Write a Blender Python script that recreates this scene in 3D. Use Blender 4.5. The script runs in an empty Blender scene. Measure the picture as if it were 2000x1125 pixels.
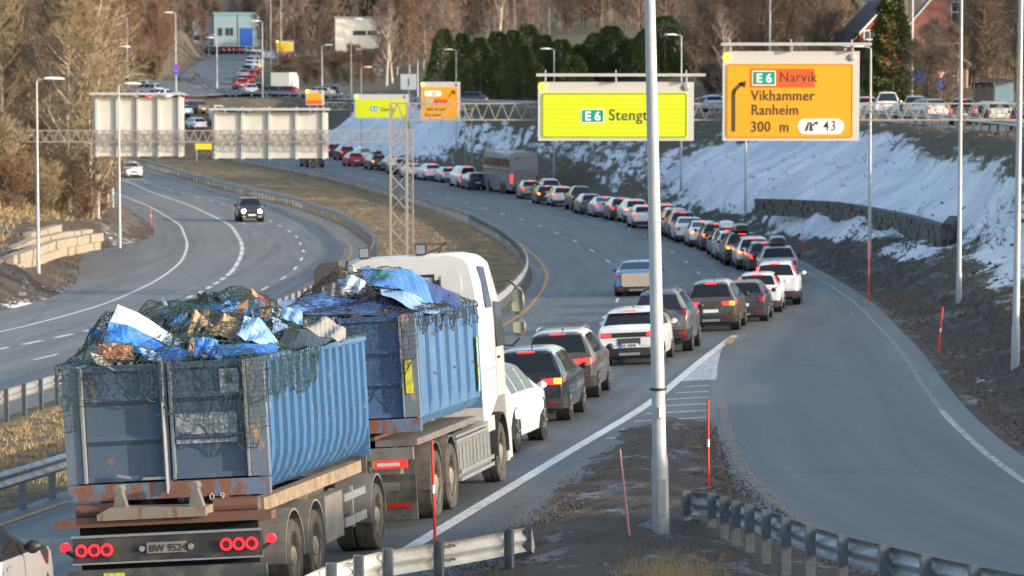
import bpy, math, random
import numpy as np
from mathutils import Vector, Matrix
random.seed(7)
R = math.radians
F = 6500.0            # focal length of the view in photo pixels (photo is 2000 px wide)
CZ = 10.4             # the camera stands on an overpass, 10.4 m above the valley datum
PITCH = math.atan((562.5-150)/F)
scene = bpy.context.scene
col = scene.collection

# ---------------------------------------------------------------- camera
cam = bpy.data.cameras.new('camera'); camo = bpy.data.objects.new('camera', cam); col.objects.link(camo)
cam.sensor_width = 36; cam.lens = 36*F/2000; cam.clip_start = 0.5; cam.clip_end = 6000
camo.location = (0, 0, CZ); camo.rotation_euler = (math.pi/2-PITCH, 0, 0)
cam.dof.use_dof = True; cam.dof.focus_distance = 47; cam.dof.aperture_fstop = (cam.lens/1000)/0.030
scene.camera = camo
# ---------------------------------------------------------------- sky and sun
SUN_AZ = R(24)        # the sun stands to the right and this far behind the camera
SUN_EL = R(13)
w = bpy.data.worlds.new('World'); scene.world = w; w.use_nodes = True
nt = w.node_tree; bg = nt.nodes['Background']
sky = nt.nodes.new('ShaderNodeTexSky'); sky.sky_type = 'NISHITA'; sky.sun_disc = False
sky.sun_elevation = SUN_EL; sky.air_density = 1.0; sky.dust_density = 2.2; sky.ozone_density = 1.0
sdir = Vector((math.cos(SUN_AZ)*math.cos(SUN_EL), -math.sin(SUN_AZ)*math.cos(SUN_EL), math.sin(SUN_EL)))
sky.sun_rotation = math.atan2(sdir.x, sdir.y)
nt.links.new(sky.outputs[0], bg.inputs[0]); bg.inputs[1].default_value = 0.15
sl = bpy.data.lights.new('sun', 'SUN'); so = bpy.data.objects.new('sun', sl); col.objects.link(so)
sl.energy = 2.25; sl.angle = R(0.55); sl.color = (1.0, 0.87, 0.70)
so.rotation_euler = sdir.to_track_quat('Z', 'Y').to_euler()
scene.view_settings.view_transform = 'Standard'; scene.view_settings.look = 'None'
scene.view_settings.exposure = 1.5; scene.view_settings.gamma = 1
scene.render.engine = 'CYCLES'
scene.cycles.max_bounces = 5; scene.cycles.transparent_max_bounces = 24
scene.cycles.use_denoising = True
try: scene.cycles.adaptive_threshold = 0.02
except Exception: pass

# ---------------------------------------------------------------- helpers
def setp(o, label=None, cat=None, group=None, kind=None):
    if label: o['label'] = label
    if cat: o['category'] = cat
    if group: o['group'] = group
    if kind: o['kind'] = kind
    return o
def thing(name, label, cat, loc=(0,0,0), rot=(0,0,0), group=None):
    o = bpy.data.objects.new(name, None); col.objects.link(o); o.empty_display_size = .2
    o.location = loc; o.rotation_euler = rot
    return setp(o, label, cat, group)
def copy_tree(o, parent=None):
    c = o.copy(); col.objects.link(c)
    if parent is not None: c.parent = parent
    for ch in KIDS.get(o.name, []):
        copy_tree(ch, c)
    return c
KIDS = {}

class MB:
    def __init__(s): s.v = []; s.f = []; s.m = []; s.cur = 0; s.uv = None
    def quad(s, a, b, c, d):
        n = len(s.v); s.v += [tuple(a), tuple(b), tuple(c), tuple(d)]; s.f.append((n, n+1, n+2, n+3)); s.m.append(s.cur); return s
    def tri(s, a, b, c):
        n = len(s.v); s.v += [tuple(a), tuple(b), tuple(c)]; s.f.append((n, n+1, n+2)); s.m.append(s.cur); return s
    def box(s, x0, x1, y0, y1, z0, z1):
        n = len(s.v)
        s.v += [(x0,y0,z0),(x1,y0,z0),(x1,y1,z0),(x0,y1,z0),(x0,y0,z1),(x1,y0,z1),(x1,y1,z1),(x0,y1,z1)]
        for f in ((0,3,2,1),(4,5,6,7),(0,1,5,4),(1,2,6,5),(2,3,7,6),(3,0,4,7)):
            s.f.append(tuple(n+i for i in f)); s.m.append(s.cur)
        return s
    def prism(s, poly, axis, a, b):
        """extrude a 2D polygon along an axis: axis 'x' takes (y,z), 'y' takes (x,z), 'z' takes (x,y)"""
        n = len(s.v); k = len(poly)
        for t in (a, b):
            for p in poly:
                s.v.append((t,p[0],p[1]) if axis=='x' else (p[0],t,p[1]) if axis=='y' else (p[0],p[1],t))
        s.f.append(tuple(n+i for i in range(k))[::-1]); s.f.append(tuple(n+k+i for i in range(k))); s.m += [s.cur]*2
        for i in range(k):
            j = (i+1)%k; s.f.append((n+i, n+j, n+k+j, n+k+i)); s.m.append(s.cur)
        return s
    def tube(s, pts, r, n=6, cap=True):
        rs = r if isinstance(r, (list, tuple)) else [r]*len(pts)
        base = len(s.v); P = [Vector(p) for p in pts]
        for i, p in enumerate(P):
            t = (P[min(i+1, len(P)-1)]-P[max(i-1, 0)])
            if t.length < 1e-9: t = Vector((0,0,1))
            t.normalize()
            up = Vector((0,0,1)) if abs(t.z) < .9 else Vector((1,0,0))
            a = t.cross(up).normalized(); b = a.cross(t)
            for k in range(n):
                an = 2*math.pi*k/n
                s.v.append(tuple(p+a*(rs[i]*math.cos(an))+b*(rs[i]*math.sin(an))))
        for i in range(len(P)-1):
            for k in range(n):
                k2 = (k+1)%n
                s.f.append((base+i*n+k, base+i*n+k2, base+(i+1)*n+k2, base+(i+1)*n+k)); s.m.append(s.cur)
        if cap:
            s.f.append(tuple(base+k for k in range(n))[::-1]); s.f.append(tuple(base+(len(P)-1)*n+k for k in range(n))); s.m += [s.cur]*2
        return s
    def bar(s, a, b, w, h=None):
        a = Vector(a); b = Vector(b); h = h or w; t = (b-a).normalized()
        up = Vector((0,0,1)) if abs(t.z) < .95 else Vector((0,1,0))
        x = t.cross(up).normalized()*(w/2); y = x.cross(t).normalized()*(h/2)
        n = len(s.v)
        for p in (a, b):
            for q in (-x-y, x-y, x+y, -x+y): s.v.append(tuple(p+q))
        for f in ((0,3,2,1),(4,5,6,7),(0,1,5,4),(1,2,6,5),(2,3,7,6),(3,0,4,7)):
            s.f.append(tuple(n+i for i in f)); s.m.append(s.cur)
        return s
    def cyl(s, c, r, h, axis='z', n=16, r2=None):
        c = Vector(c); d = {'x':Vector((1,0,0)),'y':Vector((0,1,0)),'z':Vector((0,0,1))}[axis]
        return s.tube([c, c+d*h], [r, r if r2 is None else r2], n)
    def lathe(s, prof, c, axis='x', n=20):
        """prof: (radius, position along axis)"""
        base = len(s.v)
        for (r, t) in prof:
            for k in range(n):
                a = 2*math.pi*k/n; u, v = r*math.cos(a), r*math.sin(a)
                p = (t,u,v) if axis=='x' else (u,t,v) if axis=='y' else (u,v,t)
                s.v.append((c[0]+p[0], c[1]+p[1], c[2]+p[2]))
        for i in range(len(prof)-1):
            for k in range(n):
                k2=(k+1)%n; s.f.append((base+i*n+k, base+i*n+k2, base+(i+1)*n+k2, base+(i+1)*n+k)); s.m.append(s.cur)
        return s
    def grid(s, rows):
        """rows: equal-length lists of points"""
        base = len(s.v); k = len(rows[0])
        for r in rows: s.v += [tuple(p) for p in r]
        for i in range(len(rows)-1):
            for j in range(k-1):
                s.f.append((base+i*k+j, base+i*k+j+1, base+(i+1)*k+j+1, base+(i+1)*k+j)); s.m.append(s.cur)
        return s
    def build(s, name, mats, parent=None, smooth=False, uvs=None, mats_by_face=None):
        me = bpy.data.meshes.new(name); me.from_pydata(s.v, [], s.f); me.update()
        if not isinstance(mats, (list, tuple)): mats = [mats]
        for m in mats: me.materials.append(m)
        if len(mats) > 1: me.polygons.foreach_set('material_index', s.m)
        if smooth:
            me.polygons.foreach_set('use_smooth', [True]*len(me.polygons))
            if smooth != 'full':
                try: me.set_sharp_from_angle(angle=R(38))
                except Exception: pass
        if uvs is not None:
            l = me.uv_layers.new(name='UVMap'); vi = np.empty(len(me.loops), dtype=np.int32); me.loops.foreach_get('vertex_index', vi)
            l.data.foreach_set('uv', np.asarray(uvs, dtype=np.float32)[vi].ravel())
        o = bpy.data.objects.new(name, me); col.objects.link(o)
        if parent is not None:
            o.parent = parent; KIDS.setdefault(parent.name, []).append(o)
        return o

# ---------------------------------------------------------------- materials
MATS = {}
class NT:
    """small node-tree helper"""
    def __init__(s, m): s.t = m.node_tree; s.n = s.t.nodes; s.l = s.t.links
    def node(s, ty, **kw):
        n = s.n.new(ty)
        for k, v in kw.items():
            if k.startswith('_'): setattr(n, k[1:], v)
            else:
                i = n.inputs[k.replace('_', ' ')] if k.replace('_', ' ') in n.inputs else n.inputs[k]
                if hasattr(v, 'is_output') or isinstance(v, bpy.types.NodeSocket): s.l.new(v, i)
                else: i.default_value = v
        return n
    def noise(s, scale, detail=3, rough=.55, vec=None, dist=0):
        n = s.node('ShaderNodeTexNoise', Scale=scale, Detail=detail, Roughness=rough, Distortion=dist)
        if vec is not None: s.l.new(vec, n.inputs['Vector'])
        return n.outputs['Fac']
    def ramp(s, fac, stops):
        n = s.n.new('ShaderNodeValToRGB'); s.l.new(fac, n.inputs[0]); e = n.color_ramp.elements
        while len(e) < len(stops): e.new(.5)
        for i, (p, c) in enumerate(stops):
            e[i].position = p; e[i].color = (c, c, c, 1) if isinstance(c, (int, float)) else (*c, 1)
        return n.outputs[0]
    def mix(s, fac, a, b, mode='MIX'):
        n = s.n.new('ShaderNodeMix'); n.data_type = 'RGBA'; n.blend_type = mode
        for sock, v in ((n.inputs[0], fac), (n.inputs[6], a), (n.inputs[7], b)):
            if isinstance(v, bpy.types.NodeSocket): s.l.new(v, sock)
            else: sock.default_value = (*v, 1) if isinstance(v, (tuple, list)) and len(v) == 3 else v
        return n.outputs[2]
    def math(s, op, a, b=0, c=None):
        n = s.n.new('ShaderNodeMath'); n.operation = op
        for i, v in enumerate((a, b) if c is None else (a, b, c)):
            if isinstance(v, bpy.types.NodeSocket): s.l.new(v, n.inputs[i])
            else: n.inputs[i].default_value = v
        return n.outputs[0]
    def bump(s, h, strength=.3, dist=.02):
        n = s.n.new('ShaderNodeBump'); n.inputs['Strength'].default_value = strength; n.inputs['Distance'].default_value = dist
        s.l.new(h, n.inputs['Height']); return n.outputs[0]
    def pos(s):
        return s.n.new('ShaderNodeNewGeometry').outputs['Position']
    def obj(s):
        return s.n.new('ShaderNodeTexCoord').outputs['Object']
def newmat(name):
    m = bpy.data.materials.new(name); m.use_nodes = True; t = NT(m); b = t.n['Principled BSDF']; return m, t, b
def mat(name, c, rough=.6, metal=0, var=.0, scale=6, emit=None, es=0, coat=0, spec=None, dirt=None, dscale=2, dlo=.45, dhi=.65, bump=0):
    """plain painted or metal surface with cloudy variation and optional dirt / rust patches"""
    if name in MATS: return MATS[name]
    m, t, b = newmat(name); MATS[name] = m
    b.inputs['Roughness'].default_value = rough; b.inputs['Metallic'].default_value = metal
    b.inputs['Base Color'].default_value = (*c, 1)
    if coat: b.inputs['Coat Weight'].default_value = coat; b.inputs['Coat Roughness'].default_value = .08
    if spec is not None: b.inputs['Specular IOR Level'].default_value = spec
    src = None
    if var or dirt:
        P = t.obj()
        src = t.mix(t.noise(scale, 4, .6, P), tuple(x*(1-var) for x in c), tuple(min(1, x*(1+var)) for x in c))
        if dirt:
            f = t.ramp(t.noise(dscale, 6, .65, P), [(dlo, 0.0), (dhi, 1.0)])
            src = t.mix(f, src, dirt)
            t.l.new(t.math('MULTIPLY_ADD', f, .25, rough), b.inputs['Roughness'])
        t.l.new(src, b.inputs['Base Color'])
        if bump: t.l.new(t.bump(t.noise(scale*3, 3, .6, P), bump, .01), b.inputs['Normal'])
    if emit:
        b.inputs['Emission Color'].default_value = (*emit, 1); b.inputs['Emission Strength'].default_value = es
    return m
galv = mat('galvanised steel', (.36,.38,.40), .45, .55, var=.25, scale=9, dirt=(.30,.29,.27), dscale=3)
galv_pale = mat('pale galvanised steel', (.62,.62,.60), .5, .25, var=.15, scale=5, dirt=(.5,.47,.42), dscale=1.5)
pole_mat = mat('lamp post paint', (.33,.35,.37), .5, .15, var=.12, scale=4, dirt=(.45,.44,.42), dscale=1.2)
black_plastic = mat('black plastic', (.018,.018,.02), .5)
rubber = mat('rubber', (.022,.022,.023), .85, var=.3, dirt=(.13,.115,.095), dscale=5, dlo=.35, dhi=.8)
# ---------------------------------------------------------------- valley geometry
# camera ray through photo pixel (px,py) at depth d (metres along +Y)
def ray(px, py):
    u = (px-1000)/F; v = (562.5-py)/F; cp, sp = math.cos(PITCH), math.sin(PITCH)
    y = cp + v*sp; z = -sp + v*cp
    return u/y, z/y
def P3(px, py, d):
    a, b = ray(px, py); return Vector((a*d, d, CZ+b*d))
def proj(X, d, z):
    cp, sp = math.cos(PITCH), math.sin(PITCH); zz = z-CZ
    dep = d*cp - zz*sp; up = d*sp + zz*cp
    return 1000+F*X/dep, 562.5-F*up/dep

_hd = [0,20,30,39.6,56,77,93,110,130,160,200,260,300,340,380,450,2000]
_hv = [4.4,5.4,5.9,6.28,6.95,7.62,8.1,8.58,9.0,9.45,9.85,10.25,10.4,10.1,9.75,9.3,9.3]
_gx = np.arange(0, 2001, 1.0); _gh = np.interp(_gx, _hd, _hv)
_k = np.exp(-np.linspace(-2,2,25)**2); _k /= _k.sum()
_gh = np.convolve(np.pad(_gh, 12, mode='reflect', reflect_type='odd'), _k, mode='valid')
def Hc(d): return np.interp(d, _gx, _gh)
def curve(pts):
    """smooth x(d) through points (d,x)"""
    p = np.array(pts, float); g = np.arange(0, 700, 1.0)
    y = np.interp(g, p[:,0], p[:,1])
    y0 = p[0,1] + (g-p[0,0])*(p[1,1]-p[0,1])/(p[1,0]-p[0,0]); y = np.where(g < p[0,0], y0, y)
    y1 = p[-1,1] + (g-p[-1,0])*(p[-1,1]-p[-2,1])/(p[-1,0]-p[-2,0]); y = np.where(g > p[-1,0], y1, y)
    for n in (13, 9):
        k = np.ones(n)/n; y = np.convolve(np.pad(y, n//2, mode='reflect', reflect_type='odd'), k, mode='valid')
    return lambda d: np.interp(d, g, y)
# right edge line of the outbound carriageway (the queue's lane)
W1 = curve([(20,-4.6),(30,-3.5),(40,-2.2),(48,-1.15),(57,.1),(67,1.6),(77,3.2),(93,5.1),(109,7.2),(125,9.6),(140,11.3),(152,12.4),(165,12.7),(180,12.5),(205,11.9),(224,10.9),(245,8.6),(270,5.6),(295,2.6),(330,-5.2),(371,-16.2),(400,-24.5)])
# yellow line on its left side
Y1 = curve([(20,-12.2),(35,-10.6),(50,-8.95),(58,-8.0),(80,-5.1),(110,-1.7),(132,.5),(152,1.5),(165,1.8),(180,1.4),(199,.3),(230,-2.2),(265,-6.3),(300,-11.5),(330,-17),(371,-27.5),(400,-35)])
# median guard rails and oncoming carriageway
RA = lambda d: Y1(d)-.55-.5*np.clip((np.asarray(d)-60)/70, 0, 1)
RB = curve([(20,-16.8),(50,-14.2),(80,-12.2),(110,-10.2),(140,-8.3),(160,-7.5),(178,-7.3),(192,-7.8),(225,-11.2),(265,-17.3),(300,-25),(317,-28.8),(371,-41.5),(400,-49)])
D1c = curve([(60,-20),(90,-17),(110,-14.5),(140,-11.6),(165,-10.9),(185,-11.5),(210,-13.7),(245,-18.6),(280,-25.6),(325,-36),(371,-48)])
D2c = curve([(60,-24),(90,-20.5),(110,-17.2),(124,-15),(146,-13.9),(165,-13.9),(185,-15),(197,-16),(225,-19),(265,-25.5),(325,-37.5),(371,-51)])
D3c = curve([(60,-27.5),(90,-24),(119,-18.6),(139,-17),(158,-16.9),(175,-17.4),(194,-18.9),(225,-22.4),(265,-28.9),(325,-41),(371,-54)])
XL = curve([(60,-34),(90,-29),(110,-25),(125,-21.6),(140,-20),(152,-20),(165,-21.5),(180,-23.5),(192,-23.4),(203,-21.8),(225,-24.3),(265,-31),(325,-43),(371,-56)])
# ramp on the right: orange left edge, white right edge, asphalt edge
V1 = curve([(20,12.5),(30,7.4),(35,5.8),(40,4.8),(45,4.25),(52,3.85),(57,3.9),(65,4.25),(76,4.8),(92,5.8),(109,7.1),(125,9.9)])
V2 = curve([(20,16.5),(30,11),(38,9.0),(46,8.35),(54,8.3),(63,8.75),(71,9.2),(83,10.2),(97,11.4),(106,12.0),(120,12.9),(132,13.6),(150,14.1),(170,14.3),(205,13.6),(224,12.6),(245,10.3),(270,7.3),(295,4.3),(330,-3.5),(371,-14.5),(400,-23)])
XR = lambda d: V2(d) + np.interp(d, [20,50,62,75,90,130,170,400], [.9,.7,.6,.6,.6,.7,.8,.7])
def bank(d): return np.interp(d, [0,60,95,150,200], [.06,.06,.05,.03,.0])
def BZ(X, d):
    X = np.asarray(X, float); d = np.asarray(d, float)
    off = np.clip(X-W1(d), -11, 4); b = bank(d)*off
    return CZ-Hc(d)+b
def GT(px, py, d0=60., d1=1200.):
    a, b = ray(px, py); n = np.geomspace(d0, d1, 260); s = CZ+b*n-TZ(a*n, n)
    i = int(np.argmax(s < 0)) if (s < 0).any() else len(n)-1
    n = np.linspace(n[max(i-1,0)], n[i], 30); s = CZ+b*n-TZ(a*n, n)
    i = int(np.argmax(s < 0)) if (s < 0).any() else len(n)-1
    d = float(n[i]); return a*d, d, tz(a*d, d)
def G(px, py):
    """point where the sight line through a photo pixel meets the road surface"""
    a, b = ray(px, py); lo, hi = 12., 460.
    n = np.arange(lo, hi, .5); zz = CZ+b*n; s = zz-BZ(a*n, n)
    i = np.argmax(s < 0) if (s < 0).any() else len(n)-1
    lo, hi = n[max(i-1,0)], n[i]
    for _ in range(20):
        m = (lo+hi)/2
        if CZ+b*m-BZ(a*m, m) < 0: hi = m
        else: lo = m
    return float(a*lo), float(lo), float(BZ(a*lo, lo))

# upper road: near edge points (px,py,d)
UP = [(2150,300,140),(2000,268,170),(1850,250,200),(1700,236,230),(1450,224,270),(1200,218,310),(1000,211,350),(850,204,385),(700,197,420),(560,191,448),(470,189,455)]
UPW = 9.0
def polyline(pts): return [tuple(P3(*p)) for p in pts]
UPL = polyline(UP)
def offset_line(L, w):
    out = []
    for i, p in enumerate(L):
        a = L[max(i-1,0)]; b = L[min(i+1,len(L)-1)]
        t = Vector((b[0]-a[0], b[1]-a[1], 0)).normalized(); n = Vector((t.y, -t.x, 0))
        out.append((p[0]+n.x*w, p[1]+n.y*w, p[2]))
    return out
def resample(L, step):
    out = []; 
    for i in range(len(L)-1):
        a = Vector(L[i]); b = Vector(L[i+1]); n = max(1, int((b-a).length/step))
        for k in range(n): out.append(tuple(a.lerp(b, k/n)))
    out.append(L[-1]); return out
def smooth_line(L, it=3):
    for _ in range(it):
        M = [L[0]]
        for i in range(len(L)-1):
            a = Vector(L[i]); b = Vector(L[i+1]); M += [tuple(a.lerp(b, .25)), tuple(a.lerp(b, .75))]
        M.append(L[-1]); L = M
    return L
UPL = smooth_line(UPL, 2)
UPC = offset_line(UPL, UPW/2)
# far climbing road and the roundabout arm on the left (centre lines, px,py,d,half width)
FAR_ROAD = smooth_line(polyline([(452,186,462),(420,168,500),(412,150,545),(432,128,620),(462,112,690),(470,104,735),(400,101,750),(330,100,760)]), 2)
LEFT_ARM = smooth_line(polyline([(470,190,455),(410,192,440),(350,186,440),(290,168,455),(240,158,470),(180,155,480),(60,150,490)]), 2)
CARVE = [(UPC, UPW/2+.8), (FAR_ROAD, 7.0), (LEFT_ARM, 8.0)]

CP = []   # terrain control points, (X, d, z)
def cp(px, py, d): CP.append(tuple(P3(px, py, d)))
for p in [(645,292,396),(760,300,370),(850,322,350),(930,330,332),(1060,350,303),(1120,375,291),(1250,402,256),(1350,412,231),(1420,415,214),(1500,425,195),(1580,438,180),(1700,450,165),(1800,480,150),(1850,500,142),(1900,560,124),(1960,600,110),(2000,640,100),(2000,720,82),
          (700,222,412),(800,226,393),(900,232,370),(1000,236,345),(1100,242,328),(1200,248,304),(1300,252,285),(1400,262,268),(1500,268,252),(1600,265,237),(1700,262,218),(1800,276,200),(1900,290,183),(2000,302,166),
          (900,280,352),(1100,300,308),(1250,325,275),(1400,340,242),(1550,345,214),(1700,360,188),(1850,380,165),(2000,400,145),
          (1480,392,203),(1600,398,190),(1700,415,176),(1800,432,163),(1850,442,157),(1900,470,146),(2000,520,124),
          (1480,420,205),(1560,424,196),(1640,432,184),(1720,449,172),(1790,466,162),(1838,482,154),(1868,464,154),(2000,250,205),(1850,215,232),(1900,190,260),(1700,205,262),(1500,200,300),(1300,195,340),(1100,190,380),(950,185,400),(750,175,460),(650,170,480),
          (1850,170,290),(1600,150,330),(1400,140,380),(1200,130,430),(1000,120,500),(800,110,560),(640,130,600),(560,130,620),(700,95,660),(1950,140,330),
          (1500,60,520),(1200,60,620),(900,60,720),(1850,40,480),(500,95,790),(420,95,800),
          # left bank
          (190,478,185),(100,500,160),(0,520,147),(150,455,190),(60,450,180),(0,430,180),(170,400,215),(100,380,215),(0,350,215),(190,345,250),(150,310,285),(50,280,270),(0,260,260),(200,250,370),(100,220,360),(0,190,350),(250,200,420),(150,175,430),(0,140,430),(280,140,510),(340,150,500),(370,170,480),(300,120,560),(200,120,540),(350,60,700),(200,40,700),(0,60,600),(-200,300,230),(-300,100,400),(380,130,640),
          (540,160,500),(600,165,500),(520,130,600),(540,178,462)]:
    cp(*p)
for X, d, off in [(22,20,5),(24,40,5),(20,60,3.0),(22,75,3.5),(28,50,6.5),(40,50,8),(45,20,9),(26,95,4),(34,90,6),(60,80,8),(22,112,2.5),(36,130,5.5),(60,150,7),(60,60,9),  # unseen ground; banks on the right raised so their shadow covers the ramp
                  (-36,60,1),(-50,90,2),(-34,120,1.5),(-45,140,4),(-60,170,6),(-33,165,2.5),(-60,60,2),(-80,250,14),(-10,10,0),(10,10,2),(30,10,6)]:
    CP.append((X, d, float(BZ(X,d))+off))
for X, d, z in [(-300,900,45),(-150,1000,48),(0,1000,46),(150,1000,52),(300,1000,55),(-100,800,24),(50,800,26),(150,800,34),(-400,1400,95),(0,1400,95),(400,1400,100),(100,600,16),(160,500,18),(120,350,14),(130,250,12),(-150,500,22),(-200,700,34),(-120,350,18)]:
    CP.append((X, d, z))
_C = np.array(CP); _co = _C[:,2]-BZ(_C[:,0], _C[:,1])
def _uv(X, d): return np.stack([np.asarray(X)/np.maximum(np.asarray(d),8)*F/260., np.log(np.maximum(np.asarray(d),8))*5.0], -1)
_cu = _uv(_C[:,0], _C[:,1])
_D = np.linalg.norm(_cu[:,None]-_cu[None], axis=-1)
_n = len(_C); _A = np.zeros((_n+3, _n+3)); _A[:_n,:_n] = -_D; _A[:_n,_n] = 1; _A[:_n,_n+1:] = _cu; _A[_n,:_n] = 1; _A[_n+1:,:_n] = _cu.T
_A[:_n,:_n] += np.eye(_n)*-.02
_w = np.linalg.solve(_A, np.concatenate([_co, [0,0,0]]))
def sstep(x): x = np.clip(x, 0, 1); return x*x*(3-2*x)
def seg_dist(X, d, L):
    """distance to a polyline and height there"""
    best = np.full(X.shape, 1e9); bz = np.zeros(X.shape)
    for i in range(len(L)-1):
        ax, ay, az = L[i]; bx, by, b_z = L[i+1]; vx, vy = bx-ax, by-ay; l2 = vx*vx+vy*vy+1e-9
        t = np.clip(((X-ax)*vx+(d-ay)*vy)/l2, 0, 1)
        q = np.hypot(X-ax-t*vx, d-ay-t*vy); m = q < best
        best = np.where(m, q, best); bz = np.where(m, az+t*(b_z-az), bz)
    return best, bz
def TZ(X, d, noise=True):
    X = np.atleast_1d(np.asarray(X, float)); d = np.atleast_1d(np.asarray(d, float))
    u = _uv(X, d); off = np.zeros(X.shape)
    for i in range(_n): off -= _w[i]*np.hypot(u[...,0]-_cu[i,0], u[...,1]-_cu[i,1])
    off += _w[_n] + u[...,0]*_w[_n+1] + u[...,1]*_w[_n+2]
    near = sstep((410-d)/15)
    mk = np.maximum(sstep((X-XR(d))/3.5), sstep((XL(d)-X)/3.0)); mk = 1-(1-mk)*near
    z = BZ(X, d) + off*mk
    for L, hw in CARVE:
        q, bz = seg_dist(X, d, L); k = sstep(1-(q-hw)/3.5); z = z*(1-k)+(bz)*k
    if noise:
        amp = .10*mk*sstep((d-20)/20)
        z = z + amp*(np.sin(X*1.7+d*.6)+np.sin(X*.9-d*1.13+2)+.6*np.sin(X*3.1+d*2.3))*.6
    return z
def tz(X, d): return float(TZ(X, d)[0])
def road_lower(X, d):
    """the ground sheet dips a little under the paved sheets"""
    def ins(a, b): return sstep(np.minimum(X-a, b-X)/.6)
    m = ins(Y1(d)-.7, XR(d)) * (d < 400)
    m = np.maximum(m, ins(XL(d), RB(d)-.3)*(d < 405)*(d>55))
    for L, hw in ((UPC, UPW/2),(FAR_ROAD,5.5),(LEFT_ARM,6.5)):
        q, _ = seg_dist(X, d, L); m = np.maximum(m, sstep((hw-q)/.8))
    return m
# ---------------------------------------------------------------- ground sheet
def build_ground():
    ds = [8.]
    while ds[-1] < 1700: ds.append(ds[-1]*1.0105+.12)
    ds = np.array(ds)
    us = np.sinh(np.linspace(-2.3, 2.3, 330))/np.sinh(2.3)
    us = np.linspace(-1,1,330)*.55+us*.45
    Dg, Ug = np.meshgrid(ds, us, indexing='ij')
    Xg = Ug*(Dg*.30+26)
    Z = TZ(Xg.ravel(), Dg.ravel()).reshape(Xg.shape)
    Z -= .14*road_lower(Xg, Dg)
    n, m = Xg.shape
    V = np.stack([Xg, Dg, Z], -1).reshape(-1, 3)
    i = np.arange(n*m).reshape(n, m)
    Q = np.stack([i[:-1,:-1], i[:-1,1:], i[1:,1:], i[1:,:-1]], -1).reshape(-1, 4)
    me = bpy.data.meshes.new('ground')
    me.vertices.add(len(V)); me.vertices.foreach_set('co', V.ravel())
    me.loops.add(Q.size); me.loops.foreach_set('vertex_index', Q.ravel())
    me.polygons.add(len(Q)); me.polygons.foreach_set('loop_start', np.arange(0, Q.size, 4)); me.polygons.foreach_set('loop_total', np.full(len(Q), 4))
    me.polygons.foreach_set('use_smooth', np.ones(len(Q), bool)); me.update()
    # what grows or lies where: R snow, G tan grass, B bare mud
    px, py = proj(V[:,0], V[:,1], V[:,2])
    def blobs(L):
        a = np.zeros(len(V))
        for (x, y, rx, ry, s) in L: a = np.maximum(a, s*np.exp(-(((px-x)/rx)**2+((py-y)/ry)**2)**1.5))
        return a
    snow = blobs([(1570,292,150,26,.95),(740,255,170,60,1.1),(1000,262,80,16,.75),(1200,300,120,30,.55),(1150,265,150,12,.5),(880,262,90,22,.8),(830,300,70,22,.62),(960,290,60,20,.6),(1100,290,110,35,.47),(1230,340,90,40,.45),(960,235,40,8,.4),
                  (1330,320,60,40,.62),(1480,345,210,75,1.05),(1650,350,200,90,1.15),(1850,390,170,95,.92),(2000,470,130,100,.7),(1950,540,60,40,.5),(1640,445,150,24,.9),(1540,425,60,10,.9),(1780,490,60,22,.8),(1985,600,50,30,.45),
                  (540,106,40,9,.8),(720,140,30,8,.7),(1280,175,60,10,.4),(100,570,110,30,.35),(40,600,60,30,.5),(250,470,60,35,.3),(1220,1010,150,60,.38),(1200,940,60,25,.42),(1900,760,100,40,.3),(1400,200,60,16,.6),(1950,285,40,6,.0)])
    snow = np.where((V[:,1] < 410)|(py<200), snow, 0)
    mb = (V[:,0] > RB(V[:,1])) & (V[:,0] < RA(V[:,1])) & (V[:,1]<400)
    lft = (V[:,0] < XL(V[:,1])) & (V[:,1]<400)
    grass = np.where(mb, .47, 0) + np.where(lft, .75*sstep((XL(V[:,1])-V[:,0]-3.5)/3), 0)
    grass = np.maximum(grass, np.where(V[:,1] > 420, .30, 0))
    grass = np.maximum(grass, blobs([(1300,1110,90,60,.75),(1340,1120,80,60,.8),(640,130,70,20,1),(420,155,40,30,.8),(1900,600,60,30,.2),(1250,390,120,20,.35),(1950,330,60,40,.35),(1800,470,60,14,.3)]))
    mud = np.where((V[:,0] > XR(V[:,1])) & (V[:,1] < 260), sstep(1-(V[:,0]-XR(V[:,1])-1.5)/4), 0)
    mud = np.maximum(mud, np.where((V[:,0]>W1(V[:,1]))&(V[:,0]<XR(V[:,1])), .8, 0)*(V[:,1]<90))
    mud = np.maximum(mud, np.where(lft, sstep(1-(XL(V[:,1])-V[:,0]-2.5)/3), 0))
    mud = np.maximum(mud, blobs([(1900,680,90,70,1),(1850,640,60,30,1),(1990,830,80,60,1),(1290,265,60,30,.5)]))
    c = np.stack([snow, np.clip(grass,0,1), np.clip(mud,0,1), np.ones(len(V))], -1).astype(np.float32)
    a = me.color_attributes.new('cover', 'FLOAT_COLOR', 'POINT'); a.data.foreach_set('color', c.ravel())
    o = bpy.data.objects.new('ground', me); col.objects.link(o); o['kind'] = 'structure'
    m_, t, b = newmat('winter ground'); me.materials.append(m_)
    at = t.node('ShaderNodeAttribute', _attribute_name='cover'); sep = t.node('ShaderNodeSeparateColor'); t.l.new(at.outputs['Color'], sep.inputs[0])
    P = t.pos()
    mp = t.node('ShaderNodeMapping'); t.l.new(P, mp.inputs[0]); mp.inputs['Scale'].default_value = (.75,.40,2.4); mp.inputs['Rotation'].default_value = (0,0,0)
    n1 = t.noise(.55, 7, .68, mp.outputs[0]); n2 = t.noise(5, 5, .7, P); n3 = t.noise(28, 3, .7, P); n4 = t.noise(.9, 6, .7, P)
    dk = t.mix(n3, (.07,.058,.045), (.17,.14,.10))
    dk = t.mix(t.ramp(n2, [(.4,0.),(.62,1.)]), dk, (.14,.12,.075))
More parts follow.
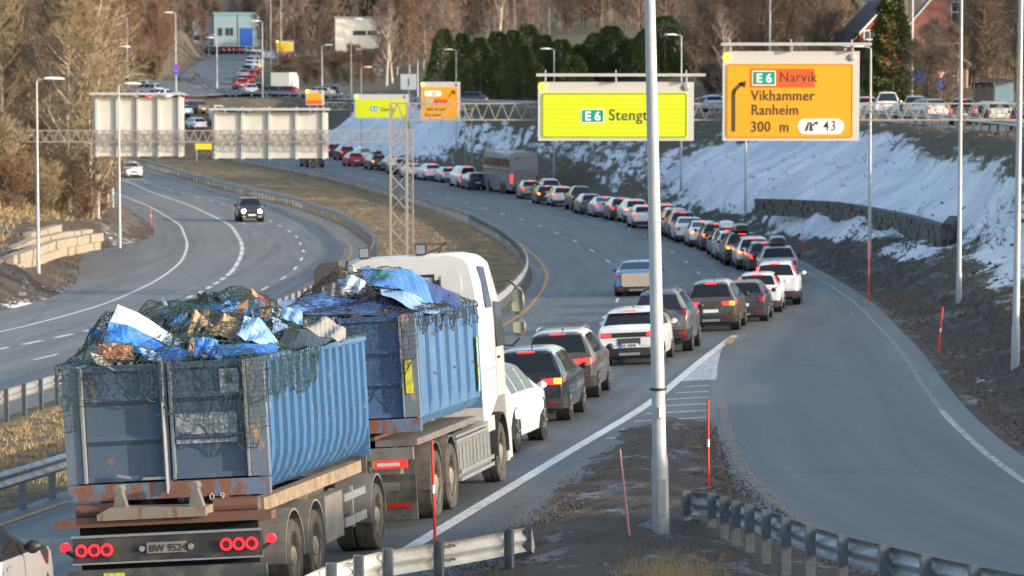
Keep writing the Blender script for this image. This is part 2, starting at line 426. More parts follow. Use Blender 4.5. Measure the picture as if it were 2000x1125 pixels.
    tan = t.mix(t.ramp(n2, [(.32,0.),(.68,1.)]), (.17,.115,.06), (.40,.29,.155))
    mudc = t.mix(t.ramp(n3, [(.35,0.),(.7,1.)]), (.045,.037,.032), (.15,.125,.10))
    mudc = t.mix(t.ramp(n1, [(.5,0.),(.62,1.)]), mudc, (.16,.15,.15))
    gk = t.math('ADD', sep.outputs[1], t.math('MULTIPLY_ADD', n4, 1.7, -.85)); gk = t.ramp(gk, [(.38,0.),(.58,1.)])
    c1 = t.mix(gk, dk, tan)
    mk = t.math('ADD', sep.outputs[2], t.math('MULTIPLY_ADD', n2, .7, -.35)); mk = t.ramp(mk, [(.4,0.),(.6,1.)])
    c1 = t.mix(mk, c1, mudc)
    sk = t.math('ADD', sep.outputs[0], t.math('MULTIPLY_ADD', n1, 1.9, -.95)); sk = t.math('ADD', sk, t.math('MULTIPLY_ADD', n2, .75, -.37)); sk = t.math('ADD', sk, t.math('MULTIPLY_ADD', n3, .35, -.17)); sk = t.ramp(sk, [(.40,0.),(.52,1.)])
    snowc = t.mix(t.ramp(t.noise(.25, 4, .6, P), [(.35,0.),(.65,1.)]), (.62,.65,.71), (.90,.91,.94)); snowc = t.mix(t.ramp(t.math('ADD', n3, t.math('MULTIPLY_ADD', n2, .6, -.3)), [(.58,0.),(.74,.75)]), snowc, (.30,.27,.21))
    t.l.new(t.mix(sk, c1, snowc), b.inputs['Base Color']); b.inputs['Roughness'].default_value = .9
    b.inputs['Specular IOR Level'].default_value = .2
    h = t.math('ADD', t.math('MULTIPLY', n3, .5), n2)
    t.l.new(t.bump(h, .9, .12), b.inputs['Normal'])
    return o
build_ground()

# ---------------------------------------------------------------- paved sheets
def asphalt(name, base, streak, centers, pale=.0):
    m, t, b = newmat(name)
    uv = t.node('ShaderNodeUVMap').outputs[0]; s = t.node('ShaderNodeSeparateXYZ'); t.l.new(uv, s.inputs[0])
    P = t.pos(); n1 = t.noise(.35, 5, .6, P); n2 = t.noise(38, 4, .8, P)
    mp = t.node('ShaderNodeMapping'); t.l.new(uv, mp.inputs[0]); mp.inputs['Scale'].default_value = (1.1,.035,1)
    ns = t.noise(1.6, 4, .6, mp.outputs[0])
    c = t.mix(n1, tuple(x*.82 for x in base), tuple(x*1.18 for x in base))
    c = t.mix(t.ramp(ns, [(.36,0.),(.86,1.)]), c, streak)
    # polished wheel tracks, a pair per lane
    for (x0, k, *wd) in centers:
        wd = wd[0] if wd else .55
        f = t.math('ABSOLUTE', t.math('SUBTRACT', s.outputs[0], x0)); f = t.ramp(t.math('ADD', t.math('MULTIPLY', f, .55/wd), t.math('MULTIPLY_ADD', ns, .4, -.2)), [(.12,k),(.55,0.)])
        c = t.mix(f, c, tuple(min(1, x*1.75) for x in base))
    c = t.mix(t.math('MULTIPLY', n2, .75), c, tuple(x*.55 for x in base))
    # sealed cracks
    mp2 = t.node('ShaderNodeMapping'); t.l.new(uv, mp2.inputs[0]); mp2.inputs['Scale'].default_value = (.22,.03,1)
    v = t.node('ShaderNodeTexVoronoi', _feature='DISTANCE_TO_EDGE', Scale=1.0)
    wob = t.n.new('ShaderNodeVectorMath'); wob.operation = 'ADD'; t.l.new(mp2.outputs[0], wob.inputs[0])
    cn = t.node('ShaderNodeTexNoise', Scale=1.2, Detail=3); t.l.new(uv, cn.inputs['Vector']); sc = t.n.new('ShaderNodeVectorMath'); sc.operation='SCALE'; sc.inputs[3].default_value=.12
    t.l.new(cn.outputs['Color'], sc.inputs[0]); t.l.new(sc.outputs[0], wob.inputs[1]); t.l.new(wob.outputs[0], v.inputs['Vector'])
    c = t.mix(t.ramp(v.outputs[0], [(.0,.7),(.010,0.)]), c, tuple(x*.5 for x in base))
    t.l.new(c, b.inputs['Base Color'])
    t.l.new(t.math('MULTIPLY_ADD', ns, -.25, .78), b.inputs['Roughness'])
    t.l.new(t.bump(n2, .25, .01), b.inputs['Normal'])
    return m
def sheet(name, fa, fb, d0, d1, m, lift=.0, nx=14, step=1.0, u0=None):
    n = max(2, int((d1-d0)/step)+1); rows = []; uvs = []
    for i in range(n):
        d = d0+(d1-d0)*i/(n-1); a = float(fa(d)); b = float(fb(d)); r = float(u0(d)) if u0 else a
        xs = [a+(b-a)*k/nx for k in range(nx+1)]; zs = BZ(np.array(xs), np.full(nx+1, d))
        rows.append([(x, d, float(z)+lift) for x, z in zip(xs, zs)]); uvs += [(x-r, d) for x in xs]
    mb = MB().grid(rows)
    # down-turned edges so the sheet has a thickness
    o = mb.build(name, m, smooth='full', uvs=uvs); o['kind'] = 'structure'; return o
asp_out = asphalt('asphalt outbound', (.090,.099,.101), (.17,.18,.18), [(1.0,.35),(2.6,.35),(4.5,.4),(6.1,.4),(8.0,.25),(9.6,.25)])
asp_in = asphalt('asphalt oncoming', (.115,.115,.11), (.27,.265,.25), [(-1.0,.5),(-2.8,.6),(-4.9,.6),(-6.6,.5),(-9.0,.95,2.2),(-12.5,.5,1.6)], .1)
asp_ramp = asphalt('asphalt ramp', (.098,.108,.110), (.120,.13,.133), [(.9,.25,.9),(2.9,.3,.9),(5.1,.75,.9),(-.2,.5,.5)])
asp_far = asphalt('asphalt far', (.10,.105,.11), (.15,.155,.16), [(1.0,.2)])
sheet('road_outbound', lambda d: Y1(d)-.7, lambda d: XR(d), 12, 400, asp_out, .0, 20, 1.0, Y1)
sheet('road_oncoming', XL, lambda d: RB(d)-.35, 56, 402, asp_in, .0, 20, 1.0, RB)
def ribbon3(name, L, hw, m, lift=.03):
    L = resample(L, 3); A = offset_line(L, -hw); B = offset_line(L, hw); rows = []; uvs = []
    for i, (p, q) in enumerate(zip(A, B)):
        rows.append([(p[0]+(q[0]-p[0])*k/6, p[1]+(q[1]-p[1])*k/6, p[2]+lift) for k in range(7)]); uvs += [(k/6*2*hw, i*3) for k in range(7)]
    o = MB().grid(rows).build(name, m, smooth='full', uvs=uvs); o['kind'] = 'structure'; return o
ribbon3('upper_road', UPC, UPW/2, asp_far)
ribbon3('far_road', FAR_ROAD, 5.2, asp_far, .05)
ribbon3('junction_road', LEFT_ARM, 6.5, asp_far, .02)

# ---------------------------------------------------------------- painted lines
def worn(name, c, lo, hi, under=(.10,.11,.112), sc=7):
    m, t, b = newmat(name); P = t.pos()
    f = t.ramp(t.noise(sc, 5, .75, P), [(lo,0.),(hi,1.)]); t.l.new(t.mix(f, under, c), b.inputs['Base Color']); b.inputs['Roughness'].default_value = .7; return m
white_line = worn('worn white paint', (.66,.66,.64), .30, .50)
white_faint = worn('faint white paint', (.30,.315,.32), .42, .62)
orange_line = worn('yellow road paint', (.50,.24,.045), .33, .55)
orange_faint = worn('worn yellow paint', (.34,.19,.06), .45, .66)
def line(name, f, d0, d1, w, m, dash=None, lift=.008, off=0):
    mb = MB(); segs = [(d0, d1)]
    if dash: segs = [(a, min(a+dash[0], d1)) for a in np.arange(d0, d1, dash[0]+dash[1])]
    for (a, b) in segs:
        n = max(2, int((b-a)/1.0)+1); rows = []
        for i in range(n):
            d = a+(b-a)*i/(n-1); x = float(f(d))+off; sl = (float(f(d+.5))-float(f(d-.5))); hw = w/2*math.sqrt(1+sl*sl)
            rows.append([(x+k, d, float(BZ(x+k, d))+lift) for k in (-hw, hw)])
        mb.grid(rows)
    o = mb.build(name, m); o['kind'] = 'structure'; return o
line('edge_line', W1, 14, 110, .24, white_line)
line('edge_line', Y1, 14, 398, .15, orange_line)
sheet('ramp', lambda d: np.maximum(V1(d)-.35, W1(d)+.6), lambda d: XR(d)-.02, 20, 122, asp_ramp, .003, 16, 1.0, V1)
line('lane_line', lambda d: W1(d)-3.6, 14, 120, .12, white_line, (3, 9))
line('lane_line', lambda d: W1(d)-3.5, 128, 396, .11, white_line, (1.2, 10))
line('lane_line', lambda d: Y1(d)+3.55, 126, 396, .12, white_line, (3, 9))
line('edge_line', V2, 38, 72, .15, worn('half worn paint', (.50,.51,.50), .42, .56))
line('edge_line', V2, 72, 160, .13, white_faint)
line('edge_line', lambda d: V2(d)-.1, 200, 396, .16, white_line)
line('edge_line', V1, 46, 76, .2, orange_faint)
line('lane_line', D1c, 60, 396, .14, white_line, (3, 6))
line('lane_line', D2c, 60, 165, .22, white_line, (2.2, 1.6))
line('lane_line', D2c, 165, 396, .22, white_line, (5, .8))
line('edge_line', D3c, 60, 396, .14, white_line)
line('edge_line', lambda d: RB(d)-1.4, 60, 396, .13, orange_line)
# hatching in the gore and the painted nose
mb = MB()
for i, d in enumerate(np.arange(66.5, 85.5, 2.4)):
    a = float(W1(d))+.35; b = float(V1(d))-.3
    mb.grid([[(a+(b-a)*k/5, d+e, float(BZ(a+(b-a)*k/5, d+e))+.007) for k in range(6)] for e in (0, .35)])
mb.build('hatching', worn('hatch paint', (.50,.51,.51), .36, .56))['kind'] = 'structure'
sheet('painted_nose', lambda d: W1(d)+.1, lambda d: np.maximum(V1(d)-.12, W1(d)+.14), 86, 109, worn('nose paint', (.52,.53,.54), .38, .56), .005, 4)
line('edge_line', V1, 104.5, 109, .26, orange_line, lift=.012)
# gore verge of mud and grit between the edge line and the ramp
m_g, t, b = newmat('gritty verge'); P = t.pos(); n2 = t.noise(4, 6, .75, P); n3 = t.noise(30, 3, .8, P); n1 = t.noise(.5, 5, .7, P)
c = t.mix(n3, (.05,.042,.034), (.17,.14,.11)); c = t.mix(t.ramp(n2, [(.50,0.),(.64,1.)]), c, (.085,.072,.05)); c = t.mix(t.ramp(t.math('ADD', n1, t.math('MULTIPLY_ADD', n2, .3, -.15)), [(.565,0.),(.61,.85)]), c, (.27,.28,.32))
t.l.new(c, b.inputs['Base Color']); b.inputs['Roughness'].default_value = .9; t.l.new(t.bump(t.math('ADD', n2, t.math('MULTIPLY', n3, .5)), 1., .15), b.inputs['Normal'])
def gore():
    rows = []
    for d in np.arange(12, 70, .4):
        a = float(W1(d))+np.interp(d,[12,30,50,70],[1.6,1.5,1.3,.5])+.16*math.sin(d*.9)+.09*math.sin(d*2.7+1)+.05*math.sin(d*6.3); b = float(V1(d))-np.interp(d,[12,50,70],[.6,.5,.3])+.1*math.sin(d*2.1)
        if b < a+.1: b = a+.1
        r = []
        for k in range(13):
            x = a+(b-a)*k/12; e = math.sin(math.pi*k/12)
            r.append((x, d, float(BZ(x,d))+.004+e*(.10+.05*math.sin(x*4+d*2)+.04*math.sin(x*7-d*5))))
        rows.append(r)
    o = MB().grid(rows).build('verge', m_g, smooth='full'); o['kind'] = 'structure'
gore()
# ---------------------------------------------------------------- text as mesh
def text_mesh(name, s, size, m, parent, loc, rot=(math.pi/2,0,0), bold=0, spacing=1.0, align='LEFT', sx=1.0):
    cu = bpy.data.curves.new('t', 'FONT'); cu.body = s; cu.size = size; cu.extrude = .004; cu.offset = bold
    cu.space_character = spacing; cu.align_x = align; cu.resolution_u = 3
    to = bpy.data.objects.new('t', cu); col.objects.link(to)
    dg = bpy.context.evaluated_depsgraph_get(); me = bpy.data.meshes.new_from_object(to.evaluated_get(dg))
    bpy.data.objects.remove(to); me.name = name; me.materials.clear(); me.materials.append(m)
    o = bpy.data.objects.new(name, me); col.objects.link(o); o.location = loc; o.rotation_euler = rot; o.scale = (sx,1,1)
    if parent is not None: o.parent = parent; KIDS.setdefault(parent.name, []).append(o)
    return o
def rrect(x0, x1, z0, z1, r, n=5):
    p = []
    for (cx, cz, a0) in ((x1-r, z1-r, 0), (x0+r, z1-r, 90), (x0+r, z0+r, 180), (x1-r, z0+r, 270)):
        for k in range(n+1):
            a = R(a0+90*k/n); p.append((cx+r*math.cos(a), cz+r*math.sin(a)))
    return p
# ---------------------------------------------------------------- guard rails
post_m = mat('dull galvanised post', (.20,.22,.245), .5, .5, var=.25, scale=9, dirt=(.13,.13,.13), dscale=3)
WP = [(0,.44),(.02,.45),(.075,.49),(.075,.53),(.01,.575),(.01,.615),(.075,.66),(.075,.70),(.02,.74),(0,.75)]
def post_mesh():
    mb = MB(); mb.prism([(-.03,-.06),(.03,-.06),(.03,-.048),(-.018,-.048),(-.018,.048),(.03,.048),(.03,.06),(-.03,.06)], 'z', -.5, .79)
    return mb
def guard_rail(label, path, step, side, mtl=None, group=None, ends=True, cat='guard rail', tight=None):
    mtl = mtl or galv
    P = [Vector(p) for p in path]
    cum = [0.]
    for i in range(1, len(P)): cum.append(cum[-1]+(P[i]-P[i-1]).length)
    L = cum[-1]
    def at(s):
        s = min(max(s, 0), L); i = min(int(np.searchsorted(cum, s)), len(P)-1); i = max(i, 1)
        k = (s-cum[i-1])/max(1e-9, cum[i]-cum[i-1]); t = (P[i]-P[i-1]); return P[i-1].lerp(P[i], k), t
    root = thing('guard_rail', label, cat, tuple(P[0]), group=group); base = P[0]
    rows = []; n = max(2, int(L/.8))
    for k in range(n+1):
        p, t = at(L*k/n); t = Vector((t.x, t.y, 0)).normalized(); nr = Vector((t.y, -t.x, 0))*side
        q = p-base; rows.append([(q.x+nr.x*(.07+o), q.y+nr.y*(.07+o), q.z+z) for o, z in WP])
    mb = MB().grid(rows)
    # back skin 3 mm behind, so that the plate has a thickness
    back = [[(a[0]*1, a[1], a[2]-.004) for a in r] for r in rows]; mb.grid([[tuple(Vector(a)+Vector((0,0,-.0))-Vector(((r[2][0]-r[0][0])*.05,(r[2][1]-r[0][1])*.05,0))) for a in r] for r in back])
    mb.build('beam', mtl, root, smooth='full')
    # lap joints with bolts every few metres
    jb = MB(); s = 2.0
    while s < min(L, 60):
        p, t = at(s); t = Vector((t.x, t.y, 0)).normalized(); nr = Vector((t.y, -t.x, 0))*side; q = p-base
        for z in (.51, .68):
            c = q+nr*.062+Vector((0,0,z)); jb.bar(c-nr*.02, c+nr*.10, .03)
            c2 = c+t*.12; jb.bar(c2-nr*.02, c2+nr*.10, .03)
        s += 4.0
    (jb.build('splice_bolts', galv, root) if L < 60 else None)
    pm = post_mesh(); first = None; ns = int(L/step)+1; rest = MB()
    order = sorted(range(ns), key=lambda k: at(k*step)[0].y)
    for idx, k in enumerate(order):
        p, t = at(k*step); q = p-base; ang = math.atan2(t.y, t.x)
        if idx < 100:
            if first is None:
                first = pm.build('post', post_m, root); o = first
            else:
                o = bpy.data.objects.new('post', first.data); col.objects.link(o); o.parent = root
            o.location = q; o.rotation_euler = (0, 0, ang + (math.pi if side < 0 else 0))
        else:
            rest.box(q.x-.05, q.x+.05, q.y-.04, q.y+.04, q.z-.3, q.z+.76)
    if rest.v: rest.build('post', mtl, root)['kind'] = 'stuff'
    return root
def path_of(f, d0, d1, step=2, z=None, off=0):
    out = []
    for d in np.arange(d0, d1+.01, step):
        x = float(f(d))+off; out.append((x, float(d), float(BZ(x, d))+.02))
    return out
guard_rail('long grey guard rail between outbound lanes and brown median', path_of(RA, 28, 396), 2.0, 1, group='median guard rails')
guard_rail('grey guard rail between oncoming lanes and brown median, passing behind the lorry', path_of(RB, 60, 398), 2.0, -1, group='median guard rails')
pl = [(W1(d)+.85, d) for d in (27,30,33,35,37,38.6)]+[(-1.15,39.8),(-.75,40.7),(-.25,41.5),(.25,42.3)]
pl = [(float(x), d, float(BZ(x,d))+.10-.34*max(0,min(1,(d-35)/6))) for x, d in pl]
r_ = guard_rail('short pale guard rail beside the rear trailer wheels, its end bent down', smooth_line(pl, 2), 1.7, -1, galv_pale)
e = Vector(pl[-1]); b0 = Vector(pl[0])
MB().grid([[(e.x-b0.x+.07*k, e.y-b0.y+2.6*k, e.z-b0.z+z*(1-.75*k)-.1*k) for o,z in WP] for k in (0,.25,.5,.75,1)]).build('end_section', galv_pale, r_, smooth='full')
pr = [(6.9,30),(5.9,32),(5.3,33.5),(4.88,34.5),(4.47,35.6),(4.15,36.7),(3.83,37.6),(3.57,38.5),(3.3,40.0),(3.1,41.5),(2.95,43),(2.85,44.5),(2.75,45.6),(2.62,46.2),(2.45,46.6)]
pr = [(x, d, float(BZ(x,d))-.04-.22*max(0,min(1,(d-41)/5.6))) for x, d in pr][::-1]
guard_rail('curving guard rail with close-set posts at the bottom right', smooth_line(pr, 2), 1.12, -1, galv)
# rail of the upper road
upn = [p for p in resample(offset_line(UPL, .35), 2)]
guard_rail('guard rail along the upper road on top of the snowy bank', [(x,y,z+.03) for x,y,z in upn], 3.2, -1, galv)
inner = smooth_line(polyline([(372,168,520),(385,150,545),(398,172,500),(420,190,468),(470,197,452)]), 1)
guard_rail('dark guard rail round the inside of the far climbing bend', [(x,y,tz(x,y)) for x,y,z in inner], 4, -1, galv)

# ---------------------------------------------------------------- lamp posts
head_mat = mat('lamp head', (.74,.73,.70), .4, 0, var=.05)
def lamp_post(px, py, h, label, arm=None, r=.085, lean=(0,0), group='lamp posts along the motorway', ground='T', d=None, head=1.0, far=False):
    if d is not None: p = P3(px, py, d); X, dd, z = p.x, p.y, tz(p.x, p.y)
    else: X, dd, z = (G if ground=='B' else GT)(px, py)
    if h > 25: h = (py-(h-1000))/F*dd*1.0
    root = thing('street_lamp', label, 'lamp post', (X, dd, z-.1), group=group)
    n = 8 if far else 14; top = Vector((lean[0]*h, lean[1]*h, h))
    mb = MB(); mb.tube([(0,0,0), (lean[0]*1.2,0,1.2), (lean[0]*1.25,0,1.25), tuple(top)], [r*1.12, r*1.1, r*.92, r*.5], n)
    mb.build('pole', pole_mat, root, smooth=True)
    if not far:
        MB().box(-.05,.05,-r*1.2,-r*.6,.45,.95).build('hatch', pole_mat, root)
    if arm:
        s = arm
        a = MB(); a.tube([tuple(top), (top.x+s*.1, top.y, top.z+.08), (top.x+s*.5, top.y, top.z+.12)], r*.45, 6); a.build('arm', pole_mat, root, smooth=True)
        L = .95*head; x0 = top.x+s*.35; hb = MB()
        rows = []
        for k in range(9):
            t = k/8; ww = .17*math.sin(math.pi*min(1, .12+t*.86))**.5*head; hh = .10*math.sin(math.pi*min(1,.15+t*.8))**.6*head
            rows.append([(x0+s*L*t, top.y+ww*math.cos(a_), top.z+.12+hh*max(math.sin(a_), -.35)) for a_ in [2*math.pi*j/12 for j in range(13)]])
        hb.grid(rows).build('lamp_head', head_mat, root, smooth='full')
    return root
lp = lamp_post(1292, 1055, 13, 'large pale lamp post in the foreground, standing in the muddy verge between motorway and ramp', None, .105, (-.024,0), ground='B')
MB().cyl((-.024*2.1,0,2.15), .118, .03, n=14).build('strap', black_plastic, lp)
MB().box(-.045,.045,-.125,-.11,1.78,1.93).build('sticker', head_mat, lp)
lamp_post(1983, 716, 12, 'pale lamp post at the right edge of the picture beside the ramp', None, .10, (.006,0), d=86)
lamp_post(1873, 568, 12, 'tall pale lamp post on the snowy slope, second from the right edge', None, .095, (0,0), d=120)
lamp_post(1698, 505, 1092, 'lamp post whose arm shows just right of the orange exit sign', -1, .09)
lamp_post(1456, 416, 1100, 'lamp post rising from the snow behind the orange exit sign', None, .09)
lamp_post(1330, 373, 1070, 'lamp post with its head before the last dark evergreen behind the yellow sign', -1, .085)
lamp_post(1082, 350, 1097, 'lamp post behind the left end of the big yellow sign', -1, .085)
lamp_post(891, 296, 1098, 'lamp post with its head left of the dark evergreens', -1, .085)
lamp_post(706, 285, 1132, 'lamp post behind the small yellow sign', 1, .08, far=True)
lamp_post(75, 557, 9.55, 'lamp post standing alone in the mud at the left edge', 1, .085, ground='B')
lamp_post(234, 483, 9.4, 'lamp post below the left sign panel, nearer of the pair', 1, .085, d=191)
lamp_post(220, 427, 10.6, 'lamp post below the left sign panel, farther of the pair', 1, .085, d=222)
FARL = [(249,178,470,9.0,-1,'far lamp post among the cars queueing at the left junction'),(344,205,430,11.5,-1,'far lamp post carrying a round blue sign'),(424,178,480,7.6,-1,'far lamp post at the inside of the climbing bend'),
        (513,205,445,10.2,-1,'far lamp post right of the climbing queue'),(529,128,600,12.5,None,'slim far lamp post right of the blue hall'),(549,80,640,14,None,'far mast beside the small orange sign'),
        (629,178,480,6,1,'short far lamp post left of the white hall'),(686,190,450,10.5,1,'far lamp post just left of the white hall'),(408,112,700,4.5,1,'tiny far lamp post by the hall'),
        (1781,196,262,14,None,'lamp post in front of the tall spruce'),(1503,200,290,16,None,'mast rising behind the orange exit sign'),(816,180,430,5,None,'thin far post left of the evergreens')]
for (x, y, d, h, a, lb) in FARL:
    lamp_post(x, y, h, lb, a, .11, d=d, far=True, group='far lamp posts', head=1.3)
so_ = thing('road_sign', 'round blue and red sign on a far lamp post above the left sign panel', 'road sign', tuple(P3(344,135,429.3)))
b_ = sign_blue = mat('sign blue', (.03,.10,.62), .4); r_m = mat('sign red', (.75,.02,.02), .4)
MB().cyl((0,0,.25), .42, .06, 'y', 20).build('ring', r_m, so_); MB().cyl((0,-.01,.25), .34, .06, 'y', 20).build('face', b_, so_)
MB().box(-.36,.36,-.01,.05,-.75,-.3).build('sub_plate', b_, so_)

# ---------------------------------------------------------------- snow poles
pole_red = mat('snow pole red', (.72,.035,.02), .45); pole_white = mat('snow pole white', (.75,.74,.7), .4); pole_fade = mat('faded pink pole', (.42,.20,.18), .5)
def snow_pole(px, py, h, label, lean=0, r=.022, m=None, band=(.50,.58), ground='B', d=None):
    if d is not None: p = P3(px, py, d); X, dd, z = p.x, d, tz(p.x, d)
    else: X, dd, z = (G if ground == 'B' else GT)(px, py)
    root = thing('snow_pole', label, 'snow pole', (X, dd, z-.05), (0, lean, 0), 'red snow poles')
    MB().tube([(0,0,0),(0,0,h)], [r, r*.8], 8).build('rod', m or pole_red, root)
    if band: MB().cyl((0,0,h*band[0]), r*1.04, h*(band[1]-band[0]), n=8).build('reflective_band', pole_white, root)
    return root
snow_pole(850, 1060, 1.5, 'red snow pole in front of the truck chassis, beside the short guard rail', -.03)
snow_pole(1384, 958, 1.5, 'red snow pole at the near end of the ramp guard rail', -.01)
snow_pole(1232, 1066, 1.36, 'faded pink snow pole leaning left in the muddy verge', -.11, m=pole_fade, band=None, r=.018)
snow_pole(1832, 668, 1.45, 'red snow pole in the mud right of the ramp', .09, r=.03, band=(.5,.58), d=95)
snow_pole(1697, 552, 2.4, 'red snow pole at the foot of a lamp post right of the ramp', .0, d=132, band=None)
snow_pole(1568, 480, 1.7, 'red snow pole above the car with a roof box', 0, d=172, band=None)
snow_pole(1413, 427, 1.2, 'tiny red snow pole on the bank above the middle of the queue', 0, d=205, band=None, r=.03)
snow_pole(295, 441, 1.35, 'red snow pole at the edge of the oncoming road', 0, ground='B', r=.03)
snow_pole(156, 500, 1.35, 'red snow pole by the stone steps on the left', 0, ground='B', r=.03)
snow_pole(81, 530, 1.2, 'red snow pole half hidden by the left lamp post', 0, ground='B', r=.03)

# ---------------------------------------------------------------- sign gantries
def lattice_mast(x, y, z0, z1, w, mtl, leg=.036, step=None):
    mb = MB(); h = w/2; step = step or w*1.1
    for sx in (-h, h):
        for sy in (-h, h): mb.bar((x+sx, y+sy, z0), (x+sx, y+sy, z1), leg*2)
    n = int((z1-z0)/step)
    for k in range(n):
        a = z0+k*step; b = min(z1, a+step)
        for (p, q) in (((-h,-h),(h,-h)), ((h,-h),(h,h)), ((h,h),(-h,h)), ((-h,h),(-h,-h))):
            mb.bar((x+p[0], y+p[1], a), (x+q[0], y+q[1], b), .028); mb.bar((x+q[0], y+q[1], a), (x+p[0], y+p[1], b), .028)
    return mb
def truss(x0, x1, y, z, h, step=None):
    mb = MB(); w = h/2
    for sy in (-w, w):
        for sz in (0, h): mb.bar((x0, y+sy, z+sz), (x1, y+sy, z+sz), .055)
    step = step or h*.8; n = int((x1-x0)/step)
    for k in range(n):
        a = x0+k*(x1-x0)/n; b = x0+(k+1)*(x1-x0)/n; m_ = (a+b)/2
        for sy in (-w, w):
            mb.bar((a, y+sy, z), (m_, y+sy, z+h), .03); mb.bar((m_, y+sy, z+h), (b, y+sy, z), .03)
        for sz in (0, h): mb.bar((a, y-w, z+sz), (a, y+w, z+sz), .03)
    return mb
gan_mat = mat('gantry steel', (.30,.28,.255), .55, .3, var=.25, scale=3, dirt=(.34,.24,.16), dscale=2, dlo=.5, dhi=.75)
panel_back = mat('sign panel aluminium', (.47,.47,.46), .45, .05, var=.05, scale=1.5, dirt=(.55,.52,.47), dscale=.6)
frame_mat = mat('sign frame', (.46,.46,.455), .45, .05, var=.05)
walk_mat = mat('walkway steel', (.42,.43,.45), .45, .2, var=.12)
def px_at(px, py, d):
    p = P3(px, py, d); return p.x, p.z
yellow_face = mat('fluorescent yellow sign face', (.50,.585,.004), .55, var=.04, scale=2)
orange_face = mat('orange sign face', (.74,.30,.003), .55, var=.03, scale=2)
redorange = mat('red-orange inset', (.80,.085,.01), .5); green_face = mat('green route panel', (.0,.24,.17), .5)
ink = mat('black lettering', (.045,.04,.022), .6); white_face = mat('white sign face', (.80,.79,.76), .5)
orange_line_m = mat('dark border', (.30,.17,.01), .6); green_line_m = mat('olive border', (.12,.20,.02), .6)
amber = mat('amber lamp', (1,.72,.02), .3, emit=(1,.62,.02), es=2.2); lens_off = mat('unlit lamp lens', (.25,.25,.26), .25)
def sign_box(name, label, d, X0, Z1, X1, Z0, face, head=.62, border=None, detail=True, group='variable message signs', lit=True):
    """a prism sign: deep cabinet with a headboard carrying two lamps, face to -Y"""
    root = thing(name, label, 'road sign', ((X0+X1)/2, d, Z0), group=group)
    w = (X1-X0)/2; h = Z1-Z0
    MB().box(-w, w, 0, .32, 0, h).build('cabinet', frame_mat, root)
    fx0, fx1, fz0, fz1 = -w+.13, w-.26, .10, h-head
    MB().prism(rrect(fx0, fx1, fz0, fz1, .12), 'y', -.02, .05).build('face', face, root)
    if detail:
        b = MB()                                  # thin dark border line
        o = rrect(fx0+.035, fx1-.035, fz0+.035, fz1-.035, .11); i = rrect(fx0+.075, fx1-.075, fz0+.075, fz1-.075, .09)
        for k in range(len(o)):
            j = (k+1)%len(o); b.quad((o[k][0],-.026,o[k][1]), (o[j][0],-.026,o[j][1]), (i[j][0],-.026,i[j][1]), (i[k][0],-.026,i[k][1]))
        b.build('border', border, root)
        s = MB()                                  # joints between the turning slats
        k = fz0+.22
        while k < fz1-.1: s.box(fx0+.09, fx1-.09, -.0225, -.0195, k, k+.008); k += .19
        s.build('slat_joints', border, root)
        W = MB(); W.box(-w-.08, w+.45, -.35, -.28, h+.22, h+.27); W.box(-w-.08, w+.45, .55, .62, h+.22, h+.27); W.box(-w-.08, w+.45, -.28, .55, h+.225, h+.255)
        W.box(-w-.08,w+.45,-.36,-.27,h+.27,h+.34)
        for k in range(3):
            x = -w+.3+(2*w-.6)*k/2; W.box(x-.03, x+.03, -.3, .6, h, h+.22); W.box(x-.025, x+.025, .12, .18, h, h+.48)
        W.build('service_walkway', walk_mat, root)
    for i, x in enumerate((-w+.17, w-.34)):
        mb = MB(); mb.lathe([(.001,-.07),(.11,-.06),(.155,-.03),(.16,0)], (x,0,h-head*.5), 'y', 18)
        mb.build('warning_lamp', amber if (i == 0 and lit) else lens_off, root, smooth=True)
    return root, (fx0, fx1, fz0, fz1, w, h)
# near gantry over the outbound lanes
dA = 135.0
zt = px_at(1000, 234, dA)[1]; xm = px_at(779, 300, dA)[0]; xr = 24.5
gA = thing('sign_gantry', 'lattice gantry over the outbound lanes carrying the two large lit signs', 'sign gantry', (xm, dA, tz(xm, dA)))
zg = tz(xm, dA)
lattice_mast(0, 0, -.3, zt-zg+.66, .66, gan_mat).build('mast', gan_mat, gA)
lattice_mast(xr-xm, 0, -.3, zt-zg+.66, .66, gan_mat).build('mast', gan_mat, gA)
truss(-.33, xr-xm+.3, 0, zt-zg, .66).build('truss', gan_mat, gA)
MB().box(-.6,.6,-.6,.6,-.6,.25).build('footing', mat('concrete', (.32,.31,.29), .9, var=.2), gA)
j = MB(); xx = px_at(1804,200,dA)[0]-xm; j.box(xx-.12,xx+.12,-.4,.4,-.06,.74); j.build('splice_plate', gan_mat, gA)
dS = dA-.75
X0,Z1 = px_at(1051,160,dS); X1,Z0 = px_at(1355,275,dS)
s1, (a0,a1,b0,b1,w_,h_) = sign_box('motorway_sign', 'wide fluorescent yellow sign reading E 6 Stengt behind the near lamp post', dS, X0, Z1, X1, Z0, yellow_face, .42, green_line_m)
def green_plate(parent, x0, x1, z0, z1, s, t='E 6'):
    MB().prism(rrect(x0, x1, z0, z1, .03, 2), 'y', -.033, -.021).build('route_panel', white_face, parent)
    MB().prism(rrect(x0+.035, x1-.035, z0+.035, z1-.035, .02, 2), 'y', -.038, -.03).build('route_panel_field', green_face, parent)
    text_mesh('lettering', t, s, white_face, parent, ((x0+x1)/2, -.044, (z0+z1)/2-s*.345), bold=.012, align='CENTER', spacing=1.0)
S_ = dS/F  # metres per photo pixel at the sign
def sx_(px, X0, X1): return px*S_
c1 = (X0+X1)/2
def loc(px, py):
    p = P3(px, py, dS); return p.x, p.z
gx0,gz1 = loc(1135,213); gx1,gz0 = loc(1180,240)
green_plate(s1, gx0-c1, gx1-c1, gz0-Z0, gz1-Z0, .50)
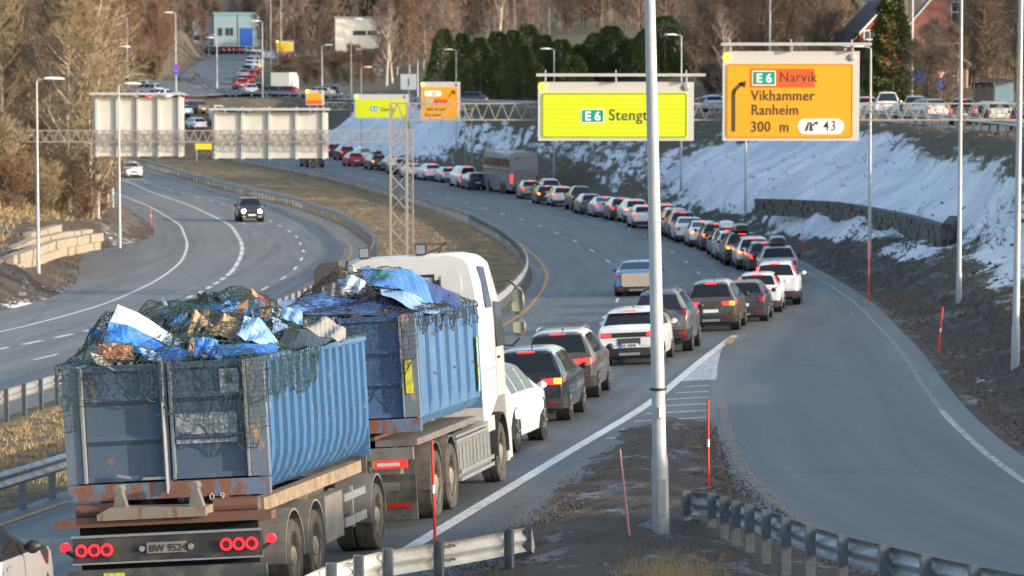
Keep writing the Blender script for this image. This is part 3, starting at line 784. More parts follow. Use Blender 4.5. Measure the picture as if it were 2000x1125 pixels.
tx, tz_ = loc(1189,235); text_mesh('lettering', 'Stengt', .64, ink, s1, (tx-c1, -.03, tz_-Z0), bold=.001, spacing=1.08, sx=.90)
X0,Z1 = px_at(1412,100,dS); X1,Z0 = px_at(1678,275,dS); c2 = (X0+X1)/2
s2, _ = sign_box('motorway_sign', 'tall orange exit sign reading E 6 Narvik, Vikhammer, Ranheim, 300 m and exit 43', dS, X0, Z1, X1, Z0, orange_face, .50, orange_line_m)
rx0,rz1 = loc(1465,134); rx1,rz0 = loc(1591,171)
MB().box(rx0-c2, rx1-c2, -.028, -.0205, rz0-Z0, rz1-Z0).build('inset_panel', redorange, s2)
gx0,gz1 = loc(1469,138); gx1,gz0 = loc(1515,167)
n0 = MB().prism(rrect(gx0-c2, gx1-c2, gz0-Z0, gz1-Z0, .03, 2), 'y', -.036, -.024).build('route_panel', white_face, s2)
MB().prism(rrect(gx0-c2+.035, gx1-c2-.035, gz0-Z0+.035, gz1-Z0-.035, .02, 2), 'y', -.041, -.03).build('route_panel_field', green_face, s2)
text_mesh('lettering', 'E 6', .50, white_face, s2, ((gx0+gx1)/2-c2, -.047, (gz0+gz1)/2-Z0-.17), bold=.012, align='CENTER')
for (t, x, y, s) in (('Narvik',1522,160,.60),('Vikhammer',1467,196,.60),('Ranheim',1467,224,.60),('300  m',1466,257,.60)):
    a, z = loc(x, y); text_mesh('lettering', t, s, ink, s2, (a-c2, -.034, z-Z0), bold=.005, spacing=1.08, sx=.86)
ex0,ez1 = loc(1558,232); ex1,ez0 = loc(1648,262)
MB().prism(rrect(ex0-c2, ex1-c2, ez0-Z0, ez1-Z0, .30, 8), 'y', -.034, -.021).build('exit_plate', white_face, s2)
a, z = loc(1606,255); text_mesh('lettering', '43', .58, ink, s2, (a-c2+.03, -.042, z-Z0), bold=.001, spacing=1.1, sx=.88)
am = MB()                                        # motorway exit symbol
def P2(px, py): q = loc(px, py); return (q[0]-c2, -.042, q[1]-Z0)
am.quad(P2(1571,256),P2(1577,256),P2(1581,238),P2(1578,238)); am.quad(P2(1580,256),P2(1588,256),P2(1585,238),P2(1582,238)); am.quad(P2(1583,247),P2(1589,246),P2(1594,240),P2(1590,240)); am.tri(P2(1589,238),P2(1597,245),P2(1598,237))
am.build('exit_symbol', ink, s2)
am = MB()                                        # bent arrow
pts = [(1433,256),(1433,182),(1435,176),(1449,163)]
for (a_, b_) in zip(pts[:-1], pts[1:]):
    A = Vector(P2(*a_)); B = Vector(P2(*b_)); t = (B-A).normalized(); nn = Vector((-t.z,0,t.x))*.065
    am.quad(A-nn-t*.02, A+nn-t*.02, B+nn+t*.03, B-nn+t*.03)
am.tri(P2(1441,162),P2(1455,172),P2(1457,158))
am.build('arrow', ink, s2)
# second gantry over the oncoming lanes: panels seen from behind
dB = 197.0
zt = px_at(800, 277, dB)[1]; xm = px_at(800, 300, dB)[0]; xl = -34.0; zg = tz(xm, dB)
gB = thing('sign_gantry', 'lattice gantry over the oncoming lanes with two sign panels seen from behind', 'sign gantry', (xm, dB, zg))
lattice_mast(0, 0, -.3, zt-zg+.66, .40, gan_mat).build('mast', gan_mat, gB)
zl = tz(xl, dB); lattice_mast(xl-xm, 0, zl-zg-.3, zt-zg+.66, .55, gan_mat).build('mast', gan_mat, gB)
truss(xl-xm, .3, 0, zt-zg, .66).build('truss', gan_mat, gB)
j = MB(); xx = px_at(46,260,dB)[0]-xm; j.box(xx-.12,xx+.12,-.4,.4,-.1,.8); j.build('splice_plate', gan_mat, gB)
def back_panel(label, x0, x1, y0, y1, n):
    dP = dB+.75; X0,Z1 = px_at(x0,y0,dP); X1,Z0 = px_at(x1,y1,dP); w = (X1-X0)/2; h = Z1-Z0
    root = thing('motorway_sign', label, 'road sign', ((X0+X1)/2, dP, Z0), group='sign panels seen from behind')
    MB().box(-w, w, 0, .12, 0, h).build('panel', panel_back, root)
    for k in range(n):
        x = -w+.25+(2*w-.5)*k/(n-1); m_ = MB(); m_.box(x-.09, x+.09, -.16, -.003, -.05, h+.22); m_.box(x-.03, x+.03, -.1,-.04, h+.22, h+.36)
        m_.build('stiffener', frame_mat, root)
    m_ = MB(); m_.box(-w-.1, w+.1, -.55, .4, h+.14, h+.2); m_.box(-w-.1, w+.1, -.6, -.54, h+.14, h+.28); m_.build('service_walkway', walk_mat, root)
    return root
back_panel('upright grey panel with five stiffeners, left of the two signs seen from behind', 181, 360, 190, 305, 5)
back_panel('wide grey panel with five stiffeners, right of the two signs seen from behind', 413, 641, 220, 309, 5)
# third gantry far away
dC = 331.0
zt = px_at(760, 214, dC)[1]; xm = px_at(612, 300, dC)[0]; xr = px_at(915, 300, dC)[0]; zg = tz(xm, dC)
gC = thing('sign_gantry', 'distant gantry carrying the small yellow and orange signs', 'sign gantry', (xm, dC, zg))
lattice_mast(0, 0, -.3, zt-zg+.7, .7, gan_mat, step=1.2).build('mast', gan_mat, gC)
lattice_mast(xr-xm, 0, tz(xr, dC)-zg-.3, zt-zg+.7, .7, gan_mat, step=1.2).build('mast', gan_mat, gC)
truss(-.3, xr-xm+.3, 0, zt-zg, .7, 1.0).build('truss', gan_mat, gC)
dS = dC-.8
def far_sign(label, x0, x1, y0, y1, face, head=.5):
    X0,Z1 = px_at(x0,y0,dS); X1,Z0 = px_at(x1,y1,dS)
    r, b = sign_box('motorway_sign', label, dS, X0, Z1, X1, Z0, face, head, None, False, 'distant variable signs'); return r, (X0+X1)/2, Z0
r, c, Z = far_sign('small distant yellow sign reading E 6 Stengt', 692, 798, 184, 231, yellow_face, .5)
def lc(px, py): q = P3(px, py, dS); return q.x-c, q.z-Z
a = lc(723,206); b = lc(739,218); green_plate(r, a[0], b[0], b[1], a[1], .42)
q = lc(743,217); text_mesh('lettering', 'Stengt', .6, ink, r, (q[0], -.03, q[1]))
r, c, Z = far_sign('small distant orange exit sign with an arrow', 822, 899, 160, 233, orange_face, .5)
a = lc(829,177); b = lc(862,188); MB().prism(rrect(a[0], b[0], b[1], a[1], .2), 'y', -.034, -.021).build('exit_plate', white_face, r); q = lc(843,187); text_mesh('lettering', '43', .5, ink, r, (q[0], -.04, q[1]))
a = lc(830,193); b = lc(874,204); MB().box(a[0], b[0], -.028, -.021, b[1], a[1]).build('inset_panel', redorange, r)
a = lc(831,194); b = lc(846,203); green_plate(r, a[0], b[0], b[1], a[1], .36)
q = lc(849,202); text_mesh('lettering', 'Narvik', .45, ink, r, (q[0], -.034, q[1]))
q = lc(830,216); text_mesh('lettering', 'Vikhammer', .45, ink, r, (q[0], -.034, q[1])); q = lc(830,227); text_mesh('lettering', 'Ranheim', .45, ink, r, (q[0], -.034, q[1]))
am = MB(); A = lc(877,190); B = lc(885,180); am.bar((A[0],-.035,A[1]), (B[0],-.035,B[1]), .18, .01); t1=lc(880,178); t2=lc(889,186); t3=lc(889,176); am.tri((t1[0],-.035,t1[1]),(t2[0],-.035,t2[1]),(t3[0],-.035,t3[1])); am.build('arrow', ink, r)
dS = 325
r, c, Z = far_sign('small orange and red sign on the far gantry mast above the right grey panel', 597, 633, 176, 205, orange_face, .25)
a = lc(599,196); b = lc(629,203); MB().box(a[0], b[0], -.034, -.021, b[1], a[1]).build('inset_panel', redorange, r)
dS = 630
r, c, Z = far_sign('tiny yellow direction board high above the far climbing road', 540, 573, 80, 101, mat('yellow board', (.85,.50,.02), .5), .2)
mb = MB(); z0 = tz(P3(556,100,631).x, 631)-Z; mb.cyl((0,.15,z0), .12, -z0, n=8); mb.build('post', pole_mat, r)
# white square board seen beside the far gantry
dS = 380; p = P3(798, 175, dS); z0 = tz(p.x, dS)
r = thing('road_sign', 'white square sign on a post left of the dark evergreens', 'road sign', (p.x, dS, z0))
h0 = p.z-z0; MB().box(-.9,.9,-.05,.05,h0,h0+1.75).build('board', white_face, r); MB().cyl((0,.12,0), .11, h0+.6, n=8).build('post', pole_mat, r)
MB().box(-.06,.06,-.07,-.052,h0+.4,h0+1.3).build('symbol', ink, r)
# flashing yellow lamp board on the road behind the second gantry
p = P3(400, 287, 385); r = thing('road_works_board', 'low yellow warning board with a red lamp between the two grey sign panels', 'warning sign', (p.x, 385, p.z-.3), group=None)
MB().box(-1.1,1.1,-.05,.1,0,.7).build('board', mat('works yellow', (.75,.60,.02), .5), r)
mb = MB(); mb.lathe([(.001,-.06),(.2,-.05),(.25,0),(.25,.1)], (1.2,-.1,.5), 'y', 14); mb.build('warning_lamp', mat('red lamp', (.9,.05,.02), .3, emit=(1,.10,.03), es=3), r)
MB().box(-1.0,-.9,0,.08,-1.5,.02).box(.9,1.0,0,.08,-1.5,.02).build('legs', pole_mat, r)
# ---------------------------------------------------------------- cars
glass = mat('tinted car glass', (.012,.014,.017), .06, 0, spec=.6)
glass_light = mat('clear car glass', (.06,.07,.08), .08, 0, spec=.7)
tail_on = mat('brake light on', (.50,.01,.01), .3, emit=(1,.035,.03), es=1.1)
tail_off = mat('tail light off', (.38,.012,.012), .25)
indic_on = mat('indicator on', (.8,.3,.02), .3, emit=(1,.30,.02), es=2.0)
head_on = mat('headlight on', (.9,.9,.85), .2, emit=(1,.95,.85), es=9)
clear_lens = mat('clear lens', (.5,.5,.5), .15)
rim_mat = mat('alloy rim', (.42,.42,.43), .35, .6, dirt=(.20,.18,.15), dscale=8)
well = mat('wheel arch', (.008,.008,.009), .95)
plate_m = mat('number plate', (.72,.72,.70), .5); chrome = mat('chrome trim', (.6,.6,.6), .2, .9)
PAINT = {}
def paint(n):
    C = {'white':(.72,.73,.74),'pearl':(.66,.65,.62),'silver':(.38,.40,.42),'grey':(.115,.12,.13),'dark':(.035,.038,.045),'black':(.012,.013,.015),'blue':(.07,.19,.42),
         'red':(.50,.012,.02),'darkred':(.20,.012,.02),'beige':(.40,.36,.27),'brown':(.075,.06,.05),'green':(.03,.07,.05),'navy':(.02,.03,.07),'lightblue':(.30,.42,.55),'darkgrey':(.06,.06,.062)}
    return mat('car paint '+n, C[n], .32, .25 if n in ('silver','grey','blue','darkgrey') else .0, var=.06, scale=3, coat=.7, dirt=tuple(.55*x+.09 for x in C[n]), dscale=1.6, dlo=.45, dhi=.8)
# side silhouettes: (distance from rear bumper / length, height / H) of the top outline; belt line height; windows
TYPES = {
 'suv':   dict(L=4.55, W=1.85, H=1.66, top=[(0,.60),(.012,.62),(.02,.66),(.10,.955),(.16,.985),(.45,1.0),(.56,.965),(.70,.68),(.74,.655),(.93,.60),(.985,.52),(1,.42)], belt=.635, rg=(.025,.092), ws=(.575,.69), side=[(.115,.23),(.25,.43),(.45,.615)], bot=.145, wheel=.36, wb=(.19,.79)),
 'boxy':  dict(L=4.75, W=1.88, H=1.88, top=[(0,.60),(.008,.62),(.015,.66),(.045,.96),(.07,.985),(.5,1.0),(.60,.96),(.70,.69),(.74,.66),(.94,.60),(.985,.52),(1,.42)], belt=.64, rg=(.017,.042), ws=(.61,.695), side=[(.07,.24),(.26,.44),(.46,.635)], bot=.17, wheel=.38, wb=(.18,.79)),
 'hatch': dict(L=4.2, W=1.78, H=1.48, top=[(0,.60),(.015,.63),(.03,.68),(.13,.95),(.2,.985),(.45,1.0),(.56,.96),(.73,.69),(.77,.665),(.93,.60),(.985,.50),(1,.40)], belt=.655, rg=(.036,.122), ws=(.575,.72), side=[(.15,.27),(.29,.45),(.47,.63)], bot=.13, wheel=.325, wb=(.18,.80)),
 'cross': dict(L=4.64, W=1.89, H=1.60, top=[(0,.62),(.012,.645),(.03,.70),(.15,.945),(.22,.98),(.45,1.0),(.58,.96),(.74,.69),(.78,.66),(.94,.60),(.985,.50),(1,.40)], belt=.64, rg=(.036,.142), ws=(.595,.73), side=[(.15,.27),(.29,.47),(.49,.66)], bot=.13, wheel=.375, wb=(.17,.82)),
 'wagon': dict(L=4.8, W=1.83, H=1.47, top=[(0,.62),(.012,.65),(.025,.70),(.11,.945),(.17,.98),(.45,1.0),(.54,.97),(.68,.70),(.72,.68),(.93,.62),(.985,.52),(1,.42)], belt=.66, rg=(.03,.104), ws=(.555,.67), side=[(.115,.27),(.285,.42),(.44,.58)], bot=.125, wheel=.335, wb=(.20,.79)),
 'sedan': dict(L=4.85, W=1.87, H=1.44, top=[(0,.66),(.008,.70),(.03,.735),(.11,.755),(.125,.765),(.30,.955),(.36,.99),(.45,1.0),(.54,.97),(.69,.70),(.73,.68),(.93,.62),(.985,.52),(1,.42)], belt=.665, rg=(.135,.295), ws=(.555,.68), side=[(.235,.37),(.385,.56)], bot=.12, wheel=.345, wb=(.19,.80)),
 'van':   dict(L=4.9, W=1.92, H=1.92, top=[(0,.56),(.006,.60),(.01,.63),(.03,.965),(.05,.985),(.6,1.0),(.70,.97),(.83,.66),(.86,.63),(.96,.55),(.99,.46),(1,.36)], belt=.60, rg=(.0115,.0285), ws=(.715,.82), side=[(.07,.34),(.37,.58),(.61,.75)], bot=.12, wheel=.34, wb=(.19,.82)),
 'pickup':dict(L=5.3, W=1.9, H=1.82, top=[(0,.60),(.006,.62),(.012,.63),(.29,.63),(.30,.635),(.345,.955),(.39,.99),(.52,1.0),(.57,.97),(.68,.68),(.71,.66),(.94,.60),(.985,.5),(1,.42)], belt=.62, rg=(.303,.342), ws=(.585,.67), side=[(.37,.46),(.48,.63)], bot=.18, wheel=.39, wb=(.2,.8)),
}
def car_fns(T, L, W, H):
    xs = [p[0]*L for p in T['top']]; zs = [p[1]*H for p in T['top']]
    top = lambda y: float(np.interp(y, xs, zs))
    belt = T['belt']*H; tuck = .165*H
    def wid(y):
        t = y/L
        return (W/2)*float(np.interp(t, [0,.012,.05,.15,.5,.85,.94,.985,1], [.88,.925,.965,.995,1,.985,.93,.80,.70]))
    def zb(y): return H*T['bot']*float(np.interp(y/L, [0,.03,.06,.95,1], [1.55,1.15,1,1,1.3]))
    def sec(y):
        w = wid(y); zt = top(y); z0 = zb(y); b = min(belt, zt-.012)
        g = max(0., zt-b); inw = tuck*min(1, g/(H-belt)); wr = w*.955-inw
        cr = .025
        return [(0,z0),(w*.86,z0),(w*.955,z0+.05),(w*.99,z0+.30*(b-z0)),(w,z0+.62*(b-z0)),(w*.985,b-.05),(w*.955,b),
                (w*.955-inw*.45,b+g*.42),(wr+.01,b+g*.82),(wr-.035,b+g*.955),(wr*.72,zt+cr*.75),(wr*.38,zt+cr*.95),(0,zt+cr)]
    return top, belt, wid, zb, sec
def build_car(name, kind, colr, label, cat, lod=0, scale=(1,1,1), tails='vert', lights=True, indicator=0, box=None, rails=False, plate=True, roof=None, wiper=False, spare=False, front_on=False, plate_text=None, bumper=None, rear_glass=None, spoiler=False):
    T = TYPES[kind]; L = T['L']*scale[1]; W = T['W']*scale[0]; H = T['H']*scale[2]
    top, belt, wid, zb, sec = car_fns(T, L, W, H)
    root = thing(name, label, cat)
    pm = paint(colr)
    ys = sorted(set([round(p[0]*L, 4) for p in T['top']] + [round(L*k/30, 4) for k in range(31)] + [.02, .05]))
    ys = [y for i, y in enumerate(ys) if i == 0 or y-ys[i-1] > .004 or y in (0, round(L,4))]
    rows = []
    for y in ys:
        s = sec(y); rows.append([(x, y, z) for x, z in s]+[(-x, y, z) for x, z in s[::-1][1:]])
    mb = MB().grid(rows)
    for r in (rows[0], rows[-1]):
        n = len(mb.v); mb.v += r; mb.f.append(tuple(range(n, n+len(r)-1))); mb.m.append(0)
    body = mb.build('body', pm, root, smooth=True)
    K = lambda y, a, b: None
    def p_on(y, t, o=.006):
        """point on the right-hand glass plane; t 0 at the belt, 1 at the roof"""
        s = sec(y); P = s[6:10]; k = t*3; i = min(2, int(k)); f = k-i
        x = P[i][0]+(P[i+1][0]-P[i][0])*f; z = P[i][1]+(P[i+1][1]-P[i][1])*f; return (x+o, y, z+o*.3)
    # side windows
    for sgn in (1, -1):
        if lod >= 2 and sgn < 0 and False: continue
        for (a, b) in T['side']:
            g = MB(); rr = []
            for k in range(7):
                y = L*(a+(b-a)*k/6)
                rr.append([tuple(Vector(p_on(y, t))*1.0) for t in (.06, .35, .62, .84)])
            if sgn < 0: rr = [[(-x, y, z) for x, y, z in r] for r in rr]
            g.grid(rr).build('side_window', glass, body, smooth='full')
    # rear glass and windscreen
    def cross_glass(nm, a, b, gm, inset):
        g = MB(); rr = []
        for k in range(6):
            y = L*(a+(b-a)*k/5); s = sec(y); wr = max(.3, s[9][0])-inset
            zt = top(y)
            rr.append([(wr*c, y-(.008 if nm=='rear_window' else -.008), zt+.025*(1-c*c*.8)+.006) for c in (-1,-.7,-.35,0,.35,.7,1)])
        g.grid(rr).build(nm, gm, body, smooth='full')
    cross_glass('rear_window', T['rg'][0]*1.0, T['rg'][1], rear_glass or glass, .05)
    cross_glass('windscreen', T['ws'][0], T['ws'][1], glass, .05)
    # wheels
    rw = T['wheel']*scale[2]; tw = .215
    for wy in T['wb']:
        for sgn in (1, -1):
            y = wy*L; xw = wid(y)-.01
            wn = MB(); wn.cyl((sgn*(xw-.30), y, rw+.02), rw+.055, sgn*.306, 'x', 22 if lod<2 else 12); wn.build('wheel_arch', well, root)
            c = thing('wheel', None, None, (sgn*(xw+.004), y, rw)); c.parent = root; KIDS.setdefault(root.name, []).append(c); 
            n = 22 if lod < 2 else 12
            t_ = MB(); t_.lathe([(rw*.62,-.0*sgn),(rw*.93,.0),(rw,-.035*sgn),(rw,-(tw-.03)*sgn),(rw*.93,-tw*sgn),(rw*.5,-tw*sgn)], (0,0,0), 'x', n); t_.build('tyre', rubber, c, smooth=True)
            if lod < 2:
                q = MB(); q.lathe([(rw*.66,.004*sgn),(rw*.62,-.02*sgn),(rw*.2,-.035*sgn),(.001,-.03*sgn)], (0,0,0), 'x', n)
                for k in range(5):
                    a = 2*math.pi*k/5; q.bar((0.002*sgn, .06*math.cos(a), .06*math.sin(a)), (0.002*sgn, rw*.62*math.cos(a), rw*.62*math.sin(a)), .055, .03)
                q.build('rim', rim_mat, c, smooth=True)
            else: MB().cyl((-.01*sgn,0,0), rw*.6, .015*sgn, 'x', 10).build('rim', rim_mat, c)
    # lower bumper in dark plastic, tailgate seam, plate
    w0 = wid(.03); zl = zb(.06)
    bp = MB()
    for y0 in (0,):
        rr = []
        for (y, k) in ((.32, .985),(.12,.975),(.03,.93),(-.012,.80),(-.02,.0),(-.012,-.80),(.03,-.93),(.12,-.975),(.32,-.985)):
            ww = (W/2+.012)*k; rr.append([(ww, y, zl-.02),(ww, y-.006, zl+.10*H),(ww*.998, y+.004, zl+.135*H)])
        bp.grid(rr)
    bp.build('bumper', bumper or black_plastic, root, smooth=True)
    if lod < 2:
        sm = MB(); zt_ = belt*.98
        rr = [(-(w0-.14), -.003, zl+.17*H), (w0-.14, -.003, zl+.17*H)]
        sm.box(-(w0-.12), w0-.12, -.004, .01, zl+.165*H, zl+.172*H); sm.build('tailgate_seam', black_plastic, root)
        ex = MB(); ex.box(-w0*.75, w0*.75, .05, .9, .17*H*.7, zl+.02); ex.build('underbody', well, root)
    if plate:
        pl_ = MB(); pz = belt*.60 if kind not in ('cross',) else belt*.50; pl_.box(-.26,.26,-.022,.0,pz,pz+.11); pl_.build('number_plate', plate_m, root)
        if plate_text:
            text_mesh('plate_lettering', plate_text, .105, ink, root, (-.19, -.026, pz+.022), bold=.001)
            MB().box(-.26,-.215,-.025,-.02,pz,pz+.11).build('plate_band', sign_blue, root)
    # lights
    tm = tail_on if lights else tail_off
    for sgn in (1, -1):
        m_ = MB(); xo = w0*1.0
        zc = belt*.90
        if tails == 'vert':
            rr = [[(sgn*(w0-.16), -.018, zc-.10*H),(sgn*(w0-.19), -.018, zc+.02*H)], [(sgn*(w0-.03), -.002, zc-.105*H),(sgn*(w0-.035), .0, zc+.035*H)], [(sgn*(wid(.22)+.006), .20, zc-.02*H),(sgn*(wid(.28)+.003), .28, zc+.045*H)]]
            m_.grid(rr)
        elif tails == 'horiz':
            rr = [[(sgn*(w0-.42), -.016, zc-.045*H),(sgn*(w0-.44), -.016, zc+.02*H)], [(sgn*(w0-.03), -.003, zc-.06*H),(sgn*(w0-.04), -.003, zc+.035*H)], [(sgn*(wid(.2)+.006), .20, zc-.02*H),(sgn*(wid(.26)+.004), .28, zc+.04*H)]]
            m_.grid(rr)
        elif tails == 'pillar':
            s0 = sec(L*T['rg'][0]+.03); s1 = sec(L*T['rg'][1]*.95)
            rr = [[(sgn*(w0-.15), -.012, zc-.05*H),(sgn*(w0-.02), .05, zc-.05*H)], [(sgn*(w0-.14), -.008, zc+.05*H),(sgn*(w0+.0), .08, zc+.04*H)],
                  [(sgn*(s0[8][0]-.04+.05), L*T['rg'][0]+.02, belt+.03),(sgn*(s0[6][0]+.012), L*T['rg'][0]+.09, belt+.03)],
                  [(sgn*(s1[8][0]-.02), L*T['rg'][1]*.9-.02, belt+.75*(H-belt)),(sgn*(s1[8][0]+.03), L*T['rg'][1]*.9+.05, belt+.75*(H-belt))]]
            m_.grid(rr)
        elif tails == 'low':
            m_.box(min(sgn*(w0-.12),sgn*(w0-.02)), max(sgn*(w0-.12),sgn*(w0-.02)), -.02, .06, zc-.32*H, zc-.22*H)
            m_.box(min(sgn*(w0-.10),sgn*(w0-.01)), max(sgn*(w0-.10),sgn*(w0-.01)), -.01, .10, zc+.0*H, zc+.14*H)
        elif tails == 'strip':
            m_.box(min(sgn*(w0-.34),sgn*(w0-.03)), max(sgn*(w0-.34),sgn*(w0-.03)), -.02, .05, zc-.055*H, zc-.005*H)
        m_.build('tail_light', tm, root, smooth=True)
        if indicator == sgn or indicator == 2:
            MB().box(min(sgn*(w0-.17),sgn*(w0-.01)), max(sgn*(w0-.17),sgn*(w0-.01)), -.026, .06, zc-.045*H, zc+.025*H).build('indicator', indic_on, root)
        # mirrors
        ym = L*(T['side'][-1][1]+.005); s = sec(ym)
        mm = MB(); rr = []
        for k in range(6):
            t = k/5; q = .5*math.sin(math.pi*(.08+.84*t)); rr.append([(sgn*(s[6][0]+.06+.20*t), ym+.10*math.cos(a)*q*1.5, belt+.07+.17*math.sin(a)*q) for a in [2*math.pi*j/10 for j in range(11)]])
        mm.grid(rr).build('mirror', pm if colr in ('white','pearl','blue') else black_plastic, root, smooth='full')
    if lights:
        y1 = L*T['rg'][1]+.01; z1 = top(y1)+.03
        if kind in ('sedan',): y1 = L*(T['rg'][1])-.05; z1 = top(y1)+.02
        MB().box(-.19,.19,y1-.05,y1+.0,z1-.005,z1+.03).build('brake_light', tail_on, root)
    if tails == 'strip':
        MB().box(-w0+.05, w0-.05, -.008, .03, belt*.90-.075*H, belt*.90+.012*H).build('light_panel', black_plastic, root)
    if kind == 'pickup':
        MB().box(-W/2*.85, W/2*.85, .08, L*.28, H*.60, H*.66).build('bed_cover', black_plastic, root)
    if rails or box:
        rm = MB()
        for sgn in (1,-1):
            pts = [(sgn*(sec(L*t)[9][0]-.02), L*t, top(L*t)+.065) for t in (.17,.25,.35,.45,.54)]
            pts[0] = (pts[0][0], pts[0][1], pts[0][2]-.05); pts[-1] = (pts[-1][0], pts[-1][1], pts[-1][2]-.05)
            rm.tube(pts, .018, 6)
        rm.build('roof_rails', chrome if rails == 'chrome' else black_plastic, root, smooth=True)
    if box:
        bm_ = MB(); rr = []; bl = L*.42; bw = .40; bh = .36; zB = H+.07
        for k in range(9):
            t = k/8; q = .72+.28*math.sin(math.pi*min(1,.12+t*.9)); hh = bh*(.8 if k==0 else .35 if k==8 else .95)
            rr.append([(bw*q*c, L*.12+bl*t, zB+hh*s_) for c, s_ in ((-1,0),(-1,.55),(-.86,.9),(-.5,1),(0,1.03),(.5,1),(.86,.9),(1,.55),(1,0),(-1,0))])
        bm_.grid(rr); n = len(bm_.v); bm_.v += rr[0]; bm_.f.append(tuple(range(n, n+10))); bm_.m.append(0)
        bm_.build('roof_box', paint('white') if box == 'white' else paint('black'), root, smooth=True)
        for yy in (.22,.42): MB().box(-.55,.55,L*yy,L*(yy+.02),H+.03,H+.075).build('cross_bar', black_plastic, root)
    if spare:
        sw = MB(); sw.lathe([(.001,-.24),(.20,-.235),(.34,-.22),(.385,-.17),(.385,-.02)], (.10,0,.78*belt+.05), 'y', 26); o_ = sw.build('spare_wheel', rubber, root, smooth=True)
        MB().lathe([(.001,-.255),(.20,-.25),(.27,-.235),(.28,-.20)], (.10,0,.78*belt+.05), 'y', 22).build('spare_cover', mat('spare cover', (.30,.29,.27), .4, .3), root, smooth=True)
    if wiper and lod == 0:
        MB().bar((0,-.0+L*T['rg'][0]-.02,belt+.04), (.32,L*T['rg'][0]+.02,belt+.11), .02).build('wiper', black_plastic, root)
    if roof:
        g = MB(); rr = []; ya, yb = L*T['rg'][1]+.02, L*T['ws'][0]-.03
        for k in range(9):
            y = ya+(yb-ya)*k/8; s_ = sec(y); P_ = [s_[8], s_[9], s_[10], s_[11], s_[12]]
            rr.append([(x+(.006 if x > 0 else 0), y, z+.006) for x, z in P_]+[(-x-.006, y, z+.006) for x, z in P_[:-1][::-1]])
        g.grid(rr).build('roof', paint(roof), root, smooth='full')
    if lod < 2:
        for sgn in (1, -1):
            MB().box(min(sgn*(w0-.30),sgn*(w0-.10)), max(sgn*(w0-.30),sgn*(w0-.10)), -.030, -.012, zl+.06*H, zl+.085*H).build('reflector', tail_off, root)
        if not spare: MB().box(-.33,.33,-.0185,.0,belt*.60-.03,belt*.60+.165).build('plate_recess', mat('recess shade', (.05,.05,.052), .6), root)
        MB().box(-.30,.30,-.030,-.012,zl-.0,zl+.05*H).build('diffuser', mat('grey diffuser', (.20,.20,.20), .5), root)
    if lod == 0:
        ds = MB()
        for sgn in (1, -1):
            for yy in [T['side'][0][1]*L+.05*0, (T['side'][-1][0]-.01)*L, (T['side'][-1][1]+.02)*L]:
                s_ = sec(yy)[2:7]; ds.grid([[(sgn*(x+.004), yy+e, z) for x, z in s_] for e in (-.006, .006)])
        ds.build('door_seams', black_plastic, body)
        for sgn in (1, -1):
            for yy in (T['side'][0][1]*L+.12, T['side'][-1][0]*L+.16):
                x_ = wid(yy)*.99; MB().box(min(sgn*(x_-.005),sgn*(x_+.025)), max(sgn*(x_-.005),sgn*(x_+.025)), yy-.09, yy+.09, belt-.13, belt-.10).build('door_handle', pm, body)
        MB().grid([[(sgn_*wd, .05+.0*i, zz) for sgn_, wd in ((-1, w0-.2),(1, w0-.2))] for i, zz in enumerate((belt-.01, belt+.0))]).build('window_ledge', black_plastic, root)
    if spoiler:
        y1 = L*T['rg'][1]; MB().box(-W*.33, W*.33, y1-.16, y1+.05, top(y1)+.0, top(y1)+.035).build('spoiler', pm, root)
    if lod < 2 and kind not in ('pickup',):
        MB().tube([(0.1,L*.17,H+.02),(0.1,L*.15,H+.09)], [.02,.006], 5).build('aerial', black_plastic, root)
    if front_on is not False:
        for sgn in (1,-1):
            x = sgn*(wid(L*.975)-.20)
            MB().lathe([(.001,.05),(.10,.03),(.15,-.02),(.15,-.06)], (x, L-.02, H*.44), 'y', 14).build('headlight', head_on if front_on else clear_lens, root, smooth=True)
            MB().box(sgn*.55-.10, sgn*.55+.10, L-.06, L+.012, H*.20, H*.25).build('fog_lamp', clear_lens, root)
        MB().box(-.42,.42,L-.08,L+.006,H*.36,H*.45).build('grille', black_plastic, root)
        MB().box(-.55,.55,L-.08,L+.010,H*.18,H*.28).build('air_intake', black_plastic, root)
        MB().box(-.26,.26,L,L+.018,H*.26,H*.32).build('number_plate', plate_m, root)
    return root
def settle(root, X, d, z, sx, fz=None, turn=False, h0=None):
    """stand a vehicle on the road at (X,d), heading along (sx,1)"""
    f = Vector((sx, 1, 0)).normalized()
    if turn: f = -f
    r = Vector((f.y, -f.x, 0))
    g = h0 or (lambda x, y: float(BZ(x, y)))
    fz = (g(X+f.x*4, d+f.y*4)-g(X, d))/4; rz = (g(X+r.x*1.5, d+r.y*1.5)-g(X-r.x*1.5, d-r.y*1.5))/3
    f = (f+Vector((0,0,fz))).normalized(); r = (r+Vector((0,0,rz))); r = (r-f*r.dot(f)).normalized(); u = r.cross(f)
    M = Matrix(((r.x,f.x,u.x,X),(r.y,f.y,u.y,d),(r.z,f.z,u.z,z),(0,0,0,1)))
    root.matrix_world = M
    root.location = (X, d, z); root.rotation_euler = M.to_euler()
    return root
def slope(fn, d): return float(fn(d+4)-fn(d-1))/5
def car(px, py, kind, colr, label, cat='car', group='cars in the outbound queue', name=None, dyaw=0, **kw):
    X, d, z = G(px, py)
    lod = 0 if d < 135 else 1 if d < 210 else 2
    root = build_car(name or {'van':'van','pickup':'pickup_truck'}.get(kind, 'car'), kind, colr, label, cat, lod=lod, **kw)
    root['group'] = group
    return settle(root, X, d, z+.008, slope(W1, d+2)+dyaw)

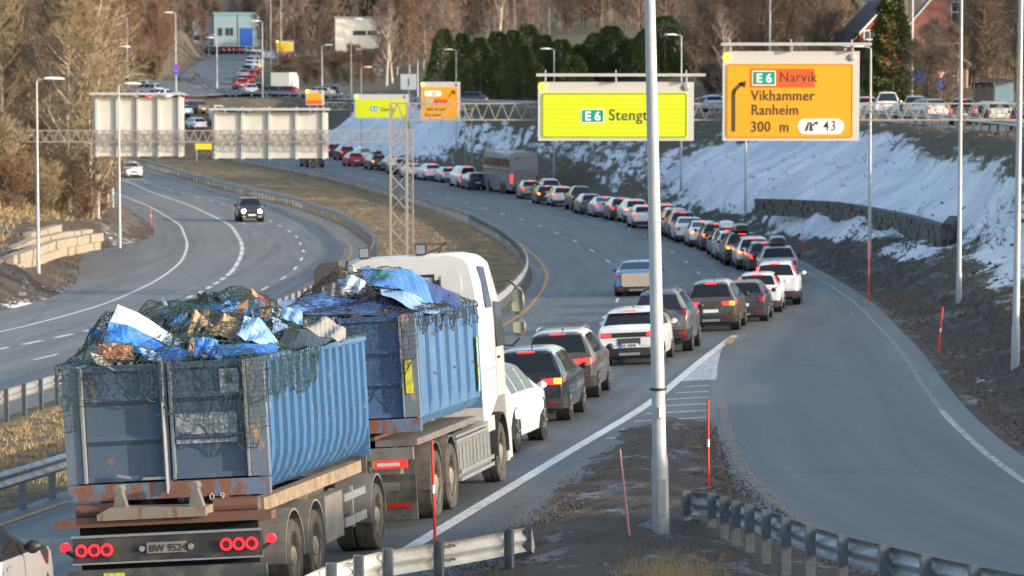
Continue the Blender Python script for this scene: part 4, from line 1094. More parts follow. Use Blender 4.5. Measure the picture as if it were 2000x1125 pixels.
# the queue, from the truck forwards
car(905, 893, 'cross', 'white', 'white electric car right beside and ahead of the lorry cab', scale=(1,1.02,1.05), lights=False, tails='horiz', dyaw=.03, roof='black')
car(1030, 828, 'suv', 'black', 'small black SUV with silver roof, nearest dark car ahead of the lorry', scale=(.965,.92,.97), tails='horiz', indicator=1, wiper=True, roof='silver')
car(1092, 783, 'suv', 'brown', 'dark SUV with roof rails between the small black SUV and the white electric SUV', scale=(1,1,1), tails='horiz', rails='chrome', wiper=True, roof='pearl')
car(1231, 714, 'cross', 'white', 'white electric SUV with full-width rear light panel, left of the near lamp post', tails='strip', plate_text='EE 42836', lights=True, spoiler=True)
car(1290, 690, 'boxy', 'grey', 'grey off-roader with a spare wheel on its tailgate behind the near lamp post', spare=True, tails='low', lights=False, rails=True, plate=False)
car(1390, 648, 'suv', 'brown', 'brown-grey SUV with one amber light at the tip of the painted nose', scale=(.98,1.03,1.02), tails='horiz', indicator=1, wiper=True, roof='silver')
car(1450, 630, 'hatch', 'dark', 'dark hatchback half hidden by the brown-grey SUV', scale=(1,1,.98), lights=False)
car(1480, 612, 'hatch', 'white', 'white hatchback with tall curved tail lights beside the dark hatchback', scale=(1.0,1.05,1.0), tails='pillar')
car(1516, 597, 'suv', 'white', 'white SUV with tail lights running up its rear pillars, last in line before the bend', scale=(1.02,1.0,1.02), tails='pillar')
car(1522, 553, 'suv', 'silver', 'grey SUV with a black roof box right behind the white SUV', box='black', tails='vert', scale=(1,1.05,1), lights=False)
car(1497, 534, 'hatch', 'dark', 'dark hatchback between the two cars in front of the roof-box SUV', scale=(1,1,1))
car(1475, 527, 'suv', 'white', 'white compact SUV with dark lower bumper on the left of the roof-box SUV', scale=(.98,.96,.95), tails='vert', indicator=-1)
car(1452, 519, 'suv', 'black', 'black SUV carrying a dark roof box in the thick of the queue', box='black', tails='horiz', indicator=-1)
car(1434, 509, 'wagon', 'silver', 'silver estate squeezed beside the black roof-box SUV', tails='vert', lights=False)
car(1424, 502, 'wagon', 'grey', 'grey estate with a white-topped roof box', box='white', tails='vert')
car(1402, 491, 'hatch', 'dark', 'dark blue-grey hatchback with bright orange-red light ahead of the white coupe', scale=(1.02,1,1.05), indicator=-1)
car(1378, 483, 'sedan', 'white', 'white saloon with a wide red light in its rear window', tails='vert', indicator=-1)
car(1350, 474, 'sedan', 'pearl', 'white saloon one place further on, half covered by the next', tails='vert', lights=False)
car(1336, 467, 'suv', 'grey', 'grey SUV with pale roof beyond the two white saloons')
car(1322, 461, 'suv', 'silver', 'silver SUV with black rear corner, second beyond the white saloons', scale=(1,1,1.02), tails='vert')
car(1303, 453, 'van', 'pearl', 'pale small van just right of the near lamp post', 'van', tails='low', lights=True, scale=(.94,.9,.92))
car(1262, 446, 'hatch', 'white', 'white hatchback partly hidden by the near lamp post')
car(1244, 436, 'suv', 'white', 'white SUV with orange-red light just left of the near lamp post', scale=(.97,.95,.97), indicator=-1)
car(1217, 431, 'hatch', 'dark', 'black hatchback wedged between two white cars left of the near lamp post', scale=(1,1,1.06))
car(1187, 425, 'sedan', 'lightblue', 'pale blue saloon with pink-red brake lights')
car(1158, 419, 'wagon', 'grey', 'grey estate between the pickup and the pale blue saloon', lights=False)
car(1142, 412, 'pickup', 'darkgrey', 'dark grey pickup truck with tall cab', 'pickup truck', lights=False, tails='low')
car(1101, 404, 'suv', 'white', 'white SUV with a wide red brake light, left of the pickup', scale=(.98,.98,.95))
car(1070, 399, 'hatch', 'black', 'black hatchback with one orange light behind the white SUV', indicator=-1)
car(1077, 391, 'suv', 'pearl', 'tall white car seen over the black hatchback roof', lights=False, scale=(1,1,1.06))
car(1038, 389, 'hatch', 'beige', 'beige hatchback right behind the coach', scale=(.97,1,1.05))
car(934, 371, 'hatch', 'dark', 'dark car in front of the coach seen at its left', lights=False, scale=(1,1.05,1.05))
car(915, 366, 'van', 'white', 'white van ahead of the coach in the queue', 'van', tails='low', lights=True, scale=(1,1,1))
car(880, 357, 'hatch', 'lightblue', 'small pale car with a red light left of the white van')
car(848, 353, 'wagon', 'white', 'white estate with three bright brake lights, two left of the white van', scale=(1,1,1.1))
car(816, 349, 'sedan', 'white', 'white saloon just right of the lattice mast')
car(788, 341, 'suv', 'silver', 'silver car seen through the lattice mast', lights=False)
car(775, 336, 'suv', 'brown', 'dark car with a red light left behind the lattice mast')
car(742, 332, 'suv', 'grey', 'grey SUV with a dark roof box left of the lattice mast', box='black', indicator=-1)
car(697, 325, 'hatch', 'red', 'bright red hatchback in the second lane of the far queue', lights=False, scale=(1,.95,1))
car(714, 318, 'van', 'white', 'small white van behind the red hatchback', 'van', lights=False, tails='low', scale=(.9,.85,.9))
car(680, 313, 'suv', 'darkred', 'dark red SUV with white roof beside the right grey sign panel')
car(655, 308, 'suv', 'navy', 'dark car at the right edge of the wide grey sign panel')
# moving traffic
c_ = car(1243, 579, 'sedan', 'blue', 'blue electric saloon with dusty tail driving alone in the middle lane', group='moving cars', lights=False, tails='horiz', scale=(1.03,1.02,1.0), plate=False); c_['group'] = 'moving cars'
MB().prism(rrect(-.62,.62,.42,1.0,.12), 'y', -.030, .01).build('dusty_boot_lid', mat('dust film', (.36,.31,.27), .7, var=.2), c_)
X, d, z = G(492, 434); o_ = build_car('car', 'suv', 'black', 'black car with headlights on, driving towards the viewer on the oncoming lanes', 'car', 1, (.98,.95,.97), lights=False, front_on=True, tails='vert'); settle(o_, X, d, z, slope(D2c, d), turn=True)
f = Vector((slope(D2c,d),1,0)).normalized(); o_.location += f*4.3; o_['group'] = 'moving cars'
X, d, z = G(262, 348); o_ = build_car('car', 'suv', 'white', 'white car coming round the bend below the left grey sign panel', 'car', 2, (1,.98,.97), lights=False, front_on=True, tails='vert'); settle(o_, X, d, z, slope(D2c, d), turn=True)
f = Vector((slope(D2c,d),1,0)).normalized(); o_.location += f*4.3; o_['group'] = 'moving cars'
# dark covered test car overtaking at the bottom left corner
X, d, z = -6.9, 31.0, float(BZ(-6.9, 31.0))
camo, t_, b2 = newmat('black and white camouflage wrap'); v_ = t_.noise(1.1, 1, .4, t_.obj(), .8)
zs_ = t_.node('ShaderNodeSeparateXYZ'); t_.l.new(t_.obj(), zs_.inputs[0])
t_.l.new(t_.mix(t_.ramp(zs_.outputs[2], [(.98,0.),(.985,1.)]), t_.ramp(v_, [(.36,.62),(.37,.25),(.62,.25),(.63,.03)]), (.015,.015,.017)), b2.inputs['Base Color']); b2.inputs['Roughness'].default_value = .35
MATS['car paint camo'] = camo
_p = paint
def paint(n): return camo if n == 'camo' else (mat('matt black wrap', (.02,.02,.022), .5) if n == 'matt' else _p(n))
o_ = build_car('car', 'suv', 'camo', 'black and white wrapped car with big mirror in the bottom left corner', 'car', 0, (1.02,1,.95), lights=False, tails='horiz')
settle(o_, -6.80, 34.9, float(BZ(-6.8, 34.9))-.03, .13); o_['group'] = 'moving cars'

# ---- cars away from the motorway: upper road, roundabout arm, climbing queue
def far_car(px, py, d, kind, colr, label, group, hx, hy, turn=False, lod=2, name='car', cat='car', **kw):
    p = P3(px, py, d); z = tz(p.x, d)+.06
    r_ = build_car(name, kind, colr, label, cat, lod=lod, **kw)
    settle(r_, p.x, d, z, hx/hy, turn=turn, h0=tz if False else (lambda x, y: z)); r_['group'] = group; return r_
gU = 'cars on the upper road'
def up_at(px, off):
    """point on the upper road where it crosses picture column px"""
    L = offset_line(UPL, off); best = None
    for i in range(len(L)-1):
        a = 1000+F*L[i][0]/L[i][1]; b = 1000+F*L[i+1][0]/L[i+1][1]
        if (a-px)*(b-px) <= 0 and a != b:
            t = (px-a)/(b-a); q = [L[i][k]+(L[i+1][k]-L[i][k])*t for k in range(3)]
            return q, (L[i+1][0]-L[i][0])/(L[i+1][1]-L[i][1])
    return None
def up_car(px, off, kind, colr, label, face=0, **kw):
    q, sl = up_at(px, off); nm = kw.pop('name', 'car'); ct = kw.pop('cat', 'car')
    r_ = build_car(nm, kind, colr, label, ct, lod=kw.pop('lod', 1), **kw); settle(r_, q[0], q[1], q[2]+.04, face if face else sl, h0=lambda x, y: q[2]); r_['group'] = gU
up_car(1880, 2.4, 'suv', 'dark', 'dark hatchback with glowing red lights on the upper road', face=.15, scale=(1,.9,1))
up_car(1833, 5.6, 'wagon', 'silver', 'low silver car behind the gantry truss on the upper road', face=-.3, lights=False)
up_car(1787, 5.0, 'suv', 'silver', 'grey estate on the upper road right of the white van', face=.1, lights=False)
up_car(1733, 3.2, 'van', 'white', 'white van on the upper road just right of the orange exit sign', face=.08, name='van', cat='van', lights=False, tails='low')
up_car(1694, 6.0, 'hatch', 'white', 'pale hatchback on the upper road at the edge of the orange exit sign', face=.05)
up_car(1955, 5.0, 'wagon', 'silver', 'silver car behind the gantry truss near the right edge', face=-.2, lights=False)
up_car(2003, 1.6, 'suv', 'black', 'black car cut by the right edge of the picture on the upper road', face=.2, lights=False)
up_car(1395, 5.0, 'hatch', 'lightblue', 'pale car on the upper road in the gap between the two large signs', face=.02, lights=False)
up_car(668, 5.0, 'suv', 'navy', 'blue car on the upper road just left of the small yellow sign', face=-3, lights=False)
up_car(652, 3.0, 'wagon', 'beige', 'pale car on the upper road beside the blue one', face=-3, lights=False)
up_car(583, 5.0, 'hatch', 'darkred', 'dark car with a red light below the grey lorry', face=-3)
up_car(556, 4.0, 'hatch', 'dark', 'black car on the upper road under the grey lorry cab', face=-3, lights=False)
up_car(950, 5.0, 'wagon', 'dark', 'dark car passing in front of the dark evergreens', face=-3, lights=False)
gJ = 'cars queueing at the left junction'
for (px, py, d, k, c, lb, hx) in [
    (243,172,452,'suv','silver','pale car farthest left in the junction queue',-2.2),(272,172,448,'wagon','dark','dark car with headlights second from the left in the junction queue',-2.2),
    (298,176,444,'wagon','beige','beige car third from the left in the junction queue',-2.2),(293,190,428,'hatch','darkred','reddish car just above the left grey sign panel',-2),
    (313,182,434,'suv','silver','silver car above the middle of the left grey panel',-2),(333,186,430,'suv','white','white car above the right end of the left grey panel',-1.8),
    (265,192,424,'wagon','black','black car at the top edge of the left grey panel',-2),(372,192,428,'suv','darkred','red car just right of the sign lamp post',-1.3),
    (397,201,420,'suv','brown','reddish brown car between the red car and the white van',-1.0),(368,204,412,'wagon','lightblue','pale blue car at the gap between the two grey panels',-1.2),
    (392,224,405,'suv','white','white car facing the viewer in the gap between the grey panels',-.5),(465,206,418,'hatch','black','black car right of the white van at the junction',-2),
    (500,212,415,'wagon','silver','silver car roof showing over the wide grey panel',-2)]:
    far_car(px, py, d, k, c, lb, gJ, hx, 1, lights=(c in ('darkred',)))
far_car(427, 214, 408, 'van', 'white', 'tall white van above the left end of the wide grey panel', gJ, -.15, 1, name='van', cat='van', lights=False, tails='low', scale=(1.08,1,1.28))
gC_ = 'cars climbing the far hill in a queue'
for i, (px, py, d, k, c, lb) in enumerate([(492,190,462,'suv','lightblue','pale car at the foot of the climbing queue'),(508,186,466,'hatch','black','black car beside the pale car at the foot of the climbing queue'),
    (474,176,482,'suv','darkred','dark red car low on the bend of the climbing queue'),(473,165,503,'wagon','navy','dark blue car on the bend of the climbing queue'),(486,165,505,'hatch','red','red car on the inside of the climbing bend'),
    (477,153,528,'suv','silver','silver car half way up the climbing queue'),(489,153,530,'hatch','darkred','dark red car half way up the climbing queue'),(482,143,556,'suv','dark','dark car above the half way point of the climbing queue'),
    (493,143,560,'hatch','red','red car above the half way point of the climbing queue'),(487,134,585,'suv','lightblue','pale blue car below the top of the climbing queue'),(497,133,588,'suv','beige','beige car below the top of the climbing queue'),
    (489,124,620,'suv','white','white car near the top of the climbing queue'),(499,123,622,'wagon','silver','silver car near the top of the climbing queue'),(494,115,655,'van','silver','silver van at the crest of the climbing queue')]):
    far_car(px, py, d, k, c, lb, gC_, -.25 if py > 150 else .12, 1, lights=(i % 2 == 0))
gT = 'cars in front of the blue hall'
for i, (px, c, l_) in enumerate([(406,'dark','leftmost dark car in the row below the blue hall'),(418,'navy','second car from the left in the row below the blue hall'),(430,'black','black car with pink light in the row below the blue hall'),(441,'dark','car left of the brightest red lights below the blue hall'),
    (450,'black','car with the brightest red lights below the blue hall'),(462,'darkred','dark red car right of the brightest lights below the blue hall'),(474,'silver','silver car second from the right below the blue hall'),(486,'pearl','pale car at the right end of the row below the blue hall')]):
    far_car(px, 109, 725, 'suv', c, l_, gT, .5, 1, lights=(i in (2,3,4,5)))
# grey box lorry waiting on the upper road
p = P3(547, 180, 462); z = tz(p.x, 462)+.05
o_ = thing('box_lorry', 'distant grey-white lorry waiting on the upper road below the small orange board', 'lorry'); gw = mat('dusty white box', (.45,.46,.46), .6, var=.1); bk = mat('lorry dark parts', (.03,.03,.032), .7)
MB().box(-1.3,1.3,0,6.5,.95,3.3).build('cargo_box', gw, o_); MB().box(-1.2,1.2,.05,6.4,.55,.95).build('chassis', bk, o_); MB().prism([(6.6,.7),(8.6,.7),(8.6,1.8),(8.2,2.9),(6.6,3.0)], 'x', -1.2, 1.2).build('cab', gw, o_)
for y in (1.2,2.4,7.6):
    for s_ in (-1,1): MB().cyl((s_*1.2,y,.5), .5, -s_*.3, 'x', 14).build('wheel', rubber, o_)
for s_ in (-1,1): MB().box(s_*.95-.15,s_*.95+.15,-.04,.02,.65,.85).build('tail_light', tail_off, o_)
settle(o_, p.x, 462, z, .1, h0=lambda x,y: z)
# the coach in the queue
X, d, z = G(1024, 380)
o_ = thing('coach', 'tall grey coach standing in the middle of the queue', 'coach')
cg = mat('coach grey', (.17,.185,.21), .45, .0, var=.1, scale=2, coat=.3, dirt=(.20,.19,.17), dscale=1.2); 
H_ = 3.75; W_ = 1.27
prof = [(-W_+.05,.38),(W_-.05,.38),(W_,.9),(W_,2.2),(W_-.05,3.2),(W_-.14,H_-.12),(W_-.4,H_),(-W_+.4,H_),(-W_+.14,H_-.12),(-W_+.05,3.2),(-W_,2.2),(-W_,.9)]
rows = []
for y, k in ((0,.93),(.06,.985),(.2,1),(12.5,1),(12.75,.95)):
    rows.append([(x*k, y+(.10 if zz > 2.2 and y < .1 else 0), .38+(zz-.38)*(k*.02+.98)) for x, zz in prof+[prof[0]]])
mb = MB().grid(rows)
for r in (rows[0], rows[-1]): n = len(mb.v); mb.v += r[:-1]; mb.f.append(tuple(range(n, n+12))); mb.m.append(0)
body = mb.build('body', cg, o_, smooth=True)
MB().prism(rrect(-.85,.85,2.75,3.3,.12), 'y', .070, .12).build('rear_window', mat('coach rear glass', (.09,.10,.12), .5), o_)
for s_ in (1,-1):
    g = MB()
    for k in range(6): a = .5+k*2.0; g.quad((s_*(W_+.004),a,1.95),(s_*(W_+.004),a+1.9,1.95),(s_*(W_-.03),a+1.9,3.1),(s_*(W_-.03),a,3.1))
    g.build('side_windows', glass, body)
    MB().box(s_*(W_-.12)-.10,s_*(W_-.12)+.10,-.02,.06,1.0,1.75).build('tail_light', tail_off if s_ > 0 else tail_on, o_)
    for y in (2.6,3.9,9.6):
        MB().cyl((s_*(W_-.28),y,.5), .58, s_*.284, 'x', 16).build('wheel_arch', well, o_); MB().cyl((s_*(W_-.30),y,.5), .5, s_*.31, 'x', 16).build('wheel', rubber, o_)
g = MB()
for k in range(5): g.box(-.9,.9,-.012,.02,1.15+k*.24,1.19+k*.24)
g.build('engine_grille', black_plastic, o_); MB().box(-1.1,1.1,-.03,.1,.42,.75).build('bumper', black_plastic, o_)
MB().box(-.28,.28,-.04,-.025,.85,.97).build('number_plate', plate_m, o_)
settle(o_, X, d, z, slope(W1, d+5)); o_['group'] = 'vehicles in the outbound queue'
# dark pickup / lorry tail under the wide grey panel
X, d, z = G(618, 327); o_ = build_car('van', 'van', 'dark', 'dark van moving under the right end of the wide grey panel', 'van', 2, (1.05,1,1.1), lights=False, tails='low', plate=False); settle(o_, X, d, z, slope(W1, d)); o_['group'] = 'moving cars'
# ---------------------------------------------------------------- the tipper rig
blue_paint = mat('faded blue container paint', (.10,.24,.42), .55, 0, var=.14, scale=3, dirt=(.17,.19,.20), dscale=1.3, dlo=.42, dhi=.72)
blue_side = mat('blue container side', (.085,.27,.54), .45, 0, var=.12, scale=3, dirt=(.22,.24,.25), dscale=2.2, dlo=.52, dhi=.75)
def rusty(name, base, amount=.5, rc=(.13,.055,.03)):
    m, t, b = newmat(name); P = t.obj(); mp = t.node('ShaderNodeMapping'); t.l.new(P, mp.inputs[0]); mp.inputs['Scale'].default_value = (1,1,.35)
    n = t.noise(5, 7, .7, mp.outputs[0]); n2 = t.noise(22, 4, .7, P); n3 = t.noise(1.2, 3, .5, P)
    c = t.mix(n3, tuple(x*.8 for x in base), tuple(x*1.2 for x in base))
    c = t.mix(t.ramp(n, [(.62-amount*.3, 0.), (.72-amount*.3, 1.)]), c, t.mix(n2, rc, tuple(x*2.0 for x in rc)))
    c = t.mix(t.ramp(n2, [(.60,0.),(.72,1.)]), c, tuple(x*.5 for x in base))
    t.l.new(c, b.inputs['Base Color']); b.inputs['Roughness'].default_value = .7; t.l.new(t.bump(n2, .3, .01), b.inputs['Normal']); MATS[name] = m; return m
door_paint = rusty('weathered container door', (.068,.100,.155), .06, (.16,.09,.05))
side_paint = rusty('weathered container side', (.042,.125,.265), .08, (.28,.20,.12))
side2_paint = rusty('pale container side', (.065,.150,.29), .05, (.25,.20,.14))
rust = rusty('rusty steel', (.12,.09,.075), .8, (.10,.045,.028)); post_rust = rusty('scuffed corner post', (.13,.165,.21), .12, (.32,.20,.13))
sill_rust = rusty('rust and blue sill', (.10,.18,.27), .62, (.13,.055,.035))
chassis = mat('dusty chassis', (.045,.043,.042), .8, 0, var=.3, dirt=(.16,.14,.115), dscale=3, dlo=.35, dhi=.75)
dustgrey = mat('dusty grey guard', (.16,.155,.145), .75, 0, var=.2, dirt=(.12,.11,.10), dscale=3); timber = mat('dusty timber', (.27,.20,.14), .85, 0, var=.25, scale=5, dirt=(.16,.12,.09), dscale=4)
cab_white = mat('white cab paint', (.60,.60,.59), .35, 0, var=.04, scale=2, coat=.5, dirt=(.46,.42,.36), dscale=1.1, dlo=.48, dhi=.8)
TX, TD, TS = -4.04, 39.8, .150
fw = Vector((TS,1,0)).normalized(); rt = Vector((fw.y,-fw.x,0))
def rig_place(root, y):
    X = TX+fw.x*y; d = TD+fw.y*y; return settle(root, X, d, float(BZ(X, d)), TS)
def dual(root, x, y, r, s_, wide=.55, name='wheel'):
    c = thing(name, None, None, (x, y, r)); c.parent = root; KIDS.setdefault(root.name, []).append(c)
    m_ = MB(); m_.lathe([(r*.60,-.03*s_),(r*.66,0),(r*.95,0),(r,-.03*s_)]+[(r,-wide*.46*s_),(r*.93,-wide*.49*s_),(r,-wide*.54*s_),(r,-wide*s_+.03*s_),(r*.9,-wide*s_),(r*.5,-wide*s_)], (0,0,0), 'x', 36); m_.build('tyre', rubber, c, smooth=True)
    m_ = MB(); m_.lathe([(r*.62,0.),(r*.60,-.10*s_),(r*.5,-.14*s_),(r*.30,-.13*s_),(r*.27,-.02*s_),(.10,-.0*s_),(.001,-.0)], (0,0,0), 'x', 30)
    for k in range(10):
        a = 2*math.pi*k/10; m_.bar((-.15*s_, r*.40*math.cos(a), r*.40*math.sin(a)), (-.10*s_, r*.40*math.cos(a), r*.40*math.sin(a)), .03)
    m_.build('rim', mat('dusty rim', (.30,.27,.22), .6, .3, dirt=(.13,.11,.09), dscale=6), c, smooth=True); return c
def fender(root, x0, x1, y, zc, r, m):
    a_ = [(y+r*math.cos(R(a)), zc+r*math.sin(R(a))) for a in range(-8, 189, 14)]; b = [(y+(r-.03)*math.cos(R(a)), zc+(r-.03)*math.sin(R(a))) for a in range(188, -9, -14)]
    mb = MB(); n = len(a_)
    for i in range(n-1):
        p, q = a_[i], a_[i+1]; p2, q2 = b[-1-i], b[-2-i]
        mb.quad((x1,p[0],p[1]),(x1,q[0],q[1]),(x0,q[0],q[1]),(x0,p[0],p[1])); mb.quad((x0,p2[0],p2[1]),(x0,q2[0],q2[1]),(x1,q2[0],q2[1]),(x1,p2[0],p2[1]))
        mb.quad((x1,p[0],p[1]),(x1,p2[0],p2[1]),(x1,q2[0],q2[1]),(x1,q[0],q[1]))
    mb.build('mudguard', m, root, smooth=True)
# ---- drawbar trailer
tr = thing('trailer', 'dusty drawbar trailer under the rear blue container', 'trailer')
mb = MB(); mb.box(-.55,-.40,-.1,6.6,.85,1.06).box(.40,.55,-.1,6.6,.85,1.06)
for y in (.2,1.8,3.2,5.0,6.4): mb.box(-.40,.40,y,y+.14,.87,1.04)
mb.build('frame', chassis, tr)
for x in (-1.08,.92): MB().box(x,x+.16,.3,6.4,1.10,1.26).build('side_timber', timber, tr)
MB().box(-1.33,1.33,-.42,-.18,1.06,1.16).build('rear_ledge', rust, tr)
MB().box(-1.1,1.1,-.16,-.12,.45,1.08).build('rear_panel', well, tr)  # black panel stands in for the shade under the rear ledge
mb = MB(); mb.prism([(-.78,1.14),(.55,1.14),(.55,1.25),(-.62,1.29),(-.78,1.21)], 'y', -.50, -.10); mb.build('ledge_plate', rusty('pale scuffed plate', (.22,.185,.15), .35), tr)
for x in (-.55,.38):
    mb = MB(); mb.prism([(x-.05,1.25),(x+.13,1.25),(x+.06,1.50),(x,1.50)], 'y', -.42, -.30); mb.cyl((x+.03,-.46,1.50), .055, .2, 'y', 12); mb.build('roller_bracket', dustgrey, tr)
for x in (-1.15,.55): MB().cyl((x,-.02,1.22), .10, .55, 'x', 14).build('roller', rust, tr)
MB().box(-1.16,1.16,-.30,-.20,.61,.95).build('light_bar', mat('black light bar', (.028,.027,.027), .55, dirt=(.075,.07,.062), dscale=3), tr)
MB().box(-1.17,1.17,-.32,-.305,.925,.955).box(-1.17,1.17,-.32,-.305,.605,.625).build('bar_trim', galv, tr)
ring_on = mat('round tail light ring', (.75,.01,.02), .3, emit=(1,.03,.04), es=.55); dark_lens = mat('dark red lens', (.10,.02,.02), .3)
for x in (-1.05,-.89,-.735,.735,.89,1.045):
    c = MB(); c.lathe([(.045,-.33),(.052,-.345),(.072,-.345),(.078,-.31)], (x,0,.775), 'y', 20); o = c.build('round_tail_light', ring_on, tr, smooth=True)
    MB().cyl((x,-.335,.775), .046, .03, 'y', 16).build('lens', dark_lens, o)
MB().box(-.24,.24,-.325,-.305,.71,.84).build('number_plate', mat('dirty plate', (.22,.21,.19), .6, var=.2), tr); text_mesh('plate_lettering', 'BW 9524', .12, ink, tr, (-.21,-.328,.73), bold=.001)
for x in (-.3,.3): MB().cyl((x,-.33,.77), .035, .05, 'y', 10).build('plate_lamp', galv, tr)
MB().box(-1.22,1.22,-.36,-.28,.38,.54).build('underrun_bar', mat('grey underrun bar', (.07,.07,.07), .6, .2, dirt=(.16,.15,.13), dscale=3), tr)
for x in (-1.0,.3): MB().box(x,x+.7,-.27,-.22,.05,.32).build('mudflap', rubber, tr)
MB().box(-.78,-.52,-.364,-.361,.41,.50).build('warning_tape', mat('yellow tape', (.62,.66,.02), .6, dirt=(.1,.1,.05), dscale=12), tr)
for s_ in (-1,1):
    mb = MB(); mb.cyl((s_*1.27,-.28,.82), .055, .08, 'y', 14); mb.build('side_marker', ring_on, tr); MB().bar((s_*1.15,-.25,.7),(s_*1.27,-.24,.78),.04).build('marker_arm', black_plastic, tr)
    for y in (1.15,2.45,6.6):
        dual(tr, s_*1.24, y, .46, s_); fender(tr, s_*.72, s_*1.25, y, .50, .56, dustgrey)
    MB().cyl((0,1.15,.44), .06, s_*1.0, 'x', 8).cyl((0,2.45,.44), .06, s_*1.0, 'x', 8).cyl((0,6.6,.44), .06, s_*1.0, 'x', 8).build('axle', chassis, tr)
    MB().box(min(s_*1.02,s_*1.22),max(s_*1.02,s_*1.22),3.15,4.3,.42,1.02).build('side_locker', dustgrey, tr)
    MB().box(min(s_*1.19,s_*1.22),max(s_*1.19,s_*1.22),4.45,5.9,.84,.94).box(min(s_*1.19,s_*1.22),max(s_*1.19,s_*1.22),4.45,5.9,.5,.62).box(min(s_*1.15,s_*1.19),max(s_*1.15,s_*1.19),5.1,5.18,.45,1.0).build('side_guard', galv, tr)
MB().box(-.8,.8,2.0,6.2,.60,.85).build('underside_gear', chassis, tr)
mb = MB(); mb.bar((-.3,6.8,.75),(0,9.3,.62),.12); mb.bar((.3,6.8,.75),(0,9.3,.62),.12); mb.build('drawbar', chassis, tr)
rig_place(tr, 0)
# ---- container builder
def container(name, label, L, zb, zt, y0, ribs, curved, wall_m, door_m):
    o = thing(name, label, 'container', group='blue waste containers'); h = zt-zb
    # side profile (x,z) from the top rail to the floor
    if curved:
        pr = [(1.20,zt-.06),(1.20,zb+.62),(1.185,zb+.42),(1.13,zb+.24),(1.03,zb+.10),(.88,zb+.02),(.70,zb)]
    else: pr = [(1.19,zt-.06),(1.19,zb+.50),(1.19,zb+.2),(1.05,zb+.04),(.8,zb)]
    for s_ in (1,-1):
        rows = [[(s_*x, y0+.02+(L-.02)*k/2, z) for x, z in pr] for k in range(3)]
        MB().grid(rows).build('side_wall', wall_m, o, smooth=True)
        rb = MB()
        for k in range(ribs):
            y = y0+.24+(L-.4)*k/(ribs-1); w2 = .105 if curved else .12
            # trapezoid rib following the profile
            def off(i, e):
                a = Vector(pr[max(i-1,0)]); b = Vector(pr[min(i+1,len(pr)-1)]); t = (b-a).normalized(); n_ = Vector((-t.y, t.x)); 
                if n_.x < 0: n_ = -n_
                if not curved and i >= 2: e = e*.3
                return (pr[i][0]+n_.x*e, pr[i][1]+n_.y*e)
            for i in range(len(pr)-1):
                A, B = off(i,.002), off(i+1,.002); A2, B2 = off(i,.060), off(i+1,.060)
                P = lambda q, yy: (s_*q[0], yy, q[1])
                rb.quad(P(A2,y-w2*.93),P(B2,y-w2*.93),P(B2,y+w2*.93),P(A2,y+w2*.93)); rb.quad(P(A,y-w2),P(B,y-w2),P(B2,y-w2*.93),P(A2,y-w2*.93)); rb.quad(P(A2,y+w2*.93),P(B2,y+w2*.93),P(B,y+w2),P(A,y+w2))
            q0, q1 = off(0,.002), off(0,.060); rb.quad(P(q0,y-w2),P(q1,y-w2*.93),P(q1,y+w2*.93),P(q0,y+w2))
            if not curved:
                A = off(2,.002); rb.quad((s_*1.25,y-w2*.93,zb+.48),(s_*1.25,y+w2*.93,zb+.48),(s_*1.195,y+w2*.9,zb+.2),(s_*1.195,y-w2*.9,zb+.2))
        rb.build('side_ribs', wall_m, o)
        MB().tube([(s_*1.22,y0-.02,zt-.03),(s_*1.22,y0+L,zt-.03)], .055, 10).build('top_rail', side2_paint if curved else wall_m, o, smooth=True)
        hk = MB(); 
        for k in range(1, ribs, 2):
            y = y0+.24+(L-.4)*(k+.5)/(ribs-1)
            for zz in (zt-.38, zb+.78): hk.tube([(s_*1.2,y-.03,zz+.04),(s_*1.245,y-.03,zz),(s_*1.245,y+.03,zz),(s_*1.2,y+.03,zz+.04)], .010, 4)
        hk.build('net_hooks', rust, o)
    MB().box(-.95,.95,y0+.03,y0+L-.02,zb,zb+.05).box(-.45,-.30,y0+.3,y0+L,zb-.14,zb).box(.30,.45,y0+.3,y0+L,zb-.14,zb).build('floor', rust, o)
    MB().box(-1.24,1.24,y0+L-.06,y0+L,zb,zt).build('front_wall', wall_m, o)
    # rear frame and the two doors
    for a_, b_ in ((1.04,1.25),(-1.25,-1.04)):
        MB().box(a_,b_,y0-.06,y0+.06,zb+.22,zt).build('corner_post', post_rust, o)
    for a_, b_ in ((1.00,1.03),(-1.03,-1.00)):
        MB().box(a_,b_,y0-.09,y0-.02,zb+.22,zt-.02).build('hinge_strip', galv, o)
    MB().box(-1.25,1.25,y0-.075,y0+.04,zb,zb+.20).build('rear_sill', sill_rust, o)
    for s_ in (-1,1):
        a, b = (.045,1.0) if s_ > 0 else (-1.0,-.045)
        MB().box(a,b,y0+.005,y0+.045,zb+.22,zt-.01).build('door', door_m, o)
        mb = MB(); mb.box(a,b,y0-.035,y0+.002,zt-.09,zt-.012)
        for zz in (zb+1.20, zb+.72): mb.prism([(y0-.045,zz),(y0+.002,zz-.06),(y0+.002,zz+.06)], 'x', a+.01, b-.01)
        mb.box(a+.0,b,y0-.03,y0+.0,zb+.222,zb+.29); mb.build('door_rails', door_m, o)
    mb = MB(); mb.box(-.04,.04,y0-.05,y0+.03,zb+.20,zt+.02); mb.cyl((-.0,y0-.085,zb+.1), .022, h-.08, n=10); mb.box(-.10,.06,y0-.09,y0-.05,zb+1.0,zb+1.02); mb.box(.07,.10,y0-.07,y0+.03,zb+.22,zt-.0)
    mb.build('locking_post', post_rust, o)
    mb = MB(); mb.cyl((-.0,y0-.12,zb+.06), .018, 1.1, n=8); mb.bar((-.62,y0-.10,zb+.30),(-.45,y0-.10,zb+.27),.03); mb.bar((-.3,y0-.10,zb+.25),(.0,y0-.10,zb+.25),.03); mb.build('locking_bar', galv, o)
